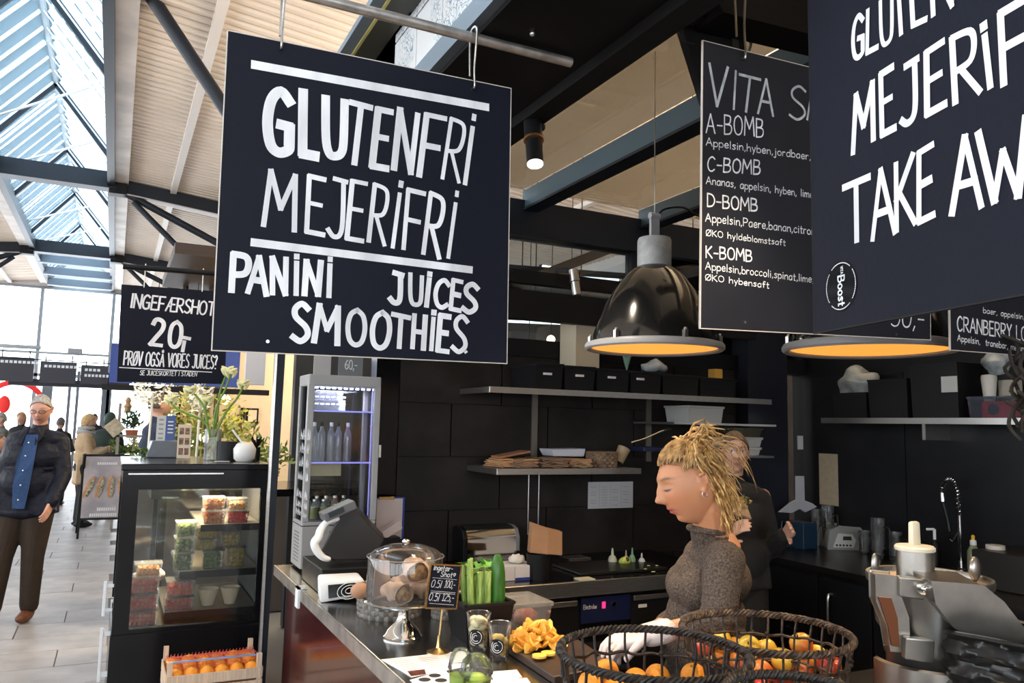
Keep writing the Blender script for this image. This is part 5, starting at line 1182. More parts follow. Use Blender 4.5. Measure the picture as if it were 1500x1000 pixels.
# chute
C1 = [PD(x, y, 1.74) for x, y in ((1366, 852), (1440, 858), (1470, 882), (1498, 918), (1512, 940), (1512, 942), (1420, 932), (1398, 918), (1372, 884))]
g = G(); n_ = Vector(_f)*.11; N = len(C1); g.add(C1+[p+n_ for p in C1], [tuple(range(N)), tuple(range(N, 2*N))[::-1]]+[(i, (i+1) % N, (i+1) % N+N, i+N) for i in range(N)]); obj('chute', g, ALU, t, bev=.006, label='grey cast pulp chute')
# bin with black bag below chute
bb = PD(1455, 925, 1.72); bb2 = Vector((bb.x+.04, bb.y, ZT)); zt_ = bb.z-.01
t = thing('waste_bin', 'bin lined with a shiny black bag under the juicer chute', 'bin', bb2)
g = G(); rnd = random.Random(4); n = 80; vs = []; Lr = 40
for l in range(Lr):
    u = l/(Lr-1)
    for k in range(n):
        a = 2*math.pi*k/n; r = .128-.012*u+.005*math.sin(u*38+a*2+1.5*math.sin(a*3))+.002*math.sin(u*90+a*5)+rnd.uniform(-.0006, .0006)
        vs.append(bb2+Vector((r*math.cos(a), r*math.sin(a), (zt_-ZT)*u+.008*math.sin(a*2+1)*u)))
g.add(vs, [(l*n+k, l*n+(k+1) % n, (l+1)*n+(k+1) % n, (l+1)*n+k) for l in range(Lr-1) for k in range(n)])
obj('bag', g, mat('black_bag', (.005, .005, .005), .3), t, smooth=True)
obj('bag_rim', G().tube([bb2+Vector((.114*math.cos(k*math.pi/24), .114*math.sin(k*math.pi/24), zt_-ZT+.008*math.sin(k*math.pi/12+1))) for k in range(48)], .006, 6, closed=True), MATS['black_bag'], t, smooth=True)
# pineapple crown
pc_ = PD(1338, 1012, 1.45); t = thing('pineapple', 'grey-green pineapple crown poking up at the bottom edge by the juicer', 'pineapple', (pc_.x, pc_.y, ZT))
obj('fruit', G().ball((pc_.x, pc_.y, ZT+.055), (.045, .045, .055), 18, 12), mat('pineapple_skin', (.30, .17, .04), .6, noise=.4, nscale=30, bump=.6, bscale=60), t, smooth=True)
PLF = mat('pineapple_leaf', (.17, .24, .12), .5, noise=.25, nscale=20); rnd = random.Random(8)
for i in range(30):
    a = i*2.399; lay = i/30; L = .065+.045*lay; sp = .75*(1-lay)+.1; b = Vector((pc_.x+.012*math.cos(a), pc_.y+.012*math.sin(a), ZT+.10)); d = Vector((math.cos(a)*sp, math.sin(a)*sp, 1)).normalized(); s_ = Vector((-math.sin(a), math.cos(a), 0)); mid = b+d*L*.5; tip = b+d*L+Vector((math.cos(a), math.sin(a), -.3))*L*.25*(1-lay)
    g = G(); w_ = .010; g.add([b-s_*w_*.8, b+s_*w_*.8, mid+s_*w_, mid-s_*w_, tip, mid-Vector((math.cos(a), math.sin(a), 0))*-.003, b-Vector((math.cos(a), math.sin(a), 0))*-.003], [(0, 6, 5, 3), (6, 1, 2, 5), (3, 5, 4), (5, 2, 4)]); obj('leaf', g, PLF, t)

# ================================================================ BACK WALL: shelves and what stands on them
def shelf(name, lab, x0, x1, y0, y1, z, lip=.03, cutx=None):
    t = thing(name, lab, 'shelf', ((x0+x1)/2, y1, z), 'stainless wall shelves')
    obj('plate', G().box((x0, y0, z-.004), (x1, y1, z)), STEEL, t)
    obj('front_lip', G().box((x0, y0-.003, z-lip), (x1, y0, z+.001)), STEEL, t, bev=.001)
    obj('side_lip', G().box((x0-.003, y0, z-lip), (x0, y1, z)), STEEL, t)
    return t
zu = P(720, 566, 'y', 3.66).z; zl = P(728, 690, 'y', 3.66).z+.012; xu0 = P(717, 567, 'y', 3.66).x; xu1 = P(1130, 590, 'y', 3.66).x; xl0 = P(728, 690, 'y', 3.66).x
su = shelf('wall_shelf', 'upper stainless shelf carrying the black bins', xu0, min(xu1, 3.6), 3.66, YB-.012, zu); sl = shelf('wall_shelf', 'lower stainless shelf with brown paper bags', xl0, 2.62, 3.66, YB-.012, zl)
for i, (x, za_, zb_) in enumerate(((784, 590, 655), (951, 590, 640))):
    p = P(x, za_, 'y', YB-.02); q = P(x, zb_, 'y', YB-.02); single('shelf_rail', G().box((p.x-.018, YB-.02, min(q.z, zl+.02)), (p.x+.018, YB-.008, zu-.005)), mat('rail_grey', (.20, .18, .15), .45, .6), 'left perforated wall rail between the shelves' if i == 0 else 'right perforated wall rail between the shelves', 'rail', 'shelf wall rails')
for i, x in enumerate((774, 789)):
    p = P(x, 760, 'y', YB-.02); single('hanging_rod', G().tube([(p.x, YB-.015, 1.02), (p.x, YB-.015, zl-.005)], .004, 8), STEEL, ('left' if i == 0 else 'right')+' thin steel rod running down the wall from the lower shelf', 'rod', 'thin wall rods')
# bins
bx = [745, 782, 822, 870, 925, 978, 1030]; BINW = .22
def binbox(x0, x1, y0, y1, z, h, lab, tagpx=None, group='black bins on the upper shelf'):
    t = thing('storage_bin', lab, 'bin', ((x0+x1)/2, (y0+y1)/2, z), group)
    g = G(); e = .008; g.hexa([(x0+e, y0+e, z+.001), (x1-e, y0+e, z+.001), (x1-e, y1-e, z+.001), (x0+e, y1-e, z+.001)], [(x0, y0, z+h), (x1, y0, z+h), (x1, y1, z+h), (x0, y1, z+h)]); obj('body', g, BLACK_PL, t)
    obj('rim', G().box((x0-.004, y0-.004, z+h-.015), (x1+.004, y1+.004, z+h)), BLACK_PL, t, bev=.002)
    if tagpx is not None: obj('label_tag', G().box((tagpx[0]-.026, y0-.002, tagpx[1]-.006), (tagpx[0]+.026, y0+.004, tagpx[1]+.006)), PAPER, t)
    return t
edges = [757, 790, 828, 873, 925, 980, 1032, 1075]; tags = [803, 850, 897, 939, 990, 1040]
zt2 = P(803, 532, 'y', 3.70).z-zu
words_ = ['first', 'second', 'third', 'fourth', 'fifth', 'sixth']
ex = [P(x, 560, 'y', 3.70).x for x in (784, 826, 873, 923, 970, 1025, 1080)]
for i in range(6):
    p = P(tags[i], [543, 547, 549, 553, 557, 560][i], 'y', 3.695); binbox(ex[i]+.004, ex[i+1]-.004, 3.70, 4.0, zu+.001, zt2-.005*i, words_[i]+' black storage bin from the left on the upper shelf', (p.x, zu+zt2*.6) if i < 4 else None)
# upper clutter: cream boxes, green brush, white sack
p0_ = P(825, 505, 'y', 3.98); p1_ = P(868, 455, 'y', 3.98); single('carton', G().box((p0_.x, 3.84, zu+zt2+.002), (p0_.x+.16, 4.02, P(850, 470, 'y', 3.9).z)), mat('cream_carton', (.55, .47, .34), .7), 'cream carton on the black bins left of the pendant lamp, in front', 'box', bev=.004)
single('carton', G().box((p0_.x+.09, 4.025, zu+zt2-.02), (p0_.x+.26, 4.14, P(870, 446, 'y', 4.1).z)), mat('tan_carton', (.50, .38, .20), .7), 'taller tan carton behind the cream one beside the pendant lamp', 'box', bev=.004)
pw = P(960, 545, 'y', 3.85); g = G(); g.ball((pw.x, 3.86, zu+zt2+.03), (.09, .06, .035), 16, 10)
for v in g.v: v.z += .012*math.sin(v.x*60)+.008*math.sin(v.y*90+v.x*40); v.z = max(v.z, zu+zt2+.001)
single('plastic_sack', g, mat('white_sack', (.36, .40, .44), .4), 'crumpled white plastic sack lying on the bins below the pendant lamp', 'bag', smooth=True)
pg_ = P(918, 545, 'y', 3.85); g = G()
for i in range(14): a = i*.45; g.tube([(pg_.x, 3.85, zu+zt2+.0), (pg_.x+.025*math.cos(a), 3.85+.02*math.sin(a), zu+zt2+.09)], .003, 4)
single('bottle_brush', g, mat('brush_green', (.25, .42, .34), .6), 'pale green brush bristles standing on the bins under the lamp', 'brush', kind=None)
pr2 = P(1047, 535, 'y', 3.8); single('snack_box', G().box((pr2.x, 3.8, zu+.12), (pr2.x+.05, 3.86, zu+.18)).box((pr2.x+.05, 3.8, zu+.12), (pr2.x+.06, 3.86, zu+.18)), mat('yellow_red_box', (.5, .28, .05), .5), 'small yellow box at the right end of the bins', 'box')
# lower shelf goods
def papers(c, w_, d_, n, rz, lab, m=KRAFT, dz=.0045, seed=0, cat='paper bags', name='paper_bag_stack'):
    rnd = random.Random(seed); t = thing(name, lab, cat, c, 'brown paper bag piles'); 
    for i in range(n):
        g = G(); g.m = Matrix.Translation(Vector(c)+Vector((rnd.uniform(-.008, .008), rnd.uniform(-.008, .008), .001+i*dz))) @ Matrix.Rotation(rz+rnd.uniform(-.12, .12), 4, 'Z')
        nx = 8; vs = []
        for k_ in range(nx+1):
            x = -w_/2+w_*k_/nx; zb_ = .003*math.sin(k_*1.1+i)+.0035
            for (yy, z0) in ((-d_/2, 0), (d_/2, 0), (d_/2, dz*.8), (-d_/2, dz*.8)): vs.append((x, yy, z0+zb_))
        fs = [(4*k_+a_, 4*k_+(a_+1) % 4, 4*k_+4+(a_+1) % 4, 4*k_+4+a_) for k_ in range(nx) for a_ in range(4)]+[(0, 1, 2, 3), (4*nx+3, 4*nx+2, 4*nx+1, 4*nx)]
        g.add(vs, fs); obj('paper_bag', g, m, t)
    return t
pa = P(750, 685, 'z', zl); papers((pa.x+.02, 3.80, zl), .20, .20, 7, 0, 'orange-brown paper bags piled at the left end of the lower shelf', mat('kraft_orange', (.52, .28, .13), .8, noise=.15), .006, 1)
pb = P(760, 660, 'z', zl+.05); g = G(); g.m = Matrix.Translation((pa.x+.05, 3.86, zl+.062)) @ Matrix.Rotation(R_(-10), 4, 'Y'); g.box((-.09, -.06, 0), (.09, .06, .010)); single('paper_bag', g, mat('kraft_red', (.34, .15, .07), .8), 'single red-brown folded bag on top of the left pile', 'bag')
DK = mat('kraft_dark', (.22, .13, .08), .85, noise=.25)
for i, (px_, n, w_, lb) in enumerate(((805, 7, .20, 'dark brown paper bags in the middle of the lower shelf'), (852, 8, .20, 'brown paper bags right of the white tray'), (893, 7, .16, 'tan paper bags near the right end of the lower shelf'))):
    pp = P(px_, 690, 'z', zl); papers((pp.x, 3.79, zl), w_*.78, .20, n, 0, lb, DK if i < 2 else KRAFT, .006, i+3)
pt2 = P(828, 662, 'y', 3.88); single('white_tray', G().hexa([(pt2.x-.09, 3.84, zl+.055), (pt2.x+.10, 3.84, zl+.055), (pt2.x+.10, 3.98, zl+.055), (pt2.x-.09, 3.98, zl+.055)], [(pt2.x-.11, 3.83, zl+.095), (pt2.x+.105, 3.83, zl+.10), (pt2.x+.105, 3.99, zl+.10), (pt2.x-.11, 3.99, zl+.095)]), mat('white_foam', (.58, .60, .66), .5), 'white foam tray on the bags in the middle of the lower shelf', 'tray', bev=.006)
pk = P(910, 655, 'y', 3.85); g = G(); g.m = Matrix.Translation((pk.x, 3.85, zl+.065)) @ Matrix.Rotation(R_(28), 4, 'Y'); g.lathe([(.0001, -.045), (.03, -.045), (.038, .045), (.034, .045), (.0001, .04)], (0, 0, 0), 18); single('paper_cup_stack', g, mat('tan_cup', (.36, .26, .15), .7), 'tan cup leaning on its side at the right of the lower shelf', 'cup', smooth=True)
pk = P(925, 690, 'z', zl); weave_basket('woven_basket', 'brown wicker basket at the right end of the lower shelf', (pk.x+.07, 3.80, zl+.001), .085, .08, 5, 16, mat('brown_wicker', (.16, .10, .06), .7, noise=.3, nscale=30))
pk = P(945, 650, 'y', 3.8); single('blue_tray', G().box((pk.x-.05, 3.74, zl+.09), (pk.x+.14, 3.90, zl+.115)), mat('navy_tray', (.01, .015, .05), .4), 'flat navy tray lying on the wicker basket', 'tray', bev=.003)
g = G(); g.tube(catmull([P(925, 648, 'y', 3.72), P(945, 642, 'y', 3.72), P(968, 632, 'y', 3.72), P(983, 628, 'y', 3.72)], 6), .005, 6); single('tongs', g, STEEL, 'bright tongs lying across the navy tray', 'tongs', smooth=True)
# notice
p0_ = P(861, 745, 'y', YB-.01); p1_ = P(927, 705, 'y', YB-.01)
t = thing('notice_sheet', 'white table of shifts taped to the wall under the lower shelf', 'paper', p0_)
obj('sheet', G().box((p0_.x, YB-.012, p0_.z), (p1_.x, YB-.009, p1_.z)), mat('dim_paper', (.50, .49, .50), .8), t)
g = G(); W3 = p1_.x-p0_.x; H3 = p1_.z-p0_.z
for j in range(8):
    for i in range(4):
        if (i+j) % 3 or i == 1: g.box((p0_.x+W3*(.05+i*.24), YB-.0128, p0_.z+H3*(.1+j*.1)), (p0_.x+W3*(.05+i*.24)+W3*.13, YB-.012, p0_.z+H3*(.1+j*.1)+.003))
for i in range(1, 4): g.box((p0_.x+W3*(.01+i*.24), YB-.0128, p0_.z+H3*.05), (p0_.x+W3*(.01+i*.24)+.001, YB-.012, p0_.z+H3*.95))
obj('print_rows', g, mat('grey_print', (.3, .3, .32), .7), t, kind='stuff')
# clipboard by the fridge
p0_ = P(551, 785, 'y', 3.96); p1_ = P(591, 730, 'y', 3.96)
t = thing('clipboard', 'clipboard with white sheet and blue edge beside the fridge', 'clipboard', (p0_.x, 3.97, p0_.z))
obj('board', G().box((p0_.x-.005, 3.972, p0_.z-.02), (p1_.x+.012, 3.978, p1_.z+.006)), BLUEINK, t); obj('sheet', G().box((p0_.x, 3.969, p0_.z-.02), (p1_.x, 3.972, p1_.z)), mat('pink_paper', (.62, .50, .46), .8), t)
obj('clip', G().box(((p0_.x+p1_.x)/2-.06, 3.962, p1_.z-.004), ((p0_.x+p1_.x)/2+.02, 3.972, p1_.z+.01)), BRASS, t); struct('trim_clip_ledge', G().box((1.30, 3.98, .90), (1.345, 4.01, 1.25)), BLACK)
p = P(572, 775, 'y', 3.9); g = G(); g.m = Matrix.Translation(p) @ Matrix.Rotation(R_(-30), 4, 'Y'); g.box((-.05, -.03, -.02), (.05, .03, .02)); single('receipt_bundle', g, mat('pink_paper', (.62, .50, .46), .8), 'crumpled bundle of receipts below the clipboard', 'paper')
single('receipt_rest', G().box((p.x-.07, 3.86, .9005), (p.x+.04, 3.94, p.z-.035)), BLACK_PL, 'black letter rack holding receipts beside the till', 'rack')

# ================================================================ BACK COUNTER goods
ZB = .9005
tp_ = P(705, 826, 'z', ZB); ts = (tp_-Vector((0, 0, CAMH))).dot(Vector(_f))/FPX
t = thing('toaster', 'chrome two-slot toaster with black ends on the back counter', 'toaster', (tp_.x+.02, tp_.y+.08, ZB))
tw = 45*ts; thh = P(715, 772, 'y', tp_.y).z-ZB; ty0 = tp_.y; g = G(); X0 = tp_.x-.02-.5*tw
def tprof(x, s=1.0):
    pr = [(0, .012), (.0, thh*.70), (.025, thh*.93), (.07, thh), (.12, thh), (.165, thh*.93), (.19, thh*.70), (.19, .012)]; return [(x, ty0+(a-.095)*s+.095, b*s+ZB+(0 if s == 1 else .004)) for a, b in pr]
def loft(a, b): g = G(); n = len(a); g.add(a+b, [tuple(range(n))[::-1], tuple(range(n, 2*n))]+[(i, (i+1) % n, (i+1) % n+n, i+n) for i in range(n)]); return g
obj('body', loft(tprof(X0+.02), tprof(X0+tw*2-.02)), CHROME, t, smooth=True)
obj('end_cap', loft(tprof(X0-.005), tprof(X0+.02)), BLACK_PL, t, bev=.004); obj('end_cap', loft(tprof(X0+tw*2-.02), tprof(X0+tw*2+.004)), GREYPL, t, bev=.004)
obj('slot', G().box((X0+.04, ty0+.065, ZB+thh-.002), (X0+tw*2-.04, ty0+.085, ZB+thh+.002)), BLACK, t); obj('slot', G().box((X0+.04, ty0+.105, ZB+thh-.002), (X0+tw*2-.04, ty0+.125, ZB+thh+.002)), BLACK, t)
obj('dial', G().tube([(X0+tw*2-.012, ty0-.012, ZB+.05), (X0+tw*2-.012, ty0+.002, ZB+.05)], .012, 12), BLACK_PL, t); obj('lever', G().box((X0+tw*2, ty0+.08, ZB+.09), (X0+tw*2+.02, ty0+.11, ZB+.10)), BLACK_PL, t)
# napkin holder and brown napkins
np_ = P(797, 850, 'z', ZB); t0 = P(797, 812, 'y', np_.y+.02).z
t = thing('napkin_holder', 'black cylinder holder below the brown napkins', 'holder', (np_.x, np_.y+.06, ZB)); obj('tube', G().lathe([(.0001, 0), (.055, 0), (.058, t0-ZB), (.052, t0-ZB), (.05, .01)], (np_.x, np_.y+.06, ZB), 24), BLACK_PL, t, smooth=True)
g = G(); a = [P(x, y, 'y', np_.y+.04) for x, y in ((776, 808), (823, 812), (823, 778), (779, 770))]
nap = thing('brown_napkins', 'sheaf of folded brown paper napkins standing in the black holder', 'napkins', (np_.x, np_.y+.06, t0-.02))
for i in range(5):
    g = G(); o_ = Vector((.003*i-.004, .012*i-.01, -.004*(i % 2))); v = [p+o_ for p in a]; v[3] = v[3]+Vector((.0, 0, .004*i)); mid0 = v[0].lerp(v[1], .5)+Vector((0, -.012, -.0)); mid1 = v[3].lerp(v[2], .5)+Vector((0, -.012, -.004)); g.slab([v[0], mid0, mid1, v[3]], (0, .003, 0)); g.slab([mid0, v[1], v[2], mid1], (0, .003, 0)); obj('napkin', g, mat('napkin_brown', (.46, .25, .13), .85, noise=.12), nap)
# first-aid style glove box with blue and red print, tissue on top
q = [P(x, y, 'z', ZB) for x, y in ((728, 852), (795, 851))]; h1 = P(795, 830, 'y', q[1].y).z-ZB
t = thing('glove_box', 'white glove box with blue base and red corner print', 'box', (q[0].lerp(q[1], .5)+Vector((0, .06, 0))))
X1_, X2_ = q[0].x, q[1].x; Y1_ = q[0].y
obj('carton', G().box((X1_, Y1_, ZB), (X2_, Y1_+.15, ZB+h1)), mat('box_white', (.72, .70, .70), .5), t, bev=.002)
obj('blue_print', G().box((X1_+(X2_-X1_)*.45, Y1_-.001, ZB+.002), (X2_+.001, Y1_+.1, ZB+.012)), BLUEINK, t); obj('red_print', G().add([(X2_-.035, Y1_-.0012, ZB+h1+.0008), (X2_+.0012, Y1_-.0012, ZB+h1+.0008), (X2_+.0012, Y1_-.0012, ZB+.02), (X2_-.03, Y1_-.0012, ZB+h1)], [(0, 1, 2, 3)]), REDINK, t)
obj('seam', G().box(((X1_+X2_)/2-.014, Y1_-.0012, ZB), ((X1_+X2_)/2-.012, Y1_, ZB+h1)), mat('grey_print', (.3, .3, .32), .7), t)
g = G(); g.ball(((X1_+X2_)/2+.03, Y1_+.07, ZB+h1+.018), (.042, .035, .022), 18, 12)
for v in g.v: v.z += .008*math.sin(v.x*210+1)*math.cos(v.y*170); v.z = max(v.z, ZB+h1+.001)
single('tissue_bundle', g, mat('tissue', (.7, .66, .60), .8), 'crumpled white gloves spilling out of the box top', 'gloves', smooth=True)
single('white_pot', G().lathe([(.0001, 0), (.016, 0), (.022, .014), (.018, .03), (.008, .04), (.0001, .044)], (X1_+.035, Y1_+.07, ZB+h1+.001), 18), mat('pale_pot', (.6, .5, .42), .4), 'small pale lidded pot on the left of the glove box', 'pot', smooth=True)
# herb punnet with small wicker basket
hb = P(743, 868, 'z', ZB); weave_basket('woven_basket', 'small brown wicker basket with herbs at the counter edge', (hb.x-.02, hb.y-.0, ZB) if hb.y > 3.35 else (hb.x, 3.40, ZB), .045, .07, 5, 12, MATS['brown_wicker'])
hx, hy = (hb.x-.02, hb.y) if hb.y > 3.35 else (hb.x, 3.40)
g = G(); rnd = random.Random(2)
for i in range(60):
    a = rnd.uniform(0, 6.28); r = .03*rnd.random()**.5; p = Vector((hx+r*math.cos(a), hy+r*math.sin(a), ZB+.06+.05*rnd.random())); u = Vector((rnd.uniform(-1, 1), rnd.uniform(-1, 1), rnd.uniform(-.4, 1))).normalized()*.014; w_ = u.orthogonal().normalized()*.006; g.add([p, p+u*.5+w_, p+u, p+u*.5-w_], [(0, 1, 2, 3)])
o = single('parsley', g, mat('parsley_green', (.06, .22, .03), .6), 'green parsley sprigs in the small wicker basket', 'herbs', kind='stuff')
# notepad, sauce bottles, avocado, knife, tray
p = P(860, 850, 'z', ZB); single('notepad', G().box((p.x-.045, p.y-.01, ZB), (p.x+.04, p.y+.05, ZB+.008)), mat('cream_pad', (.55, .55, .42), .7), 'small cream notepad near the edge of the back counter', 'notepad', bev=.001)
for i, (x, y, w_, h_, m_, lb) in enumerate(((897, 826, 13, 23, mat('pale_squeeze', (.48, .50, .40), .4), 'pale squeeze bottle, leftmost of four at the back of the counter'), (917, 824, 8, 18, mat('cream_squeeze', (.5, .42, .38), .4), 'slim cream squeeze bottle behind the avocado'), (926, 826, 10, 24, mat('green_squeeze', (.16, .30, .18), .4), 'green squeeze bottle right of the avocado'), (940, 826, 10, 16, mat('white_squeeze', (.5, .53, .52), .4), 'short white squeeze bottle, rightmost of four'))):
    p = P(x, y, 'z', ZB); p.y = min(p.y, YB-.05); s_ = (p-Vector((0, 0, CAMH))).dot(Vector(_f))/FPX; hh = h_*s_; r = w_*s_*.5
    t = thing('sauce_bottle', lb, 'bottle', p, 'sauce bottles on the back counter'); obj('body', G().lathe([(.0001, 0), (r, 0), (r*1.0, hh*.30), (r*.7, hh*.5), (r*.35, hh*.56)], p, 16), m_, t, smooth=True); obj('nozzle', G().lathe([(r*.35, hh*.55), (r*.22, hh*.9), (r*.15, hh), (.0001, hh)], p, 10), m_, t, smooth=True)
p = P(915, 828, 'z', ZB); t = thing('avocado_half', 'halved avocado with its stone on the black counter', 'avocado', p)
g = G(); g.m = Matrix.Translation(p+Vector((0, 0, .022))) @ Matrix.Rotation(R_(-50), 4, 'X'); g.ball((0, 0, 0), (.036, .026, .022), 18, 10); obj('flesh', g, mat('avocado_flesh', (.45, .55, .10), .4), t, smooth=True)
g = G(); g.m = Matrix.Translation(p+Vector((.004, -.016, .034))); g.ball((0, 0, 0), .012, 12, 8); obj('stone', g, mat('avocado_stone', (.09, .035, .015), .3), t, smooth=True)
p = P(855, 822, 'z', ZB); single('steel_tray', G().box((p.x-.05, 3.86, ZB), (p.x+.09, 3.97, ZB+.006)), STEEL, 'flat steel tray lying at the back of the counter', 'tray', bev=.002)
cbp = P(965, 850, 'z', ZB); t = single('cutting_board', G().box((cbp.x-.30, 3.42, ZB), (min(cbp.x+.22, 2.93), 3.72, ZB+.014)), mat('black_board', (.010, .010, .010), .35), 'large black cutting board on the back counter', 'cutting board', bev=.003)
rnd = random.Random(9)
for i, (x, y) in enumerate(((957, 838), (945, 834), (950, 829), (962, 829))):
    p = P(x, y, 'z', ZB+.016); single('vegetable_scrap', G().ball(p+Vector((0, 0, .003)), (.010+.004*(i == 0), .006, .003), 8, 6), mat('scrap', (.45, .48, .20), .6), ['largest pale vegetable scrap on the black board', 'small vegetable scrap nearest the avocado', 'vegetable scrap at the back of the black board', 'vegetable scrap at the right of the black board'][i], 'scrap', smooth=True)
# tubs at the right end of the shelf
def tub(x0, x1, ya, yb, Y, m, lab, d=.2, name='plastic_tub', lid=None):
    a = P(x0, yb, 'y', Y); b = P(x1, yb, 'y', Y); zt_ = P((x0+x1)/2, ya, 'y', Y).z; z = a.z; t = thing(name, lab, 'container', ((a.x+b.x)/2, Y+d/2, z), 'kitchen tubs and boxes')
    e = .01; obj('box', G().hexa([(a.x+e, Y+e, z), (b.x-e, Y+e, z), (b.x-e, Y+d-e, z), (a.x+e, Y+d-e, z)], [(a.x, Y, zt_), (b.x, Y, zt_), (b.x, Y+d, zt_), (a.x, Y+d, zt_)]), m, t)
    obj('lid', G().box((a.x-.004, Y-.004, zt_-.01), (b.x+.004, Y+d+.004, zt_+.002)), lid or m, t, bev=.002); return t
MILK = mat('milky_plastic', (.42, .42, .40), .4); 
xa, xb = P(1005, 610, 'y', 3.6).x, P(1121, 610, 'y', 3.6).x
zs3 = P(1060, 620, 'y', 3.70).z
single('wall_shelf', G().box((xa-.05, 3.64, zs3-.012), (3.6, YB-.012, zs3)), STEEL, 'short steel shelf holding plastic tubs behind the woman', 'shelf', 'stainless wall shelves')
def tub_on(x0, x1, z, h, Y, m, lab, d=.22):
    a = P(x0, 610, 'y', Y).x; b = P(x1, 610, 'y', Y).x; t = thing('plastic_tub', lab, 'container', ((a+b)/2, Y+d/2, z), 'kitchen tubs and boxes'); e = .01
    obj('box', G().hexa([(a+e, Y+e, z), (b-e, Y+e, z), (b-e, Y+d-e, z), (a+e, Y+d-e, z)], [(a, Y, z+h), (b, Y, z+h), (b, Y+d, z+h), (a, Y+d, z+h)]), m, t); obj('lid', G().box((a-.005, Y-.005, z+h-.010), (b+.005, Y+d+.005, z+h+.003)), m, t, bev=.002)
tub_on(1008, 1060, zs3+.001, .095, 3.70, MILK, 'milky plastic tub with a wide lid on the short shelf')
zs4 = P(1090, 667, 'y', 3.70).z
single('wall_shelf', G().box((P(1060, 667, 'y', 3.66).x, 3.66, zs4-.012), (3.6, YB-.012, zs4)), STEEL, 'lowest short steel shelf in the dark corner', 'shelf', 'stainless wall shelves')
tub_on(1064, 1114, zs4+.001, .045, 3.70, MILK, 'lower of two flat tubs stacked by the corner column')
tub_on(1066, 1116, zs4+.051, .055, 3.70, MILK, 'middle flat tub stacked by the corner column')
tub_on(1066, 1116, zs4+.112, .05, 3.70, glassy('dim_plastic', (.8, .8, .75), .15, haze=.2, hcol=(.5, .45, .3)), 'clear tub on top of the stack by the corner column')

# ================================================================ RIGHT WALL: shelf, bins, sink
XS = 3.98
zr = P(1205, 612, 'x', XS).z
t = thing('wall_shelf', 'long steel shelf on the right-hand wall', 'shelf', (4.1, 2.6, zr), 'stainless wall shelves'); yA = P(1203, 612, 'x', XS).y
obj('plate', G().box((XS, .6, zr-.004), (XR-.001, yA, zr)), STEEL, t); obj('front_lip', G().box((XS-.003, .6, zr-.032), (XS, yA, zr+.001)), STEEL, t); obj('bracket', G().box((XS+.06, P(1345, 630, 'x', XS).y, zr-.12), (XR, P(1345, 630, 'x', XS).y+.02, zr-.004)), STEEL, t)
def on_right(x0, x1, ytop, lab, m, name='storage_bin', cat='bin', dz=0, dep=.2):
    y0 = P(x0, 600, 'x', XS+.02).y; y1 = P(x1, 600, 'x', XS+.02).y; z1 = P((x0+x1)/2, ytop, 'x', XS+.02).z
    t = thing(name, lab, cat, (XS+.02+dep/2, (y0+y1)/2, zr+.001), 'goods on the right-hand shelf'); a, b = min(y0, y1), max(y0, y1)
    obj('body', G().hexa([(XS+.03, a+.01, zr+.001), (XS+.02+dep, a+.01, zr+.001), (XS+.02+dep, b-.01, zr+.001), (XS+.03, b-.01, zr+.001)], [(XS+.02, a+.004, z1), (XS+.02+dep, a+.004, z1), (XS+.02+dep, b-.004, z1), (XS+.02, b-.004, z1)]), m, t)
    obj('rim', G().box((XS+.016, a+.002, z1-.012), (XS+.024+dep, b-.002, z1)), m, t); return t, a, b, z1
on_right(1218, 1270, 575, 'low black bin at the left end of the right-hand shelf', BLACK_PL); on_right(1271, 1330, 555, 'black bin second from the left on the right-hand shelf', BLACK_PL)
t5, a5, b5, z5 = on_right(1333, 1405, 532, 'tall dark crate with a white label on the right-hand shelf', BLACK_PL)
q = P(1388, 562, 'x', XS+.015); obj('label_tag', G().box((XS+.012, q.y-.055, q.z-.045), (XS+.018, q.y+.035, q.z+.04)), mat('pale_label', (.45, .47, .45), .7), t5)
q = P(1254, 565, 'x', XS+.1); g = G(); g.ball((XS+.10, q.y-.02, q.z+.02), (.08, .14, .085), 22, 14)
for v in g.v: v.z += .018*math.sin(v.y*35)+.01*math.sin(v.x*50+v.y*60); v.x += .008*math.sin(v.z*80); v.z = max(v.z, zr+.112)
single('plastic_bag', g, mat('grey_film', (.22, .23, .22), .3, noise=.3, nscale=12), 'crumpled grey plastic bag on the low black bin', 'bag', smooth=True)
CLR = glassy('clear_box', (.78, .80, .86), .15, .1, haze=.18, hcol=(.35, .40, .52))
t6, a6, b6, z6 = on_right(1416, 1498, 580, 'clear plastic box with a red carton inside on the right-hand shelf', CLR, 'clear_box', 'container')
q0 = P(1440, 590, 'x', XS+.05); q1 = P(1492, 590, 'x', XS+.05); t7 = thing('red_carton', 'red printed carton inside the clear box', 'box', (XS+.1, (q0.y+q1.y)/2, zr+.003)); obj('carton', G().box((XS+.04, q1.y, zr+.003), (XS+.14, q0.y, zr+.085)), mat('carton_red', (.40, .02, .03), .6), t7); obj('dark_emblem', G().tube([(XS+.0385, q0.y-.06, zr+.045), (XS+.0405, q0.y-.06, zr+.045)], .03, 16), INK, t7)
q = P(1447, 560, 'x', XS+.08); single('paper_cup', G().lathe([(.026, 0), (.038, .12), (.034, .135), (.0001, .14)], (XS+.09, q.y, zr+.09), 20), mat('cup_white', (.5, .47, .42), .5), 'pale upturned cup standing in the clear box', 'cup', smooth=True)
q = P(1466, 570, 'x', XS+.12); single('beige_tub', G().box((XS+.13, q.y-.07, zr+.09), (XS+.19, q.y+.02, zr+.20)), mat('beige_dim', (.32, .29, .24), .6), 'dull beige tub beside the upturned cup', 'container', bev=.004)
q = P(1460, 530, 'x', XS+.1); g = G(); g.ball((XS+.1, q.y, q.z), (.06, .07, .07), 20, 14)
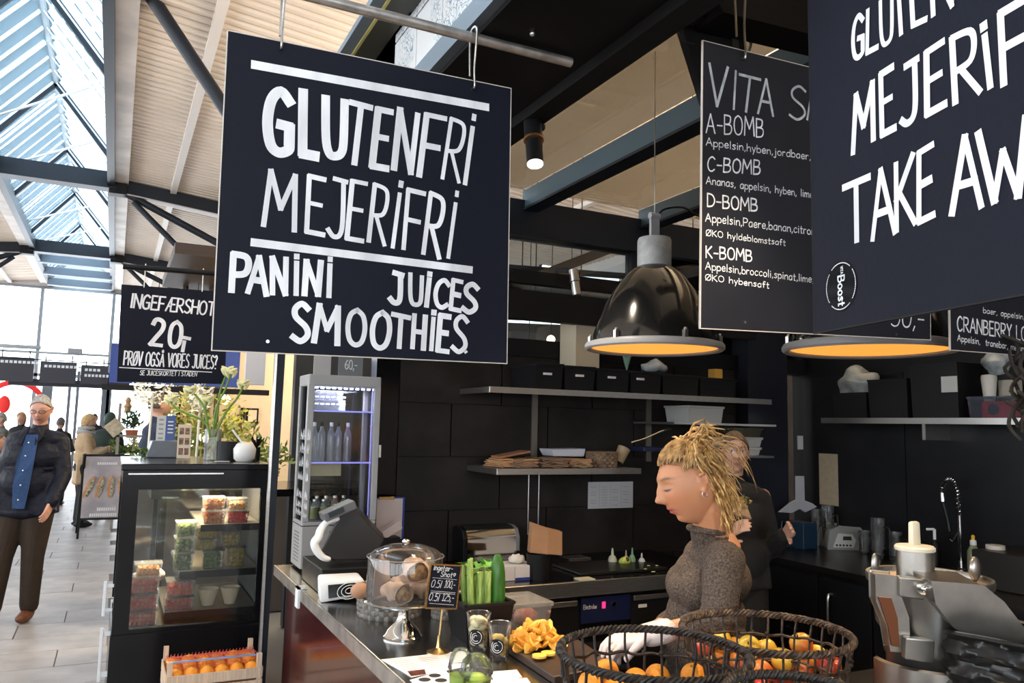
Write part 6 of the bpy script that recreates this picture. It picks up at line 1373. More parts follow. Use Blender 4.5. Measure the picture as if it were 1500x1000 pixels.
for v in g.v: v.x += .008*math.sin(v.z*90); v.y += .008*math.sin(v.z*70+v.x*60)
single('cling_bag', g, mat('film_grey', (.30, .33, .34), .25, noise=.4, nscale=16), 'scrunched clear bag hanging under the cranberry menu board', 'bag', smooth=True)
q = PD(1508, 585, 2.45); g = G(); rnd = random.Random(6)
for i in range(40):
    a = rnd.uniform(0, 6.28); p = q+Vector((.035*math.cos(a), .035*math.sin(a), -.14+.28*rnd.random())); g.tube(catmull([p, p+Vector((rnd.uniform(-.03, .03), rnd.uniform(-.03, .03), .04)), p+Vector((rnd.uniform(-.03, .03), rnd.uniform(-.03, .03), .08))], 4), .006, 5)
single('dried_branch_bundle', g, mat('dark_bark', (.03, .025, .02), .8, noise=.5, nscale=40), 'dark rough bundle hanging at the right edge below the menu board', 'decoration', kind='stuff', smooth=True)
q0 = P(1201, 738, 'x', XR-.004); q1 = P(1227, 665, 'x', XR-.004)
t = single('paper_strip', G().box((XR-.006, min(q0.y, q1.y), q0.z), (XR-.003, max(q0.y, q1.y), q1.z)), mat('tan_notice', (.33, .27, .19), .8, noise=.08, nscale=30), 'tall tan paper sheet taped to the right-hand wall', 'paper')
q = P(1172, 648, 'y', 3.90); single('wall_socket', G().box((q.x-.028, 3.893, q.z-.045), (q.x+.022, 3.8995, q.z+.045)), mat('socket_grey', (.42, .44, .48), .5), 'pale grey wall switch on the dark corner column', 'switch', bev=.003)
# hanging towel dispenser + white cloth
q = P(1172, 725, 'y', 3.86); t = thing('hand_towel', 'grey paper towel fanned out on the dark corner column', 'towel', q)
a = [P(x, y, 'y', 3.88) for x, y in ((1166, 697), (1178, 697), (1179, 735), (1166, 738))]; obj('strip', G().slab(a, (0, .008, 0)), mat('towel_grey', (.36, .38, .42), .8), t)
a = [P(x, y, 'y', 3.84) for x, y in ((1143, 750), (1160, 736), (1172, 730), (1190, 737), (1197, 742), (1180, 750), (1172, 745), (1160, 751))]; g = G(); g.add(a+[p+Vector((0, .02, 0)) for p in a], [tuple(range(8)), tuple(range(8, 16))[::-1]]+[(i, (i+1) % 8, (i+1) % 8+8, i+8) for i in range(8)]); obj('fan', g, MATS['towel_grey'], t)
# goods on the side counter
ZR = .9005
def onr(x, y): return P(x, y, 'z', ZR)
q = onr(1240, 803); bs_ = (q-Vector((0, 0, CAMH))).dot(Vector(_f))/FPX; ax_ = Vector((.55, -.83, 0)).normalized(); bx_ = Vector((.83, .55, 0))
q = q+Vector((-.05, -.05, 0)); t = thing('blender', 'grey rounded blender base with keypad on the side counter', 'blender', q)
w_ = 26*bs_; hh = 32*bs_; pf = Plane(q-Vector(_R)*w_+Vector((0, 0, 0)), Vector((_R[0], _R[1], 0)), (0, 0, 1))
prof = [(0, .0), (w_*2, .0), (w_*2, hh*.65), (w_*1.7, hh*.95), (w_*.6, hh), (w_*.12, hh*.8)]
g = G(); n = len(prof); D_ = Vector((_f[0], _f[1], 0)).normalized()*.17; F0 = [pf(u, v) for u, v in prof]; g.add(F0+[p+D_ for p in F0], [tuple(range(n)), tuple(range(n, 2*n))[::-1]]+[(i, (i+1) % n, (i+1) % n+n, i+n) for i in range(n)]); obj('housing', g, mat('blender_grey', (.24, .25, .24), .35), t, bev=.012, smooth=True)
g = G(); pr = [(w_*.2, hh*.12), (w_*1.35, hh*.12), (w_*1.5, hh*.45), (w_*1.3, hh*.72), (w_*.5, hh*.75)]; F0 = [pf(u, v, .0015) for u, v in pr]; g.add(F0, [tuple(range(5))]); kp = obj('keypad', g, mat('keypad_pale', (.55, .56, .54), .4), t)
g = G()
for i in range(5): g.add([pf(w_*(.35+.19*i), hh*.18, .003), pf(w_*(.47+.19*i), hh*.18, .003), pf(w_*(.47+.19*i), hh*.26, .003), pf(w_*(.35+.19*i), hh*.26, .003)], [(0, 1, 2, 3)])
g.add([pf(w_*.75, hh*.45, .003), pf(w_*1.25, hh*.45, .003), pf(w_*1.22, hh*.62, .003), pf(w_*.78, hh*.62, .003)], [(0, 1, 2, 3)]); obj('keys', g, INK, kp, kind='stuff')
JUG = glassy('jug_plastic', (.80, .82, .82), .25, .06, haze=.16, hcol=(.5, .52, .52))
def jug(x, y, w_, h_, lab, inv=False, metal=False):
    p = onr(x, y); p.x = min(p.x, 4.15); s_ = (p-Vector((0, 0, CAMH))).dot(Vector(_f))/FPX; r = w_*s_/2; h = h_*s_; t = thing('blender_jug', lab, 'jug', p, 'blender jugs by the sink')
    obj('wall', G().lathe([(.0001, .002), (r*.8, .002), (r*.85, .02), (r, h*.85), (r*.98, h), (r*.95, h), (r*.9, h*.8)], p, 20), JUG if not metal else STEEL, t, smooth=True)
    obj('handle', G().tube(catmull([p+Vector((.0, -r, h*.8)), p+Vector((0, -r-.035, h*.75)), p+Vector((0, -r-.03, h*.35)), p+Vector((0, -r*.9, h*.25))], 5), .006, 6), BLACK_PL, t, smooth=True)
    obj('collar', G().lathe([(r*.8, 0), (r*.82, .018), (r*.6, .02)], p, 20), BLACK_PL, t, smooth=True)
jug(1267, 812, 18, 34, 'short clear jug, leftmost of the jugs by the sink'); jug(1287, 818, 20, 58, 'clear jug in the middle of the jugs by the sink'); jug(1312, 820, 20, 40, 'clear jug closest to the juicer'); jug(1305, 795, 18, 60, 'tall clear jug standing at the back by the wall'); jug(1323, 790, 16, 52, 'slim clear jug behind the juicer plunger')
# spray faucet
fb = onr(1408, 832); fb = Vector((4.14, fb.y, ZR)); def_s = (fb-Vector((0, 0, CAMH))).dot(Vector(_f))/FPX
def fp_(x, y): return P(x, y, 'x', fb.x)
t = thing('spray_faucet', 'tall chrome spring faucet arching over the sink', 'faucet', fp_(1408, 825))
base = fp_(1409, 825); obj('base', G().lathe([(.0001, 0), (.03, 0), (.03, .01), (.018, .02), (.018, .06)], (base.x, base.y, ZR), 20), CHROME, t, smooth=True)
col_ = [Vector((base.x, base.y, ZR+.02)), fp_(1406, 780), fp_(1405, 755)]; obj('column', G().tube(col_, .010, 12), CHROME, t, smooth=True)
arc = catmull([fp_(x, y) for x, y in ((1405, 757), (1404, 735), (1402, 716), (1396, 703), (1388, 702), (1381, 712), (1380, 724))], 10)
obj('hose', G().tube(arc, .006, 8), BLACK_PL, t, smooth=True)
g = G(); tot = len(arc); hp = []; 
for i in range(260):
    u = i/259*(tot-1); k_ = min(int(u), tot-2); p = arc[k_].lerp(arc[k_+1], u-k_); tg = (arc[k_+1]-arc[k_]).normalized(); n1 = Vector((1, 0, 0)); n2 = tg.cross(n1); an = i*2*math.pi/12; hp.append(p+(n1*math.cos(an)+n2*math.sin(an))*.0115)
obj('spring', G().tube(hp, .0022, 5), CHROME, t, smooth=True)
obj('spray_head', G().tube([fp_(1380, 722), fp_(1381, 734)], [.011, .013], 12), CHROME, t, smooth=True); obj('spray_handle', G().tube([fp_(1381, 734), fp_(1388, 760), fp_(1391, 778)], [.009, .009, .012], 10), BLACK_PL, t, smooth=True)
obj('lever', G().tube([fp_(1404, 780), fp_(1396, 793), fp_(1392, 790)], .005, 8), CHROME, t, smooth=True)
q = Vector((4.12, P(1370, 815, 'x', 4.12).y, ZR)); t = thing('soap_pump', 'small white soap pump left of the faucet', 'dispenser', q); z0 = P(1370, 790, 'x', 4.12).z; z1 = P(1370, 775, 'x', 4.12).z
obj('bottle', G().lathe([(.0001, 0), (.025, 0), (.025, z0-ZR-.02), (.01, z0-ZR)], q, 16), BLACK_PL, t, smooth=True); obj('pump', G().tube([(q.x, q.y, z0), (q.x, q.y, z1)], .008, 8).tube([(q.x, q.y, z1), (q.x-.02, q.y+.035, z1-.004)], .007, 8), WHITE, t, smooth=True)
q = Vector((4.08, P(1427, 830, 'x', 4.08).y, ZR)); t = thing('dish_soap', 'clear dish soap bottle with yellow cap by the juicer', 'bottle', q); z1 = P(1427, 783, 'x', 4.08).z-ZR
obj('bottle', G().lathe([(.0001, 0), (.030, 0), (.033, .05), (.030, z1*.6), (.014, z1*.75)], q, 18), mat('soap_clear', (.22, .24, .16), .15), t, smooth=True); obj('collar', G().lathe([(.014, z1*.74), (.016, z1*.76), (.015, z1*.86), (.008, z1*.88)], q, 14), WHITE, t, smooth=True); obj('cap', G().lathe([(.008, z1*.87), (.009, z1*.97), (.0001, z1)], q, 12), mat('cap_yellow', (.8, .45, .02), .4), t, smooth=True)
q = Vector((3.95, P(1480, 800, 'x', 3.95).y, ZR)); za_ = P(1475, 805, 'x', 3.95).z; single('dark_crate', G().box((3.80, q.y-.35, ZR), (4.2, q.y+.10, za_)), mat('crate_black', (.014, .012, .011), .35), 'dark metal box on the side counter behind the juicer', 'box', bev=.006)
yb_ = P(1458, 800, 'x', 3.92).y; zb2 = P(1458, 798, 'x', 3.92).z; t = thing('brown_jar', 'brown jar with pale lid beside the dark metal box', 'jar', (3.92, yb_, ZR)); obj('body', G().lathe([(.0001, 0), (.04, 0), (.04, zb2-ZR-.03), (.0001, zb2-ZR-.03)], (3.92, yb_, ZR), 20), mat('jar_brown', (.12, .04, .02), .3), t, smooth=True); obj('lid', G().lathe([(.042, zb2-ZR-.03), (.042, zb2-ZR), (.0001, zb2-ZR)], (3.92, yb_, ZR), 20), mat('lid_pale', (.5, .47, .42), .5), t, smooth=True)
q = onr(1168, 800); t = thing('wire_rack', 'thin chrome wire rack left of the blender base', 'rack', q); a = [P(x, y, 'y', 3.75) for x, y in ((1154, 800), (1158, 765), (1172, 765), (1176, 800))]; obj('wire', G().tube(a, .003, 6), CHROME, t); obj('wire', G().tube([p+Vector((.01, .08, 0)) for p in a], .003, 6), CHROME, t)
q = onr(1172, 800); single('dark_blue_box', G().box((q.x-.09, 3.72, ZR), (q.x+.03, 3.88, ZR+.16)), mat('teal_dark', (.01, .03, .06), .4), 'dark blue box behind the wire rack on the side counter', 'box', bev=.004)
# ================================================================ COLD DISPLAY CASE
SX0, SX1, SY0, SY1, SZ = 0.055, 0.80, 4.60, 5.50, 1.385
sc0 = thing('display_case', 'tall black refrigerated display case with glass side, full of fruit boxes', 'display case', ((SX0+SX1)/2, (SY0+SY1)/2, 0))
GB = mat('case_black', (.005, .005, .006), .2, spec=.3)
gz0 = P(190, 922, 'y', SY0).z; gz1 = P(204, 717, 'y', SY0).z; gx0 = P(197, 800, 'y', SY0).x; gx1 = P(378, 800, 'y', SY0).x
obj('base_cabinet', G().box((SX0, SY0, 0.04), (SX1, SY1, gz0-.02)), GB, sc0, bev=.006)
obj('plinth', G().box((SX0+.03, SY0+.03, 0), (SX1-.03, SY1-.03, .05)), BLACK, sc0)
g = G()
g.box((SX0+.005, SY0, gz0-.02), (gx0, SY0+.035, SZ-.03)); g.box((gx1, SY0, gz0-.02), (SX1, SY0+.035, SZ-.03)); g.box((gx0, SY0, gz1), (gx1, SY0+.035, SZ-.03)); g.box((gx0, SY0, gz0-.02), (gx1, SY0+.035, gz0))
obj('side_frame', g, GB, sc0)
g = G(); g.box((SX0+.005, SY0+.035, gz1+.03), (SX0+.03, SY1, SZ-.03)).box((SX0+.005, SY1-.04, gz0), (SX0+.03, SY1, SZ-.03)); obj('front_frame', g, GB, sc0)
obj('top_slab', G().box((SX0-.005, SY0-.005, SZ-.035), (SX1+.005, SY1+.01, SZ)), GB, sc0, bev=.006); obj('top_trim', G().box((SX0+.03, SY0-.008, SZ-.055), (SX1-.25, SY0-.003, SZ-.048)), STEEL, sc0)
obj('side_glass', G().box((gx0, SY0+.012, gz0), (gx1, SY0+.018, gz1)), GLASS, sc0); obj('front_glass', G().box((SX0+.012, SY0+.035, gz0), (SX0+.018, SY1-.04, gz1+.03)), GLASS, sc0)
obj('back_panel', G().box((SX1-.02, SY0+.03, gz0-.02), (SX1-.01, SY1, SZ-.03)), mat('case_inner', (.03, .028, .026), .5), sc0); obj('far_glass', G().box((SX0+.03, SY1-.02, gz0), (SX1-.02, SY1-.014, gz1)), GLASS_D, sc0)
YI = SY0+.12
shz = [P(330, 766, 'y', YI).z, P(300, 833, 'y', YI).z, P(300, 890, 'y', YI).z]; shx = [P(293, 766, 'y', YI).x, P(262, 833, 'y', YI).x, P(240, 890, 'y', YI).x]
TRAY = mat('case_tray', (.20, .17, .13), .3, .7)
for z, x in zip(shz, shx): obj('shelf', G().box((x, YI-.05, z-.012), (SX1-.03, SY1-.1, z)), TRAY, sc0); obj('shelf_front', G().box((x, YI-.053, z-.035), (SX1-.03, YI-.05, z+.001)), BLACK, sc0)
obj('deck', G().box((SX0+.03, SY0+.035, gz0-.01), (SX1-.02, SY1-.03, gz0-.002)), TRAY, sc0)
g = G(); 
for i in range(2): obj('handle', G().box((SX0-.045, SY0+.03+i*0.0, [.62, .30][i]), (SX0-.03, SY0+.055, [.79, .56][i])).box((SX0-.035, SY0+.035, [.64, .32][i]), (SX0+.002, SY0+.05, [.655, .345][i])).box((SX0-.035, SY0+.035, [.76, .52][i]), (SX0+.002, SY0+.05, [.775, .54][i])), mat('white_handle', (.75, .76, .78), .35), sc0, label='white bar handle', bev=.002)
lc = light('case_light', 'AREA', ((SX0+SX1)/2, (SY0+SY1)/2-.15, gz1+.02), 30, (1, .80, .52), .45, ((SX0+SX1)/2, (SY0+SY1)/2, 0)); lc.parent = sc0; lc.location = lc.location-sc0.location
BOXP = glassy('food_box_plastic', (.93, .93, .93), .16, .08, haze=.10, hcol=(.8, .8, .78))
FM = {'berry': mat('berry_mix', (.55, .03, .03), .5, noise=.3, nscale=45, col2=(.75, .35, .06)), 'melon': mat('melon_cubes', (.72, .22, .05), .5, noise=.3, nscale=40, col2=(.60, .03, .05)), 'salad': mat('salad_green', (.04, .10, .01), .6, noise=.5, nscale=60, col2=(.22, .32, .05)),
      'yellow': mat('pasta_yellow', (.60, .42, .08), .6, noise=.3, nscale=60, col2=(.40, .30, .05)), 'peach': mat('peach_mix', (.68, .34, .14), .6, noise=.3, nscale=40), 'water': mat('watermelon', (.68, .06, .05), .5, noise=.2, nscale=30)}
def foodbox(x0, x1, yt, yb, Y, fm, lab, zfix=None):
    a = P(x0, yb, 'y', Y); b = P(x1, yb, 'y', Y); h = (yb-yt)*(a-Vector((0, 0, CAMH))).dot(Vector(_f))/FPX; z = zfix if zfix is not None else a.z; d = .12
    t = thing('food_box', lab, 'food box', ((a.x+b.x)/2, Y+d/2, z), 'food boxes in the display case'); e = .006
    obj('box', G().hexa([(a.x+e, Y+e, z), (b.x-e, Y+e, z), (b.x-e, Y+d-e, z), (a.x+e, Y+d-e, z)], [(a.x, Y, z+h*.9), (b.x, Y, z+h*.9), (b.x, Y+d, z+h*.9), (a.x, Y+d, z+h*.9)]), BOXP, t)
    obj('lid', G().box((a.x-.002, Y-.002, z+h*.88), (b.x+.002, Y+d+.002, z+h*.96)), BOXP, t)
    rnd = random.Random(int(x0*7+yt)); g = G(); k = 0
    W = b.x-a.x
    for i in range(max(2, int(W/.022))):
        for j in range(max(1, int(h/.022))):
            for l in range(3):
                c = Vector((a.x+.012+(W-.024)*(i+.5)/max(2, int(W/.022)), Y+.018+l*.038, z+.010+j*.020)); g.m = Matrix.Translation(c) @ Euler((rnd.uniform(0, 1), rnd.uniform(0, 1), rnd.uniform(0, 1))).to_matrix().to_4x4(); s = .0085; g.box((-s, -s, -s), (s, s, s))
    obj('filling', g, FM[fm], t, kind='stuff'); return z+h
def stack(items, Y, pos, z0):
    z = z0
    for (x0, x1, hpx, fm, nm) in items:
        a = P(x0, 800, 'y', Y); s_ = (a-Vector((0, 0, CAMH))).dot(Vector(_f))/FPX; z = foodbox(x0, x1, 800-hpx, 800, Y, fm, nm+' '+pos, zfix=z+.001)
stack([(295, 328, 20, 'berry', 'lower box of red berries'), (295, 327, 19, 'berry', 'upper box of red berries')], YI-.02, 'at the left of the top shelf in the case', shz[0])
stack([(331, 362, 19, 'water', 'lower box of watermelon'), (331, 360, 17, 'peach', 'upper box of peach slices')], YI-.02, 'at the right of the top shelf in the case', shz[0])
stack([(255, 285, 26, 'salad', 'bottom salad box'), (256, 286, 22, 'salad', 'middle salad box'), (257, 287, 22, 'salad', 'top salad box')], YI-.01, 'in the left stack on the middle shelf', shz[1])
stack([(298, 329, 28, 'salad', 'bottom leafy box'), (287, 318, 16, 'yellow', 'middle yellow pasta box'), (287, 319, 19, 'yellow', 'top yellow pasta box')], YI-.01, 'in the centre stack on the middle shelf', shz[1])
stack([(333, 360, 30, 'yellow', 'lower noodle box'), (325, 352, 20, 'yellow', 'upper noodle box')], YI+.02, 'at the right of the middle shelf', shz[1])
stack([(246, 289, 20, 'melon', 'lower box of melon cubes'), (248, 290, 24, 'melon', 'upper box of melon cubes')], YI-.02, 'at the left of the lowest shelf', shz[2])
stack([(193, 238, 22, 'melon', 'bottom fruit-cube box'), (193, 238, 24, 'melon', 'second fruit-cube box'), (194, 238, 24, 'melon', 'third fruit-cube box'), (200, 240, 18, 'peach', 'top pale box')], SY0+.06, 'in the front left stack on the case floor', gz0)
for i, (x, y, z_, r, lb) in enumerate(((309, 0, shz[2], 15, 'white bowl left of its twin on the lowest shelf'), (341, 0, shz[2], 14, 'white bowl right of its twin on the lowest shelf'))):
    a = P(x, 800, 'y', YI+.06); s_ = (a-Vector((0, 0, CAMH))).dot(Vector(_f))/FPX; t = single('bowl', G().lathe([(.0001, .002), (r*s_*.5, .002), (r*s_, 24*s_), (r*s_*.93, 24*s_), (r*s_*.4, .008), (.0001, .008)], (a.x, YI+.06, z_+.001), 24), mat('cream_bowl', (.62, .50, .36), .35), lb, 'bowl', 'cream bowls in the case', smooth=True)
for i, (x, z_, lb) in enumerate(((205, .0, 'paper-wrapped roll on the left of the case stacks'), (228, .0, 'paper-wrapped roll behind the fruit-cube boxes'))):
    a = P(x, 845 if i == 0 else 840, 'y', SY0+.22); g = G(); g.ball((a.x, SY0+.24, a.z-.01), (.05, .05, .035), 16, 10); single('wrapped_roll', g, mat('roll_wrap', (.62, .52, .44), .7, noise=.2), lb, 'sandwich', smooth=True)

# orange crates in front of the case
ch_z = P(315, 962, 'y', 4.0).z
cxa, cxb = P(246, 965, 'y', 3.98).x, P(384, 965, 'y', 3.98).x
PINE = mat('crate_pine', (.62, .46, .33), .7, noise=.15, nscale=12, stretch=(12, 12, 1)); NET = mat('red_net', (.75, .12, .08), .5)
def crate(z0, h, lab, grp):
    t = thing('orange_crate', lab, 'crate', ((cxa+cxb)/2, 4.13, z0), grp)
    Y0, Y1 = 3.98, 4.28
    for (x, y) in ((cxa, Y0), (cxb-.022, Y0), (cxa, Y1-.022), (cxb-.022, Y1-.022)): obj('corner_post', G().box((x, y, z0), (x+.022, y+.022, z0+h)), PINE, t)
    for k in range(2):
        zz = z0+.01+k*.055
        for (a, b) in (((cxa, Y0-.006), (cxb, Y0)), ((cxa, Y1), (cxb, Y1+.006)), ((cxa-.006, Y0), (cxa, Y1)), ((cxb, Y0), (cxb+.006, Y1))): obj('slat', G().box((a[0], a[1], zz), (b[0], b[1], zz+.045)), PINE, t)
    obj('bottom', G().box((cxa, Y0, z0+.004), (cxb, Y1, z0+.01)), PINE, t); return t
hc = .17
for k in range(3):
    z0 = ch_z-hc-k*(hc+.002)
    if z0 < 0: break
    tt = crate(z0, hc, ['pine crate of oranges in red net, topmost of the pile by the case', 'middle pine crate under the orange crate', 'lowest pine crate of the pile by the counter'][k], 'pine fruit crates')
ztop = ch_z-hc
o0 = None; W4 = cxb-cxa
for i in range(6):
    for j in range(4):
        c = Vector((cxa+.04+(W4-.08)*i/5, 4.02+.07*j, ztop+.095+.01*((i*j) % 3)))
        if o0 is None:
            g = G(); g.ball((0, 0, 0), .035, 18, 12); o0 = obj('clementine', g, ORG, None, smooth=True); o = o0
        else: o = o0.copy(); COL.objects.link(o)
        o.location = c; tag(o, 'orange in the pine crate, %s row, %s from the left' % (['front', 'second', 'third', 'back'][j], ['first', 'second', 'third', 'fourth', 'fifth', 'sixth'][i]), 'orange', 'oranges in the pine crate')
g = G()
for i in range(26):
    x = cxa+.01+(W4-.02)*i/25; g.tube(catmull([(x, 4.0, ztop+.10), (x+.006, 4.06, ztop+.142), (x-.004, 4.14, ztop+.148), (x+.006, 4.22, ztop+.142), (x, 4.27, ztop+.10)], 3), .0011, 4)
for j in range(16):
    y = 4.0+.27*j/15; zz = ztop+.10+.046*math.sin(math.pi*j/15); g.tube([(cxa+.01, y, zz), ((cxa+cxb)/2, y+.004, zz+.003), (cxb-.01, y, zz)], .0011, 4)
single('net_cover', g, NET, 'red net stretched over the crate of oranges', 'net', kind='stuff')
single('blue_band', G().box((cxa+.01, 4.045, ztop+.147), (cxb-.01, 4.058, ztop+.152)), mat('band_blue', (.18, .32, .62), .4), 'pale blue band across the crate of oranges', 'band')

# ================================================================ THINGS ON THE CASE TOP
def onc(x, y, Y=4.85): v = P(x, y, 'y', Y); v.z = SZ+.001; return v
WH = mat('porcelain', (.78, .76, .72), .3)
q = onc(357, 686); s_ = (q-Vector((0, 0, CAMH))).dot(Vector(_f))/FPX
single('white_pot', G().lathe([(.0001, 0), (11*s_, 0), (15*s_, 4*s_), (16*s_, 18*s_), (12*s_, 25*s_), (7*s_, 27*s_), (7*s_, 25*s_), (.0001, 20*s_)], q, 28), WH, 'squat white pot on the case beside the post', 'pot', smooth=True)
g = G(); g.tube([q+Vector((-.01, 0, 25*s_)), q+Vector((-.075, 0, .18))], .006, 8); single('white_straw', g, WHITE, 'white tube leaning in the squat white pot', 'straw')
q2 = onc(331, 683, 4.95); single('black_tin', G().lathe([(.0001, 0), (12*s_, 0), (12.5*s_, 28*s_), (11.5*s_, 28*s_), (11*s_, 2*s_), (.0001, 2*s_)], q2, 20, sx=1.2), BLACK_PL, 'black square-shouldered tin left of the white pot', 'pot', smooth=True)
q3 = onc(374, 680, 4.98); t = thing('cutlery_pot', 'black pot holding dark cutlery behind the white pot', 'pot', q3); obj('pot', G().lathe([(.0001, 0), (6*s_, 0), (6.5*s_, 20*s_), (.0001, 19*s_)], q3, 14), BLACK_PL, t, smooth=True)
g = G(); rnd = random.Random(3)
for i in range(9): a = i*.7; g.tube([q3+Vector((0, 0, 18*s_)), q3+Vector((.03*math.cos(a), .02*math.sin(a), .12+.01*(i % 3)))], [.003, .006], 5)
obj('cutlery', g, BLACK_PL, t, kind='stuff')
# glass vase with amaryllis stems
v0 = onc(310, 676, 5.0); vs0 = (v0-Vector((0, 0, CAMH))).dot(Vector(_f))/FPX
t = thing('flower_vase', 'clear vase of long green stems with pale buds on the display case', 'vase', v0)
obj('glass', G().lathe([(.0001, .001), (11*vs0, .001), (12*vs0, 45*vs0), (11.5*vs0, 45*vs0), (10.5*vs0, .006), (.0001, .006)], v0, 24), glassy('vase_glass', (.92, .95, .92), .14, haze=.15), t, smooth=True)
ST = mat('stem_leaf', (.16, .27, .05), .5, noise=.25, nscale=10); BUD = mat('cream_bud', (.75, .72, .38), .5, noise=.15, nscale=20)
def VP(x, y, d=0): return P(x, y, 'y', v0.y+d)
for i, pts in enumerate((((308, 640), (300, 618), (262, 600), (250, 588)), ((307, 640), (300, 600), (286, 578), (278, 574)), ((312, 640), (316, 600), (330, 570), (338, 548)), ((314, 640), (330, 605), (348, 582), (356, 565)), ((311, 640), (318, 610), (322, 575), (333, 545)), ((306, 640), (301, 605), (302, 590), (304, 588)))):
    st = obj('stem', G().tube(catmull([VP(x, y, .02*i-.05) for x, y in pts], 6), .0065, 7), ST, t, smooth=True)
    e = VP(*pts[-1], .02*i-.05); g = G()
    for k in range(6):
        a = k*1.05; g.m = Matrix.Translation(e+Vector((.022*math.cos(a), .02*math.sin(a), .012*(k % 3)))) @ Euler((a, .5, a)).to_matrix().to_4x4(); g.ball((0, 0, 0), (.010, .010, .028), 8, 6)
    obj('buds', g, BUD, st, kind='stuff', smooth=True)
# white orchid blossoms, green foliage
def foliage(name, lab, c, rad, n, ls, m, cat='plant', seed=1, pot=None, group=None, stem=0):
    c = Vector(c); t = thing(name, lab, cat, (c.x, c.y, c.z-rad[2]), group); rnd = random.Random(seed); g = G()
    for i in range(n):
        while True:
            p = Vector((rnd.uniform(-1, 1), rnd.uniform(-1, 1), rnd.uniform(-1, 1)))
            if p.length < 1: break
        q = c+Vector((p.x*rad[0], p.y*rad[1], p.z*rad[2])); u = (Vector((rnd.uniform(-1, 1), rnd.uniform(-1, 1), rnd.uniform(-.2, 1)))).normalized()*ls*rnd.uniform(.6, 1.2); w_ = u.orthogonal().normalized()*ls*.22
        g.add([q, q+u*.5+w_, q+u, q+u*.5-w_], [(0, 1, 2, 3)])
    obj('leaves', g, m, t, kind='stuff')
    if stem: obj('stem', G().tube([(c.x, c.y, stem), (c.x+.01, c.y, c.z)], .008, 6), m, t)
    if pot: obj('pot', G().lathe([(.0001, 0), (pot[0]*.8, 0), (pot[0], pot[1]), (.0001, pot[1])], (c.x, c.y, c.z-rad[2]-pot[1]*.8), 18), pot[2], t, smooth=True)
    return t
LFG = mat('leaf_green', (.10, .20, .03), .6, noise=.4, nscale=10, col2=(.28, .36, .07)); LFY = mat('leaf_yellow', (.42, .42, .08), .6, noise=.3, nscale=10); LFW = mat('petal_white', (.80, .78, .66), .5)
foliage('orchid', 'cloud of white orchid blossoms left of the flower vase', P(222, 575, 'y', 6.4), (.14, .12, .10), 130, .05, LFW, seed=3, stem=1.15)
foliage('white_blossom', 'white blossoms glowing behind the vase stems', P(292, 585, 'y', 6.2), (.08, .08, .13), 120, .055, LFW, seed=4, stem=1.15)
foliage('leafy_plant', 'leafy green plant low on the right behind the post', P(388, 672, 'y', 5.9), (.18, .12, .14), 220, .07, LFG, seed=5, stem=1.15)
foliage('leafy_plant', 'yellow-green plant behind the white pot on the case', P(345, 632, 'y', 6.0), (.16, .1, .08), 160, .06, LFY, seed=6, stem=1.15)
foliage('leafy_plant', 'yellow flowering twigs in front of the bright window', P(272, 605, 'y', 6.5), (.14, .1, .16), 160, .05, LFY, seed=7, stem=1.15)
t = foliage('salad_bowl', 'glass bowl heaped with green salad on the far end of the case', P(226, 664, 'y', 5.45), (.14, .10, .03), 150, .04, LFG, seed=8, cat='bowl')
t = thing('plant_bench', 'dark bench behind the display case that the plants stand on', 'table', (1.3, 6.2, 0)); obj('top', G().box((.25, 5.75, 1.10), (2.4, 6.56, 1.15)), MATS['case_black'], t)
for (x, y) in ((.3, 5.8), (2.3, 5.8), (.3, 6.48), (2.3, 6.48)): obj('leg', G().box((x, y, 0), (x+.05, y+.05, 1.1)), BLACK, t)
# grey till back and cards
a = P(214, 672, 'y', 5.3); b = P(262, 646, 'y', 5.3)
t = thing('till_screen', 'grey till housing on the display case below the white and blue card', 'cash register', ((a.x+b.x)/2, 5.35, SZ)); obj('housing', G().hexa([(a.x, 5.3, SZ+.001), (b.x, 5.3, SZ+.001), (b.x, 5.5, SZ+.001), (a.x, 5.5, SZ+.001)], [(a.x+.03, 5.32, b.z-.0), (b.x, 5.3, b.z+.0), (b.x, 5.45, b.z), (a.x+.02, 5.45, b.z)]), mat('till_slate', (.10, .11, .13), .35), t, bev=.006)
a = P(228, 645, 'y', 5.33); b = P(258, 609, 'y', 5.33)
t = thing('leaflet_stand', 'upright card, left half white and right half blue, on the grey till', 'card', ((a.x+b.x)/2, 5.33, a.z)); mx_ = a.x+(b.x-a.x)*.48
obj('white_half', G().box((a.x, 5.33, a.z), (mx_, 5.334, b.z)), mat('card_white', (.60, .61, .58), .5), t); obj('blue_half', G().box((mx_, 5.33, a.z), (b.x, 5.334, b.z)), mat('card_blue', (.06, .11, .30), .5), t)
g = G()
for i in range(5): g.box((a.x+.012, 5.3285, b.z-.03-i*.028), (mx_-.012, 5.33, b.z-.02-i*.028))
obj('grey_rows', g, mat('grey_print', (.3, .3, .32), .7), t, kind='stuff'); g = G()
for i in range(4): g.box((mx_+.012, 5.3285, b.z-.04-i*.022), (b.x-.012, 5.33, b.z-.033-i*.022))
obj('white_rows', g, WHITE, t, kind='stuff')
a = P(264, 666, 'y', 5.2); b = P(284, 622, 'y', 5.2); t = thing('photo_menu', 'pale photo menu card leaning on the display case', 'card', ((a.x+b.x)/2, 5.2, SZ)); pq = Plane((a.x-.02, 5.2, SZ+.002), (1, 0, 0), (.12, .1, 1)); W5 = b.x-a.x+.01; H5 = b.z-SZ
obj('card', G().slab([pq(0, 0), pq(W5, 0), pq(W5, H5), pq(0, H5)], (0, .004, 0)), mat('card_cream', (.66, .56, .44), .6), t)
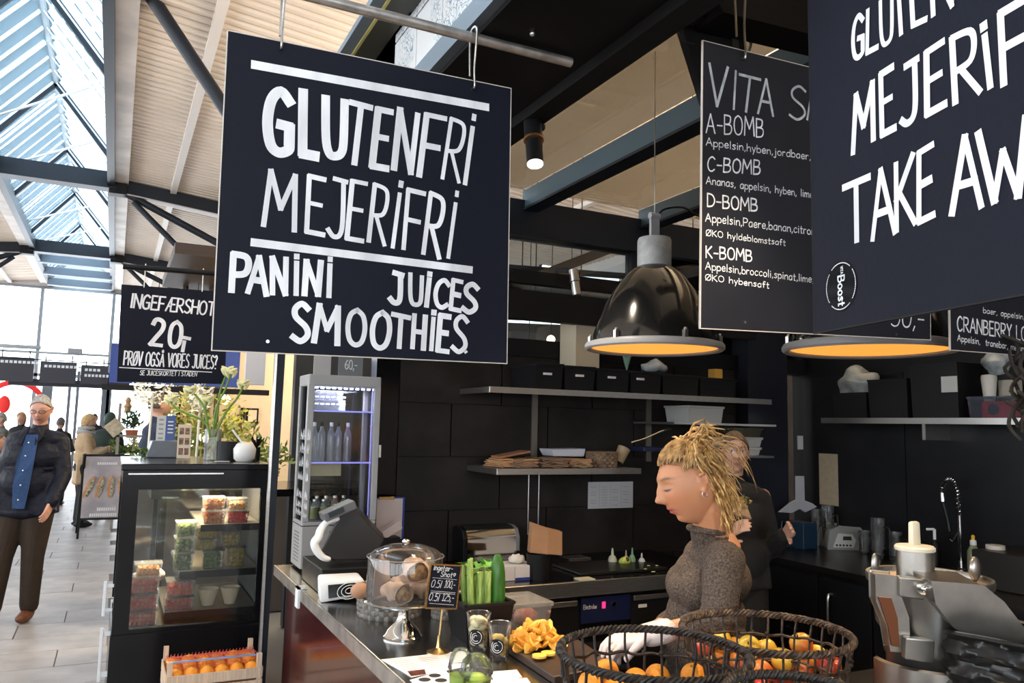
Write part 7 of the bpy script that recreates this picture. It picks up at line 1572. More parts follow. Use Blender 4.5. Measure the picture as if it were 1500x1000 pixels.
for i in range(3):
    for j in range(2): obj('photo', G().slab([pq(W5*(.12+.42*j), H5*(.1+.3*i), .001), pq(W5*(.45+.42*j), H5*(.1+.3*i), .001), pq(W5*(.45+.42*j), H5*(.3+.3*i), .001), pq(W5*(.12+.42*j), H5*(.3+.3*i), .001)], (0, .001, 0)), mat('food_photo', (.25, .14, .08), .5, noise=.6, nscale=50), t)
single('paper_strip', G().bar(onc(314, 680), onc(335, 694), .012, .004).box((onc(320, 684).x-.001, onc(320, 684).y, SZ+.001), (onc(320, 684).x+.001, onc(320, 684).y+.002, SZ+.002)), WHITE, 'white rolled paper lying on the edge of the black case', 'paper')

# ================================================================ NEIGHBOURING STALL behind the case
CREAMW = mat('neighbour_cream', (.72, .60, .46), .6, noise=.08, nscale=3)
YN = 9.4
a = P(300, 700, 'y', YN); b = P(412, 560, 'y', YN)
ns = thing('market_stall', 'warm lit flower stall with cream wall and dark posts behind the display case', 'stall', ((a.x+b.x)/2, YN, 0))
obj('back_wall', G().box((P(306, 600, 'y', YN).x, YN, 0), (4.2, YN+.1, 3.9)), CREAMW, ns); obj('canopy', G().box((P(232, 500, 'y', YN).x, 7.4, 3.05), (4.2, YN, 3.15)), mat('dark_teak', (.05, .03, .02), .5), ns)
obj('plinth_counter', G().box((P(186, 690, 'y', 7.4).x, 7.2, 0), (4.0, 7.8, 1.05)), mat('stall_front', (.10, .08, .07), .5), ns)
for (x, w_) in ((259, 5), (298, 6), (316, 5), (262, 2)):
    q = P(x, 600, 'y', YN-.15); obj('post', G().box((q.x-w_*.004, YN-.2, 0), (q.x+w_*.006, YN-.1, 3.1)), MATS['dark_teak'], ns)
for (x0, x1, y0, y1) in ((352, 359, 597, 618), (360, 379, 598, 620)):
    a = P(x0, y1, 'y', YN-.02); b = P(x1, y0, 'y', YN-.02); fm_ = obj('picture_frame', G().box((a.x, YN-.03, a.z), (b.x, YN-.001, b.z)), BLACK, ns); obj('picture', G().box((a.x+.02, YN-.034, a.z+.02), (b.x-.02, YN-.03, b.z-.02)), CREAMW, fm_)
a = P(265, 700, 'y', YN-.3); b = P(300, 560, 'y', YN-.3)
obj('window_glow_shelf', G().box((P(262, 600, 'y', YN).x, YN-.05, .0), (P(306, 600, 'y', YN).x, YN+.0, 3.0)), mat('amber_shelf', (.42, .30, .14), .5, noise=.5, nscale=6), ns)
lg_ = light('stall_glow', 'AREA', (2.2, 8.3, 3.0), 90, (1, .80, .52), 1.4, (2.0, 8.9, 0)); 
lg2 = light('stall_glow_low', 'AREA', (1.2, 7.0, 2.9), 40, (1, .85, .6), .8, (1.0, 6.2, 1.2))
for i, (x, y) in enumerate(((285, 580), (330, 585), (276, 648), (299, 640), (224, 548))):
    q = P(x, y, 'y', 8.9); t = thing('globe_lamp', ['warm globe lamp shining left of the vase stems', 'warm globe lamp shining between the vase stems', 'low warm lamp behind the photo menu card', 'low warm lamp beside the vase', 'small bulb high in the flower stall'][i], 'lamp', q, 'warm lamps of the flower stall'); obj('globe', G().ball(q, .05 if i < 4 else .03, 14, 10), mat('warm_globe', (1, .9, .7), .4, emit=(1, .78, .45), estr=7), t, smooth=True); obj('cord', G().tube([q, (q.x, q.y, 3.05)], .004, 5), BLACK, t)
for i, (x, y, r, n) in enumerate(((250, 580, .22, 130), (335, 600, .20, 120), (285, 640, .22, 140), (300, 560, .16, 90))):
    foliage('cut_flowers', ['bunch of pale flowers at the left post of the stall', 'bunch of yellow flowers in front of the cream wall', 'low bunch of flowers behind the stall counter', 'high pale sprays under the stall canopy'][i], P(x, y, 'y', 8.4), (r, .2, r), n, .08, [LFW, LFY, LFG, LFY][i], 'flowers', seed=30+i, stem=1.0, group='flowers of the neighbouring stall')
# blue banner and white panel
a = P(159, 562, 'y', 8.0); b = P(360, 517, 'y', 8.0)
single('blue_banner', G().box((a.x, 8.0, P(170, 557, 'y', 8).z-.02), (P(352, 520, 'y', 8).x, 8.05, b.z+.02)), mat('banner_blue', (.03, .06, .26), .5), 'plain deep blue banner board behind the ginger-shot sign', 'banner')
a = P(358, 563, 'y', 6.9); b = P(391, 500, 'y', 6.9); single('hanging_panel_board', G().box((a.x, 6.9, a.z), (b.x, 6.93, b.z+.35)), mat('panel_pale', (.62, .62, .66), .35), 'pale grey panel hanging above the leafy stall wall beside the post', 'panel', bev=.004)
single('stall_beam', G().box((P(150, 556, 'y', 8).x, 7.9, P(240, 566, 'y', 8).z-.05), (P(392, 570, 'y', 8).x, 7.98, P(240, 566, 'y', 8).z)), BLACK, 'thin dark beam under the blue banner', 'beam')

# ================================================================ FAR HALL: signs, ring, sandwich board, plants
YS = 21.0
for i, (x0, x1, y0, y1, lb) in enumerate(((-8, 51, 524, 557, 'black overhead hall sign at the left edge'), (57, 113, 531, 560, 'middle black overhead hall sign'), (117, 159, 536, 562, 'right black overhead hall sign beside the blue banner'))):
    a = P(x0, y1, 'y', YS); b = P(x1, y0, 'y', YS); t = thing('overhead_sign', lb, 'sign', ((a.x+b.x)/2, YS, a.z), 'black overhead hall signs'); obj('panel', G().box((a.x, YS, a.z), (b.x, YS+.06, b.z)), mat('sign_slate', (.035, .035, .045), .5), t)
    g = G(); W6 = b.x-a.x
    for k in range(9 if i != 2 else 4): g.box((a.x+.08+k*.085, YS-.005, b.z-.14), (a.x+.14+k*.085, YS, b.z-.08))
    if i == 2:
        for k in range(9): g.box((a.x+.08+k*.075, YS-.005, b.z-.27), (a.x+.13+k*.075, YS, b.z-.21))
    obj('lettering', g, CHALK, t, kind='stuff')
    for xx in (a.x+.1, b.x-.1): obj('hanger', G().tube([(xx, YS+.03, b.z), (xx, YS+.03, b.z+.16)], .012, 6), BLACK, t)
a = P(10, 556, 'y', YS); b = P(190, 566, 'y', YS); struct('trim_canopy_bar', G().box((a.x, YS+.3, P(100, 566, 'y', YS).z), (b.x, YS+.5, P(100, 556, 'y', YS).z)), mat('sign_slate', (.035, .035, .045), .5))
single('sign_rail', G().tube([P(-20, 522, 'y', YS), P(165, 533, 'y', YS)], .012, 6), DKSTEEL, 'thin rail carrying the black overhead hall signs', 'rail')
struct('trim_far_pipe', G().tube([P(-20, 505, 'y', 24), P(60, 509, 'y', 24)], .05, 8).tube([P(-20, 512, 'y', 24), P(160, 521, 'y', 24)], .03, 8), mat('pale_pipe', (.35, .38, .40), .5))
single('far_lamp', G().cbox(P(110, 514, 'y', 23.9), (.34, .2, .13)), GREYPL, 'small grey fitting on the pipe high in the far hall', 'lamp', bev=.02)
c = P(20, 605, 'y', 28); g = G(); N = 48; vs = []
for k in range(N):
    a_ = 2*math.pi*k/N
    for r in (.86, 1.02): vs.append(c+Vector((.88*r*math.cos(a_), 0, .98*r*math.sin(a_))))
g.add(vs, [(2*k, 2*((k+1) % N), 2*((k+1) % N)+1, 2*k+1) for k in range(N)]); t = single('red_ring_sign', g, mat('ring_red', (.80, .02, .015), .5), 'large red ring sign on the far glass at the left edge', 'sign', solid=.04)
c = P(6, 592, 'y', 28); single('red_mark', G().ball(c, (.16, .03, .26), 12, 8), MATS['ring_red'], 'small red shape inside the red ring at the left edge', 'sign', smooth=True)
for i, x in enumerate((62, 100, 112, 150, 157)):
    q = P(x, 600, 'y', 27.5); struct('trim_door_%d' % (i+1), G().box((q.x-.05, 27.5, 0), (q.x+(.22 if i in (0, 3) else .03), 27.6, 3.0)), mat('door_frame_grey', (.12, .14, .16), .5))
# sandwich board
q = [P(x, y, 'y', 12.3) for x, y in ((116, 757), (184, 757), (187, 668), (120, 668))]
t = thing('sandwich_board', 'black-framed pavement board with a photo of filled rolls', 'sign', P(145, 784, 'z', 0))
pq = Plane(P(113, 770, 'y', 12.3), (1, 0, 0), (0, .12, 1)); W7 = P(187, 700, 'y', 12.3).x-P(113, 700, 'y', 12.3).x; zt7 = P(150, 665, 'y', 12.3).z; H7 = zt7-pq.o.z
obj('poster', G().slab([pq(.03, .10), pq(W7-.03, .10), pq(W7-.03, H7-.03), pq(.03, H7-.03)], (0, .01, 0)), mat('poster_ground', (.38, .35, .37), .5, noise=.25, nscale=3, col2=(.55, .46, .46)), t)
for (u0, v0_, u1, v1) in ((0, -.25, .03, H7), (W7-.03, -.25, W7, H7), (0, H7-.03, W7, H7), (0, .07, W7, .10)):
    A_ = [pq(u0, v0_), pq(u1, v0_), pq(u1, v1), pq(u0, v1)]; obj('frame', G().slab(A_, (0, .03, 0)), BLACK, t)
obj('rear_leg', G().bar((pq(0, 0).x+.03, 12.3, zt7), (pq(0, 0).x-.02, 12.9, .0), .03, .03), BLACK, t); obj('rear_leg', G().bar((pq(W7, 0).x-.03, 12.3, zt7), (pq(W7, 0).x-.02, 12.9, .0), .03, .03), BLACK, t)
for i in range(4): 
    g = G(); c = pq(W7*(.16+.22*i), H7*.52, .012); g.m = Matrix.Translation(c) @ Matrix.Rotation(R_(20-9*i), 4, 'Y'); g.ball((0, 0, 0), (.042, .006, .17), 14, 10); obj('printed_roll', g, mat('printed_bread', (.45, .22, .10), .6, noise=.3, nscale=14), t, smooth=True)
    g = G(); g.m = Matrix.Translation(c+Vector((.02, -.006, 0))) @ Matrix.Rotation(R_(20-9*i), 4, 'Y'); g.ball((0, 0, 0), (.024, .004, .14), 12, 8)
    obj('printed_salad', g, mat('printed_green', (.10, .20, .05), .6, noise=.6, nscale=40, col2=(.6, .5, .4)), t, smooth=True)
g = G()
for k in range(9): g.slab([pq(W7*(.30+.045*k), H7*.85, .012), pq(W7*(.335+.045*k), H7*.85, .012), pq(W7*(.335+.045*k), H7*.885, .012), pq(W7*(.30+.045*k), H7*.885, .012)], (0, .002, 0))
for (yy, n_, x0_) in ((.20, 9, .36), (.12, 13, .22)):
    for k in range(n_): g.slab([pq(W7*(x0_+.042*k), H7*yy, .012), pq(W7*(x0_+.03+.042*k), H7*yy, .012), pq(W7*(x0_+.03+.042*k), H7*(yy+.045), .012), pq(W7*(x0_+.042*k), H7*(yy+.045), .012)], (0, .002, 0))
obj('lettering', g, mat('poster_white', (.7, .7, .7), .6), t, kind='stuff')
# plant stand region behind the board
YQ = 13.2
t = thing('plant_rack', 'pale wooden rack with a tilted chalk card and plants beyond the case', 'rack', P(180, 690, 'y', YQ))
for x in (172, 196): q = P(x, 650, 'y', YQ); obj('post', G().box((q.x-.02, YQ, 0), (q.x+.02, YQ+.04, P(174, 590, 'y', YQ).z if x == 172 else P(174, 640, 'y', YQ).z)), mat('grey_wood', (.30, .27, .24), .7), t)
obj('shelf', G().box((P(170, 640, 'y', YQ).x, YQ, P(185, 640, 'y', YQ).z), (P(212, 640, 'y', YQ).x, YQ+.3, P(185, 637, 'y', YQ).z)), MATS['grey_wood'], t); obj('shelf', G().box((P(168, 668, 'y', YQ).x, YQ, P(185, 668, 'y', YQ).z-.04), (P(212, 668, 'y', YQ).x, YQ+.4, P(185, 668, 'y', YQ).z)), MATS['grey_wood'], t)
c = P(168, 626, 'y', YQ-.1); pq = Plane(c, (1, 0, .9), (-.9, 0, 1)); s9 = .105; obj('chalk_card', G().slab([pq(-s9, -s9), pq(s9, -s9), pq(s9, s9), pq(-s9, s9)], (0, .01, 0)), mat('tan_card', (.48, .40, .28), .7, noise=.2, nscale=20), t, label='tilted tan card')
foliage('cactus_plant', 'upright green cactus-like plant in a terracotta pot on the rack', P(194, 618, 'y', YQ+.1), (.12, .08, .14), 120, .10, mat('cactus_green', (.08, .14, .07), .6, noise=.3), pot=(.09, .12, mat('terracotta', (.42, .12, .05), .7)), seed=50)
foliage('herb_plant', 'low leafy herbs on the lower shelf of the rack', P(186, 658, 'y', YQ+.1), (.24, .1, .07), 160, .07, LFG, seed=51)
foliage('herb_plant', 'small bright plant on the rack beside the man at the stall', P(198, 648, 'y', YQ), (.07, .07, .10), 80, .06, LFY, seed=52)
q = P(187, 600, 'y', YQ+.2); single('carved_ornament', G().lathe([(.0001, 0), (.05, 0), (.045, .07), (.06, .10), (.03, .15), (.045, .19), (.02, .24), (.0001, .26)], (q.x, q.y, q.z-.05), 12), mat('carved_wood', (.42, .25, .12), .6), 'carved brown ornament standing above the cactus', 'ornament', smooth=True)
# bright windows and lamps glimpsed behind the kitchen
nb = struct('wall_rear_stall', G().box((1.3, 6.6, 0), (9, 6.7, 3.1)), mat('rear_dark', (.030, .032, .036), .5, noise=.3, nscale=3))
struct('trim_rear_beam', G().box((1.3, 5.4, 3.1), (9, 5.6, 3.25)), DKSTEEL)
STRIPGLOW = mat('tube_light', (1, 1, 1), .3, emit=(.82, .95, 1.0), estr=1.6)
for i, (a, b, r) in enumerate((((735, 441), (792, 446), .035), ((795, 391), (905, 410), .022), ((998, 386), (1032, 380), .05), ((735, 470), (830, 474), .012), ((1068, 492), (1100, 495), .03))):
    p, q = P(*a, 'y', 6.3), P(*b, 'y', 6.3); t = thing('tube_lamp', ['bright tube lamp seen between the gluten-free board and the tan carton', 'long slanting tube lamp behind the small silver spotlight', 'broad tube lamp just left of the vita menu board', 'thin dim tube lamp low behind the kitchen wall', 'pale tube lamp right of the pendant lamp rim'][i], 'lamp', p.lerp(q, .5), 'tube lamps behind the kitchen'); obj('tube', G().tube([p, q], r, 10), STRIPGLOW, t, smooth=True); obj('cable', G().tube([p.lerp(q, .5), (p.lerp(q, .5).x, 6.3, roofz(p.lerp(q, .5).x)-.002)], .006, 5), BLACK, t); obj('fitting', G().bar(p+Vector((0, .05, r)), q+Vector((0, .05, r)), .05, .02), DKSTEEL, t)  # glowing tubes put in for bright window strips; cable and fitting are made up
for i, (x, y, r) in enumerate(((807, 497, .038), (775, 500, .012), (836, 501, .012))):
    q = P(x, y, 'y', 6.2); t = thing('bulb', ['glowing round bulb left of the cream carton', 'tiny bulb left of the round one behind the wall', 'tiny bulb by the cream carton'][i], 'lamp', q, 'bulbs behind the kitchen'); obj('cord', G().tube([q, (q.x, q.y, roofz(q.x)-.002)], .004, 5), BLACK, t); obj('globe', G().ball(q, r, 12, 8), mat('bulb_glow', (1, .9, .7), .3, emit=(1, .72, .38), estr=6), t, smooth=True)
# ================================================================ PEOPLE
def skin_mat(name): 
    return mat(name, (.6, .35, .25), .45, attr='Col', sss=.12)
SKIN = skin_mat('skin')
def S(lo, hi, x): t = np.clip((x-lo)/(hi-lo), 0, 1); return t*t*(3-2*t)
def head_geo(g, Mx, s=1.0, nu=72, nv=56, fem=1.0):
    """head in local axes x right, y forward, z up, mapped by matrix Mx; s = head height / 0.235"""
    vs = []
    def gs(a, b, c): return math.exp(-((a-b)/c)**2)
    for i in range(nv+1):
        t = math.pi*i/nv
        for k in range(nu):
            p = 2*math.pi*k/nu; dx, dy, dz = math.sin(t)*math.cos(p), math.sin(t)*math.sin(p), math.cos(t)
            x, y, z = .073*dx, .094*dy, .116*dz
            if z < 0:
                u = min(1, -z/.116); x *= 1-.26*u**1.6
                if y > 0: y *= 1-.04*u
                else: y *= 1-.50*u**1.3
                if y > 0: z *= 1.0
            if y > 0:
                f = S(0, .5, np.array(dy)).item() if False else min(1, max(0, dy*1.6))
                flat = gs(x, 0, .06)
                y -= .010*max(0, (z-.05)/.07)*f
                y += f*( .024*gs(x, 0, .0115)*gs(z, -.020, .012) + .014*gs(x, 0, .009)*gs(z, .002, .018) + .005*gs(x, 0, .016)*gs(z, -.028, .009)
                      + .0045*gs(abs(x), .026, .022)*gs(z, .036, .010) - .0085*gs(abs(x), .030, .013)*gs(z, .014, .013) + .0055*gs(abs(x), .030, .010)*gs(z, .011, .0075)
                      + .004*gs(abs(x), .042, .018)*gs(z, -.020, .022) + .0075*gs(x, 0, .020)*gs(z, -.050, .0055) + .0080*gs(x, 0, .017)*gs(z, -.0625, .006) - .0035*gs(x, 0, .024)*gs(z, -.0563, .0022)
                      - .004*gs(x, 0, .022)*gs(z, -.074, .006) + .0095*gs(x, 0, .020)*gs(z, -.094, .013) - .003*gs(x, 0, .010)*gs(z, -.039, .006))
            vs.append(Mx @ Vector((x*s, y*s, z*s)))
    fs = [(i*nu+k, i*nu+(k+1) % nu, (i+1)*nu+(k+1) % nu, (i+1)*nu+k) for i in range(nv) for k in range(nu)]
    g.add(vs, fs)
    for sd in (-1, 1):   # ears
        for (cx, cy, cz, r, q) in ((.0745, -.010, .004, (.006, .014, .027), 0), (.082, -.020, .012, (.006, .007, .020), 0), (.080, -.010, .026, (.006, .013, .006), 0), (.077, -.004, -.020, (.006, .008, .009), 0)):
            e = G(); e.ball((sd*cx*s, cy*s, cz*s), tuple(a*s for a in r), 12, 8); g.add([Mx @ v for v in e.v], e.f)
def skin_paint(Mx, s, base, lip, brow, look_down=False, lines=True):
    inv = np.array(Mx.inverted())
    def fn(co):
        c = np.c_[co, np.ones(len(co))] @ inv.T; x, y, z = c[:, 0]/s, c[:, 1]/s, c[:, 2]/s
        col = np.tile(np.array(base), (len(co), 1)); fr_ = (y > .04) & (np.abs(x) < .07) & (np.abs(z) < .12)
        def gs(a, b, w_): return np.exp(-((a-b)/w_)**2)
        bl = gs(np.abs(x), .040, .020)*gs(z, -.022, .020)*fr_*.35+gs(x, 0, .012)*gs(z, -.022, .010)*fr_*.25
        col = col*(1-bl[:, None]*np.array([.0, .35, .35]))
        def mix(m, c_): 
            nonlocal col; col = col*(1-m[:, None])+np.array(c_)*m[:, None]
        mix(np.clip(1.6*gs(x, 0, .020)*(gs(z, -.050, .0050)+gs(z, -.0615, .0055)), 0, 1)*fr_, lip)
        mix(np.clip(1.2*gs(x, 0, .019)*gs(z, -.0565, .0013), 0, 1)*fr_, [c*.35 for c in lip])
        mix(.55*gs(np.abs(x), .079, .006)*gs(y, -.008, .006)*gs(z, .008, .011), (.22, .07, .03)); ax = np.abs(x); bz = .034+.004*np.clip(1-((ax-.032)/.02)**2, 0, 1)  # first mix darkens the ear hollow, shade painted into the skin
        mix(np.clip(1.6*gs(z, bz, .0036)*gs(ax, .030, .017), 0, 1)*fr_, brow)
        if look_down:
            mix(np.clip(1.9*gs(z, .0065-.002*(1-((ax-.030)/.014)**2), .0026)*(gs(ax, .030, .015)**2), 0, 1)*fr_, (.03, .015, .01)); mix(.25*gs(z, .016, .006)*gs(ax, .030, .014)*fr_, (.30, .12, .08))
        else:
            mix(((((ax-.030)/.0125)**2+((z-.0125)/.0050)**2) < 1).astype(float)*fr_, (.62, .58, .55)); mix(((((ax-.030)/.0050)**2+((z-.0125)/.0055)**2) < 1).astype(float)*fr_, (.03, .035, .04)); mix(np.clip(1.2*gs(z, .0178, .0016)*gs(ax, .030, .014), 0, 1)*fr_, (.05, .025, .02))
        return col
    return fn
def basis(o, yaw_, pitch_=0, roll_=0): # yaw: compass heading of the face (0 = +Y, 90 = +X); pitch: head up positive
    return Matrix.Translation(Vector(o)) @ Matrix.Rotation(-R_(yaw_), 4, 'Z') @ Matrix.Rotation(R_(pitch_), 4, 'X') @ Matrix.Rotation(R_(roll_), 4, 'Y')
def hand(g, w, d, palm_n, s=1.0, curl=.5, side=1):
    """hand from wrist w along direction d; palm faces palm_n"""
    w = Vector(w); d = Vector(d).normalized(); n = Vector(palm_n); n = (n-d*n.dot(d)).normalized(); t = d.cross(n)*side
    pc = w+d*.045*s
    for off in (-.026, -.009, .009, .026): g.cap(w+d*.012*s+t*off*s*.7, .013*s, w+d*.082*s+t*off*s, .0115*s, 8)
    for off, L in ((-.028, .060), (-.0095, .074), (.0095, .078), (.028, .070)):
        p = w+d*.085*s+t*off*s; a = 0
        for q, k in enumerate((.45, .32, .25)):
            a += curl*(.5+.35*q); dd = d*math.cos(a)+n*math.sin(a); e = p+dd*L*k*s; g.cap(p, (.0088-.0009*q)*s, e, (.0082-.0009*q)*s, 8); p = e
    b = w+d*.020*s+t*.026*s; m_ = b+(d*.55+t*.65+n*.35).normalized()*.040*s; e = m_+(d*.85+t*.15+n*.5).normalized()*.032*s
    g.cap(b, .0135*s, m_, .0105*s, 8); g.cap(m_, .0105*s, e, .0085*s, 8)
def pcap(g, pts, rs, n=14):
    for i in range(len(pts)-1): g.cap(pts[i], rs[i], pts[i+1], rs[i+1], n)
CLOTH = {}
def cloth(name, col, rough=.85, noise=.15, nscale=60, bump=.25, bscale=120, **k): return mat(name, col, rough, noise=noise, nscale=nscale, bump=bump, bscale=bscale, **k)

# ---- the woman behind the counter (profile to the left, looking down at the board)
WY = -74; hc_ = PD(1011, 708, 2.40); HS = 1.03; HM = basis(hc_, WY, -17, 3)
fwd = Vector((math.sin(R_(WY)), math.cos(R_(WY)), 0)); rgt = Vector((math.cos(R_(WY)), -math.sin(R_(WY)), 0))   # her right-hand side
wo = thing('person', 'woman with messy blonde updo and grey-brown knit sweater looking down behind the counter', 'person', (PD(1040, 850, 2.42).x, PD(1040, 850, 2.42).y, 0))
nk0 = HM @ Vector((0, -.030, -.075)); sh = PD(1052, 806, 2.43); chest = PD(1040, 850, 2.43); waist = PD(1037, 915, 2.43); hip = Vector((waist.x+.02, waist.y, .92))
lsh = PD(1060, 822, 2.32); rsh = PD(1030, 818, 2.54); lel = PD(1052, 912, 2.24); rel = PD(1000, 905, 2.52); lwr = PD(962, 928, 2.24); rwr = PD(950, 928, 2.42)
g = G(); head_geo(g, HM, HS)
g.cap(nk0, .050, PD(1045, 795, 2.43), .054, 16)
pcap(g, [sh, chest, waist, hip], [.07, .09, .08, .09]); pcap(g, [lsh, lel, lwr], [.045, .038, .026]); pcap(g, [rsh, rel, rwr], [.045, .038, .026])
for sd in (-1, 1): pcap(g, [hip+rgt*.08*sd, hip+rgt*.085*sd+Vector((0, 0, -.42)), hip+rgt*.08*sd+Vector((0, 0, -.84))], [.075, .055, .04])
lh_d = (P(905, 948, 'z', ZT+.06)-lwr); rh_d = (P(893, 938, 'z', ZT+.07)-rwr)
bs_ = (.50, .225, .115)
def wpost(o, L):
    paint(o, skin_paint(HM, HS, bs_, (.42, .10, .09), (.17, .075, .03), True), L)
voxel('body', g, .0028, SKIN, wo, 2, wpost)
GLV = mat('white_glove', (.72, .60, .56), .6, noise=.12, nscale=20, bump=.3, bscale=60)
for (w_, d_, sd, nm) in ((lwr, lh_d, 1, 'white glove'), (rwr, rh_d, -1, 'white glove of the far hand')):
    g = G(); d1 = d_.normalized(); g.cap(w_-d1*.028, .035, w_+d1*.02, .031, 12); hand(g, w_+d1*.0, d1, Vector((0, 0, -1)), 1.12, .45, sd); voxel('glove', g, .0035, GLV, wo, 2)
SW = mat('taupe_knit', (.065, .044, .033), .85, noise=.45, nscale=170, bump=.8, bscale=170, col2=(.125, .092, .070))
g = G()
fl_ = Vector(_R); 
def ell(c, a, b, cz, rot=None): g.ball(c, (a, b, cz), 24, 16, rot)
RB = Matrix((rgt, fwd, Vector((0, 0, 1)))).transposed()
g.cap(PD(1038, 783, 2.42), .056, PD(1046, 800, 2.43), .066, 20)
ell(PD(1046, 815, 2.44), .125, .085, .062, RB); ell(PD(1043, 845, 2.45), .130, .115, .095, RB); ell(PD(1030, 862, 2.45), .115, .110, .075, RB); ell(PD(1034, 900, 2.45), .12, .122, .10, RB); ell(PD(1034, 945, 2.43), .145, .130, .12, RB); ell(PD(1034, 995, 2.43), .155, .125, .12, RB)
for sd in (-1, 1): ell(PD(1010, 860, 2.43)+rgt*.055*sd, .062, .052, .062, RB)
lmid = lsh.lerp(lel, .5); pcap(g, [lsh, lmid, lel], [.062, .054, .046], 18); g.cap(lel, .046, lel.lerp(lwr, .45), .041, 16)
pcap(g, [rsh, rsh.lerp(rel, .5), rel], [.062, .054, .046], 18); g.cap(rel, .046, rel.lerp(rwr, .45), .041, 16)
# folds at the elbow and the waist
for k in range(3):
    a = lel.lerp(lsh, .08+.12*k); g.tube([a+(rgt*math.cos(q)+fwd*math.sin(q))*.048 for q in [j*.4 for j in range(16)]], .007, 6, closed=True)
voxel('sweater', g, .005, SW, wo, 4)
g = G(); g.m = Matrix.Identity(4); g.tube([PD(1035, 776, 2.415)+(rgt*math.cos(q)*.050+fwd*math.sin(q)*.052)+Vector((0, 0, .006*math.sin(q))) for q in [j*.3 for j in range(21)]], [.010]*21, 8, closed=True); obj('collar', g, SW, wo, smooth=True)
g = G(); 
for sd in (-1, 1): pcap(g, [hip+rgt*.08*sd, hip+rgt*.085*sd+Vector((0, 0, -.42)), hip+rgt*.08*sd+Vector((0, 0, -.86))], [.10, .075, .055])
ell(hip, .165, .12, .13, RB); voxel('trousers', g, .010, cloth('black_trousers', (.012, .012, .014)), wo, 4)
g = G()
for sd in (-1, 1): c = hip+rgt*.08*sd; g.ball((c.x+fwd.x*.05, c.y+fwd.y*.05, .04), (.05, .13, .045), 16, 10, RB)
obj('shoes', g, BLACK_PL, wo, smooth=True)
# hair: cap, swept-back strands, loose bun and falling waves
HAIRM = mat('blonde_hair', (.42, .21, .07), .42, noise=.5, nscale=50, col2=(.80, .52, .20), bump=.3, bscale=150)
HAIRR = mat('blonde_roots', (.15, .065, .022), .5, noise=.4, nscale=60, col2=(.34, .17, .055), bump=.3, bscale=150)
def HP(x, y, z):
    if y > 0: y -= .010*max(0, min(1, (z-.05)/.07))*min(1, y/.058)
    return HM @ Vector((x*HS, y*HS, z*HS))
g = G(); nu, nv = 40, 26; vs = []
for i in range(nv+1):
    t = math.pi*.70*i/nv
    for k in range(nu):
        p = 2*math.pi*k/nu; dx, dy, dz = math.sin(t)*math.cos(p), math.sin(t)*math.sin(p), math.cos(t)
        tf = t
        if dy > -.55: tf = min(t, (R_(70)-max(0, dy)*R_(26)-R_(4)*abs(dx)) + R_(58)*max(0, min(1, (-dy-.28)/.25))); dx, dy, dz = math.sin(tf)*math.cos(p), math.sin(tf)*math.sin(p), math.cos(tf)
        z = .120*dz; x = .0785*dx*(1-.26*max(0, -z/.116)**1.6); y = .098*dy*(1-.42*max(0, -z/.116)**1.3 if dy < 0 else 1)
        wv = .0012*math.sin(p*9+t*7)+.001*math.sin(p*17-t*11); vs.append(HP(x*(1+wv*10), y*(1+wv*10), z+wv))
g.add(vs, [(i*nu+k, i*nu+(k+1) % nu, (i+1)*nu+(k+1) % nu, (i+1)*nu+k) for i in range(nv) for k in range(nu)])
hair = obj('hair', g, HAIRR, wo, smooth=True, solid=.002)
rnd = random.Random(21); g = G()
crown = Vector((0, -.060, .118))
for i in range(230):   # swept from the hairline to the crown
    az = rnd.uniform(-1.9, 1.9); el_ = rnd.uniform(0, 1)
    hx_, hy_ = math.sin(az), math.cos(az); zz = (.078 if hy_ > .4 else .048) if hy_ > -.28 else -.04
    zz += rnd.uniform(-.006, .012); r_ = math.sqrt(max(.05, 1-(zz/.122)**2)); p0 = Vector((.0785*hx_*r_, .096*hy_*r_, zz)); pts = []
    e = crown+Vector((rnd.uniform(-.03, .03), rnd.uniform(-.02, .03), rnd.uniform(-.01, .006))); ph = rnd.uniform(0, 6); am = rnd.uniform(.0015, .005)
    for q in range(13):
        u = q/12; m_ = p0.lerp(e, u); nn = Vector((m_.x/.078**2, m_.y/.098**2, m_.z/.12**2)).normalized(); k_ = 1/math.sqrt((m_.x/.079)**2+(m_.y/.099)**2+(m_.z/.122)**2); mm = m_*k_ if u < .85 else m_*(1+(k_-1)*(1-u)/.15)
        sd = nn.cross(e-p0).normalized(); mm = mm+sd*am*math.sin(u*22+ph)+nn*(.0065+am*1.1*abs(math.cos(u*22+ph)))*min(1, .25+u*5); pts.append(HP(*mm))
    g.tube(pts, [.0012, .0024]+[.0034]*10+[.002], 5)
obj('swept_strands', g, mat('swept_hair', (.30, .14, .045), .42, noise=.5, nscale=40, col2=(.62, .37, .13)), hair, smooth=True, kind='stuff')
g = G()
bun = PD(1016, 660, 2.43)
for i in range(70):    # curls of the bun
    c = bun+Vector(_R)*rnd.gauss(0, .024)+Vector(_U)*rnd.gauss(0, .016)+Vector(_f)*rnd.gauss(0, .03); r_ = rnd.uniform(.010, .022); a0 = rnd.uniform(0, 6); ax = Vector((rnd.gauss(0, 1), rnd.gauss(0, 1), rnd.gauss(0, 1))).normalized(); o1 = ax.orthogonal().normalized(); o2 = ax.cross(o1)
    g.tube([c+o1*r_*math.cos(a0+q*.5)+o2*r_*math.sin(a0+q*.5)+ax*.003*q for q in range(10)], [.0034]*9+[.001], 5)
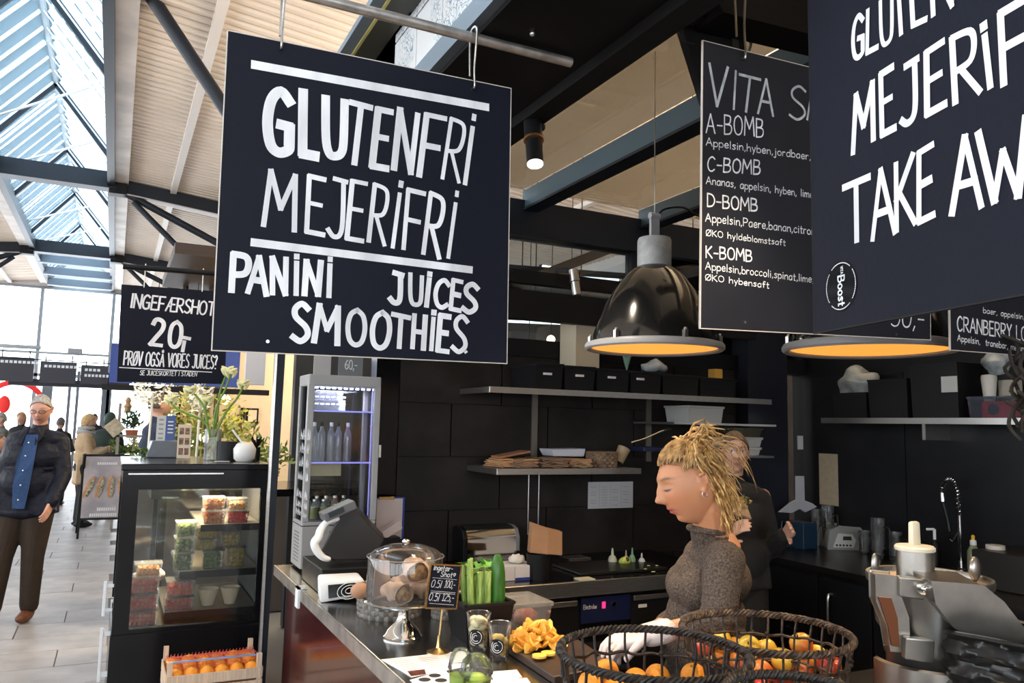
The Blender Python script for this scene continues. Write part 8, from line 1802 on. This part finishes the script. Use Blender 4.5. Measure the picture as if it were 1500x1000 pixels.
def fall(n, sx, sy, ex, ey, r=.0030, dj=.035, bulge=(30, -18), cj=10):
    for i in range(n):
        s_ = (sx+rnd.gauss(0, 8), sy+rnd.gauss(0, 6)); e = (ex+rnd.gauss(0, cj), ey+rnd.gauss(0, 16)); d0 = 2.43+rnd.gauss(0, dj); ph = rnd.uniform(0, 6); am = rnd.uniform(1.0, 3.6); pts = []
        b = (bulge[0]+rnd.gauss(0, 5), bulge[1]+rnd.gauss(0, 5))
        for q in range(14):
            u = q/13; w1 = math.sin(math.pi*u); x = s_[0]+(e[0]-s_[0])*u+b[0]*w1*(1-u*.4)+am*math.sin(u*13+ph); y = s_[1]+(e[1]-s_[1])*u+b[1]*w1+am*.5*math.cos(u*11+ph); pts.append(PD(x, y, d0+.012*math.sin(u*9+ph)))
        g.tube(pts, [r]*9+[r*.9, r*.8, r*.6, r*.4, r*.15], 5)
fall(200, 1018, 658, 1064, 745, bulge=(-2, -10)); fall(150, 1024, 668, 1060, 768, bulge=(6, -4)); fall(70, 1018, 655, 1066, 722, bulge=(-2, -8)); fall(50, 1040, 680, 1052, 765, bulge=(10, 0), cj=6)
fall(45, 1012, 650, 1040, 650, bulge=(0, -14), cj=14); fall(14, 1030, 650, 1088, 700, r=.0014, bulge=(8, -20), cj=10); fall(10, 1050, 700, 1072, 785, r=.0014, bulge=(16, 0), cj=12)
obj('loose_waves', g, HAIRM, hair, smooth=True, kind='stuff')
e_ = HP(-.079, -.002, -.030); g = G(); g.tube([e_+(fwd*math.cos(q)+Vector((0, 0, 1))*math.sin(q))*.008 for q in [j*.5 for j in range(13)]], .0014, 5, closed=True); obj('earring', g, STEEL, wo, label='small hoop earring')

# ---- generic standing figure
def figure(label, foot, H, yaw_, head_px=None, pitch_=0, cols=None, arms=((.30, .12, -.0), (.30, .12, 0)), hairc=(.1, .08, .06), hair='short', vs=.010, group=None, jacket_len=.0, skinc=(.52, .30, .22), legs=(0, 0), head_yaw=None, parts=('coat', 'trousers'), bulk=1.0, shift=None, bvs=None):
    """arms: per side (upper-arm outward, forearm forward 0..1, forearm up -1..1); heading yaw_"""
    foot = Vector(foot); fw = Vector((math.sin(R_(yaw_)), math.cos(R_(yaw_)), 0)); rt = Vector((math.cos(R_(yaw_)), -math.sin(R_(yaw_)), 0)); up = Vector((0, 0, 1)); k = H/1.75
    t = thing('person', label, 'person', foot, group); hs = .99*k
    sway = shift if shift is not None else Vector((0, 0, 0))
    def J(x, y, z): return foot+rt*x*k+fw*y*k+up*z*k+sway*(z/1.75)
    HMx = basis(J(0, .035 if pitch_ < -5 else .02, 1.632), head_yaw if head_yaw is not None else yaw_, pitch_)
    g = G(); head_geo(g, HMx, hs, 48, 36); g.cap(J(0, -.005, 1.42), .055*k, J(0, .01, 1.56), .050*k, 12)
    pcap(g, [J(0, 0, 1.38), J(0, 0, 1.1), J(0, 0, .95)], [.09*k, .09*k, .09*k]); wr = []
    for sd, (ou, ff, fu) in zip((-1, 1), arms):
        s0 = J(.175*sd, 0, 1.40); e0 = s0+(rt*sd*ou*.5+fw*(.08+ff*.15)-up).normalized()*.28*k; dirf = (fw*ff-rt*sd*.25*ff+up*(fu if ff > .05 or fu else -1)+rt*sd*.06).normalized() if ff > .05 else (-up+fw*.12+rt*sd*.05).normalized(); w0 = e0+dirf*.25*k; wr.append((s0, e0, w0, dirf)); pcap(g, [s0, e0, w0], [.042*k, .036*k, .026*k], 10)
        hand(g, w0, dirf, (-rt*sd if ff < .2 else up*-.3-rt*sd), k*1.0, .35, -sd)
    for sd, lf in zip((-1, 1), legs): pcap(g, [J(.09*sd, 0, .92), J(.10*sd, .03+lf*.5, .5), J(.11*sd, lf, .08)], [.08*k, .055*k, .04*k], 10)
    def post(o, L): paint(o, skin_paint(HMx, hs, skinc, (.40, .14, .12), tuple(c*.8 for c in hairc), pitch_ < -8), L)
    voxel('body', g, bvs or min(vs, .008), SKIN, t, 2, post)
    cm, tm, sm = cols; b = bulk
    g = G(); RBm = Matrix((rt, fw, up)).transposed(); zb_ = .92-jacket_len
    g.ball(J(0, -.0, 1.40), (.19*k*b, .105*k*b, .085*k), 20, 12, RBm); g.ball(J(0, .01, 1.27), (.20*k*b, .135*k*b, .16*k), 20, 12, RBm); g.ball(J(0, .02, 1.08), (.19*k*b, .145*k*b, .17*k), 20, 12, RBm); g.cap(J(0, -.01, 1.44), .065*k, J(0, 0, 1.50), .060*k, 14)
    g.hexa([J(x*.17*b, y*.11*b+.01, zb_) for x, y in ((-1, -1), (1, -1), (1, 1), (-1, 1))], [J(x*.15*b, y*.10*b+.01, 1.1) for x, y in ((-1, -1), (1, -1), (1, 1), (-1, 1))])
    g.ball(J(0, .01, zb_+.03), (.185*k*b, .135*k*b, .07*k), 20, 10, RBm)
    for (s0, e0, w0, df) in wr: pcap(g, [s0-up*.015-(s0-J(0, 0, 1.40))*.10, e0, w0.lerp(e0, .06)], [.062*k*b, .055*k*b, .044*k*b], 14)
    coat = voxel(parts[0], g, vs, cm, t, 5)
    g = G()
    for sd, lf in zip((-1, 1), legs): pcap(g, [J(.085*sd, 0, .92), J(.10*sd, .03+lf*.5, .5), J(.11*sd, lf, .12)], [.105*k*b, .082*k, .068*k], 14)
    g.ball(J(0, 0, .93), (.17*k*b, .12*k*b, .11*k), 16, 10, RBm); voxel(parts[1], g, vs, tm, t, 4)
    for sd, lf in zip((-1, 1), legs):
        g = G(); c = J(.11*sd, lf+.05, .045) ; c.z = foot.z+.047*k; g.ball(c, (.048*k, .135*k, .046*k), 16, 10, RBm); g.ball(J(.11*sd, lf, .075), (.048*k, .06*k, .055*k), 12, 8, RBm)
        for v in g.v: v.z = max(v.z, foot.z+.002)
        obj('shoe', g, sm, t, smooth=True)
    # hair
    hm = mat('hair_%d%d%d' % tuple(int(c*100) for c in hairc), hairc, .6, noise=.35, nscale=60, bump=.5, bscale=90)
    if hair:
        g = G(); nu, nv = 28, 16; vv = []
        lim = {'short': .58, 'bob': .74, 'long': .80}[hair]
        for i in range(nv+1):
            tt = math.pi*lim*i/nv
            for q in range(nu):
                p = 2*math.pi*q/nu; tf = tt; dy = math.sin(p)
                if dy > -.15: tf = min(tt, R_(82)-max(0, dy)*R_(34))
                r_ = 1.0+(.03*math.sin(p*7+tt*5)); ex = 1.01 if hair == 'short' else 1.12
                a, c_, d_ = math.sin(tf)*math.cos(p), math.sin(tf)*dy, math.cos(tf); c_ -= (.09*max(0, min(1, (d_-.42)/.58))*min(1, c_*1.6) if c_ > 0 else 0); vv.append(HMx @ Vector((.0765*ex*a*r_*hs, .098*ex*c_*r_*hs, (.122*ex**.5*d_*r_-(.10*max(0, (tf-1.6)) if hair == 'long' else 0))*hs)))
        g.add(vv, [(i*nu+q, i*nu+(q+1) % nu, (i+1)*nu+(q+1) % nu, (i+1)*nu+q) for i in range(nv) for q in range(nu)]); obj('hair', g, hm, t, smooth=True, solid=.004)
    return t, J, wr, HMx, hs, (rt, fw, up)

# second woman, in black, holding a filled flatbread
BLK = cloth('black_cloth', (.008, .008, .009)); w2c = PD(1067, 668, 4.05)
t, J, wr, HM2, hs2, bs2 = figure('woman in black standing in the dark corner holding a filled flatbread', (w2c.x+.03, w2c.y+.0, 0), 1.62, 197, cols=(BLK, BLK, BLACK_PL), arms=((.15, .75, .35), (.15, .9, .45)), hairc=(.14, .09, .05), hair='short', bvs=.0045, head_yaw=212, skinc=(.50, .29, .21), vs=.010)
h2 = wr[0][2]; fb_ = PD(1082, 742, 3.72)
sw = thing('flatbread_sandwich', 'open flatbread with greens held up by the woman in black', 'sandwich', fb_)
g = G(); g.m = Matrix.Translation(fb_) @ Matrix.Rotation(R_(20), 4, 'Z') @ Matrix.Rotation(R_(15), 4, 'Y') @ Matrix.Rotation(R_(60), 4, 'X'); g.box((-.085, -.05, -.01), (.085, .05, .01)); obj('bread', g, mat('flatbread', (.55, .38, .24), .7, noise=.2, nscale=20), sw, bev=.008, smooth=True)
g = G(); rnd = random.Random(5)
for i in range(50): p = fb_+Vector((rnd.uniform(-.06, .05), -.015, rnd.uniform(.0, .045))); u = Vector((rnd.gauss(0, 1), rnd.gauss(0, 1), rnd.gauss(0, 1))).normalized()*.02; w_ = u.orthogonal().normalized()*.009; g.add([p, p+u*.5+w_, p+u, p+u*.5-w_], [(0, 1, 2, 3)])
obj('salad', g, mat('salad_bits', (.12, .25, .04), .6, noise=.6, nscale=60, col2=(.5, .3, .12)), sw, kind='stuff')

# man with glasses and quilted jacket, aisle left
QJ = mat('navy_quilt', (.006, .007, .015), .55, spec=.25, noise=.3, nscale=14, bump=.9, bscale=26); DEN = cloth('denim', (.022, .055, .14)); TRO = cloth('brown_trousers', (.026, .015, .008), nscale=20); SHO = mat('tan_leather', (.16, .055, .025), .4, noise=.3, nscale=20)
ft = P(11, 912, 'z', 0)
mt_, J, wr, MH, mhs, (rt, fw, up) = figure('grey-haired man in glasses, navy quilted jacket and brown trousers in the aisle', ft, 1.79, 196, pitch_=-16, head_yaw=190, cols=(QJ, TRO, SHO), arms=((.30, .45, -.6), (.30, .02, 0)), hairc=(.34, .31, .28), hair='short', vs=.0088, bvs=.0045, jacket_len=.10, bulk=1.18, legs=(-.06, .05), skinc=(.56, .29, .21), shift=Vector((.13, -.05, 0)))
g = G(); g.add([J(x, y, z) for x, y, z in ((-.055, .155, 1.44), (.03, .15, 1.44), (.055, .185, 1.25), (.05, .195, 1.05), (.035, .175, .88), (-.05, .175, .88), (-.065, .195, 1.05), (-.065, .185, 1.25))], [tuple(range(8))]); obj('shirt_front', g, DEN, mt_, solid=.012, label='blue denim shirt front')
g = G()
for z in (1.38, 1.28, 1.17, 1.06, .95): g.ball(J(-.005, .205 if z < 1.3 else .185, z), .006, 8, 6)
obj('shirt_buttons', g, WHITE, mt_, kind='stuff'); 
for sd in (-1, 1): g = G(); g.add([J(sd*.02, .135, 1.50), J(sd*.075, .09, 1.50), J(sd*.085, .15, 1.42), J(sd*.045, .175, 1.36)], [(0, 1, 2, 3)]); obj('collar', g, QJ if sd > 0 else QJ, mt_, solid=.012)
def MP(x, y, z): return MH @ Vector((x*mhs, y*mhs, z*mhs))
g = G()
for sd in (-1, 1):
    g.tube([MP(sd*.032+.023*math.cos(q), .104-.006*abs(math.cos(q)), .010+.014*math.sin(q)) for q in [j*.4 for j in range(16)]], .003, 5, closed=True); g.tube([MP(sd*.055, .096, .014), MP(sd*.078, .04, .014), MP(sd*.079, -.005, .012)], .0016, 5)
g.tube([MP(-.010, .112, .012), MP(.010, .112, .012)], .0014, 5); obj('glasses', g, mat('spectacle_wire', (.04, .025, .02), .35, .2), mt_, kind='stuff')
g = G(); 
for zz in (.62, .74, .86, .98, 1.10): pass
g.tube([J(-.13, .16, 1.18), J(-.20, .06, 1.18)], .012, 6); obj('pocket_flap', g, QJ, mt_)
# others
BEI = cloth('beige_coat', (.42, .29, .17)); GRN = cloth('dark_green_coat', (.012, .022, .018)); NAV = cloth('navy_polo', (.016, .024, .055)); GRY = cloth('grey_coat', (.11, .105, .09)); 
def base_at(x, y, Y): p = P(x, y, 'y', Y); return Vector((p.x, p.y, 0))
pw_ = base_at(126, 620, 13.6); tq, J, wr, *_x = figure('woman in beige coat and grey scarf holding a small potted plant', pw_, 1.66, 80, pitch_=-14, cols=(BEI, BLK, BLACK_PL), arms=((.1, .8, .25), (.1, .8, .25)), hairc=(.42, .27, .12), hair='bob', vs=.014, jacket_len=.25, bulk=1.12)
g = G(); c = J(0, .01, 1.47); g.tube([c+Vector((.095*math.cos(q), .095*math.sin(q), .02*math.sin(2*q))) for q in [j*.42 for j in range(15)]], .04, 8, closed=True); g.tube([c+Vector((.095*math.cos(q), .095*math.sin(q), .06)) for q in [j*.42 for j in range(15)]], .03, 8, closed=True); obj('scarf', g, cloth('grey_scarf', (.32, .33, .32)), tq, smooth=True)
foliage('potted_plant', 'small green plant in the hands of the woman in beige', wr[1][2]+Vector((.10, 0, .10)), (.07, .07, .05), 60, .05, LFG, seed=60, pot=(.05, .08, mat('brown_pot', (.15, .09, .06), .7)))
figure('person in dark green coat facing away beyond the beige-coated woman', base_at(160, 620, 14.6), 1.70, 30, cols=(GRN, BLK, BLACK_PL), hairc=(.03, .05, .04), hair='bob', vs=.016, jacket_len=.25, bulk=1.3)
tn, J, wr, *_x = figure('man in dark polo shirt serving at the flower stall', base_at(231, 600, 7.95), 1.87, 82, cols=(NAV, BLK, BLACK_PL), arms=((.1, .8, -.1), (.1, .8, -.1)), hairc=(.09, .06, .04), hair='short', vs=.012, skinc=(.55, .30, .20), bulk=1.05)
tc, J, wr, HMc, hsc, _b = figure('dark-haired person leaning behind the flower vase', base_at(346, 600, 8.95), 1.64, 250, pitch_=-25, cols=(BLK, BLK, BLACK_PL), hairc=(.06, .03, .02), hair='bob', vs=.014)
figure('long-haired blonde woman in black at the far left', base_at(33, 600, 18.0), 1.68, 200, cols=(BLK, BLK, BLACK_PL), hairc=(.42, .24, .10), hair='long', vs=.018, bulk=1.1)
figure('man in grey coat at the left edge beyond the blonde woman', base_at(4, 600, 16.0), 1.66, 250, cols=(GRY, BLK, BLACK_PL), hairc=(.25, .22, .2), hair='short', vs=.018, bulk=1.2)
figure('person in dark jacket half hidden behind the man with glasses', base_at(90, 600, 17.0), 1.60, 20, cols=(BLK, BLK, BLACK_PL), hairc=(.10, .08, .07), hair='short', vs=.018, bulk=1.2)
figure('small distant person in dark cap near the right hall door', base_at(140, 600, 22.0), 1.70, 200, cols=(BLK, BLK, BLACK_PL), hairc=(.02, .04, .05), hair='short', vs=.02, bulk=1.1)
figure('person in pinkish striped top cut off by the left edge', base_at(-6, 630, 9.5), 1.45, 80, cols=(cloth('pink_stripe', (.42, .22, .16), nscale=12), BLK, BLACK_PL), hairc=(.12, .10, .09), hair='short', vs=.014, bulk=1.15)
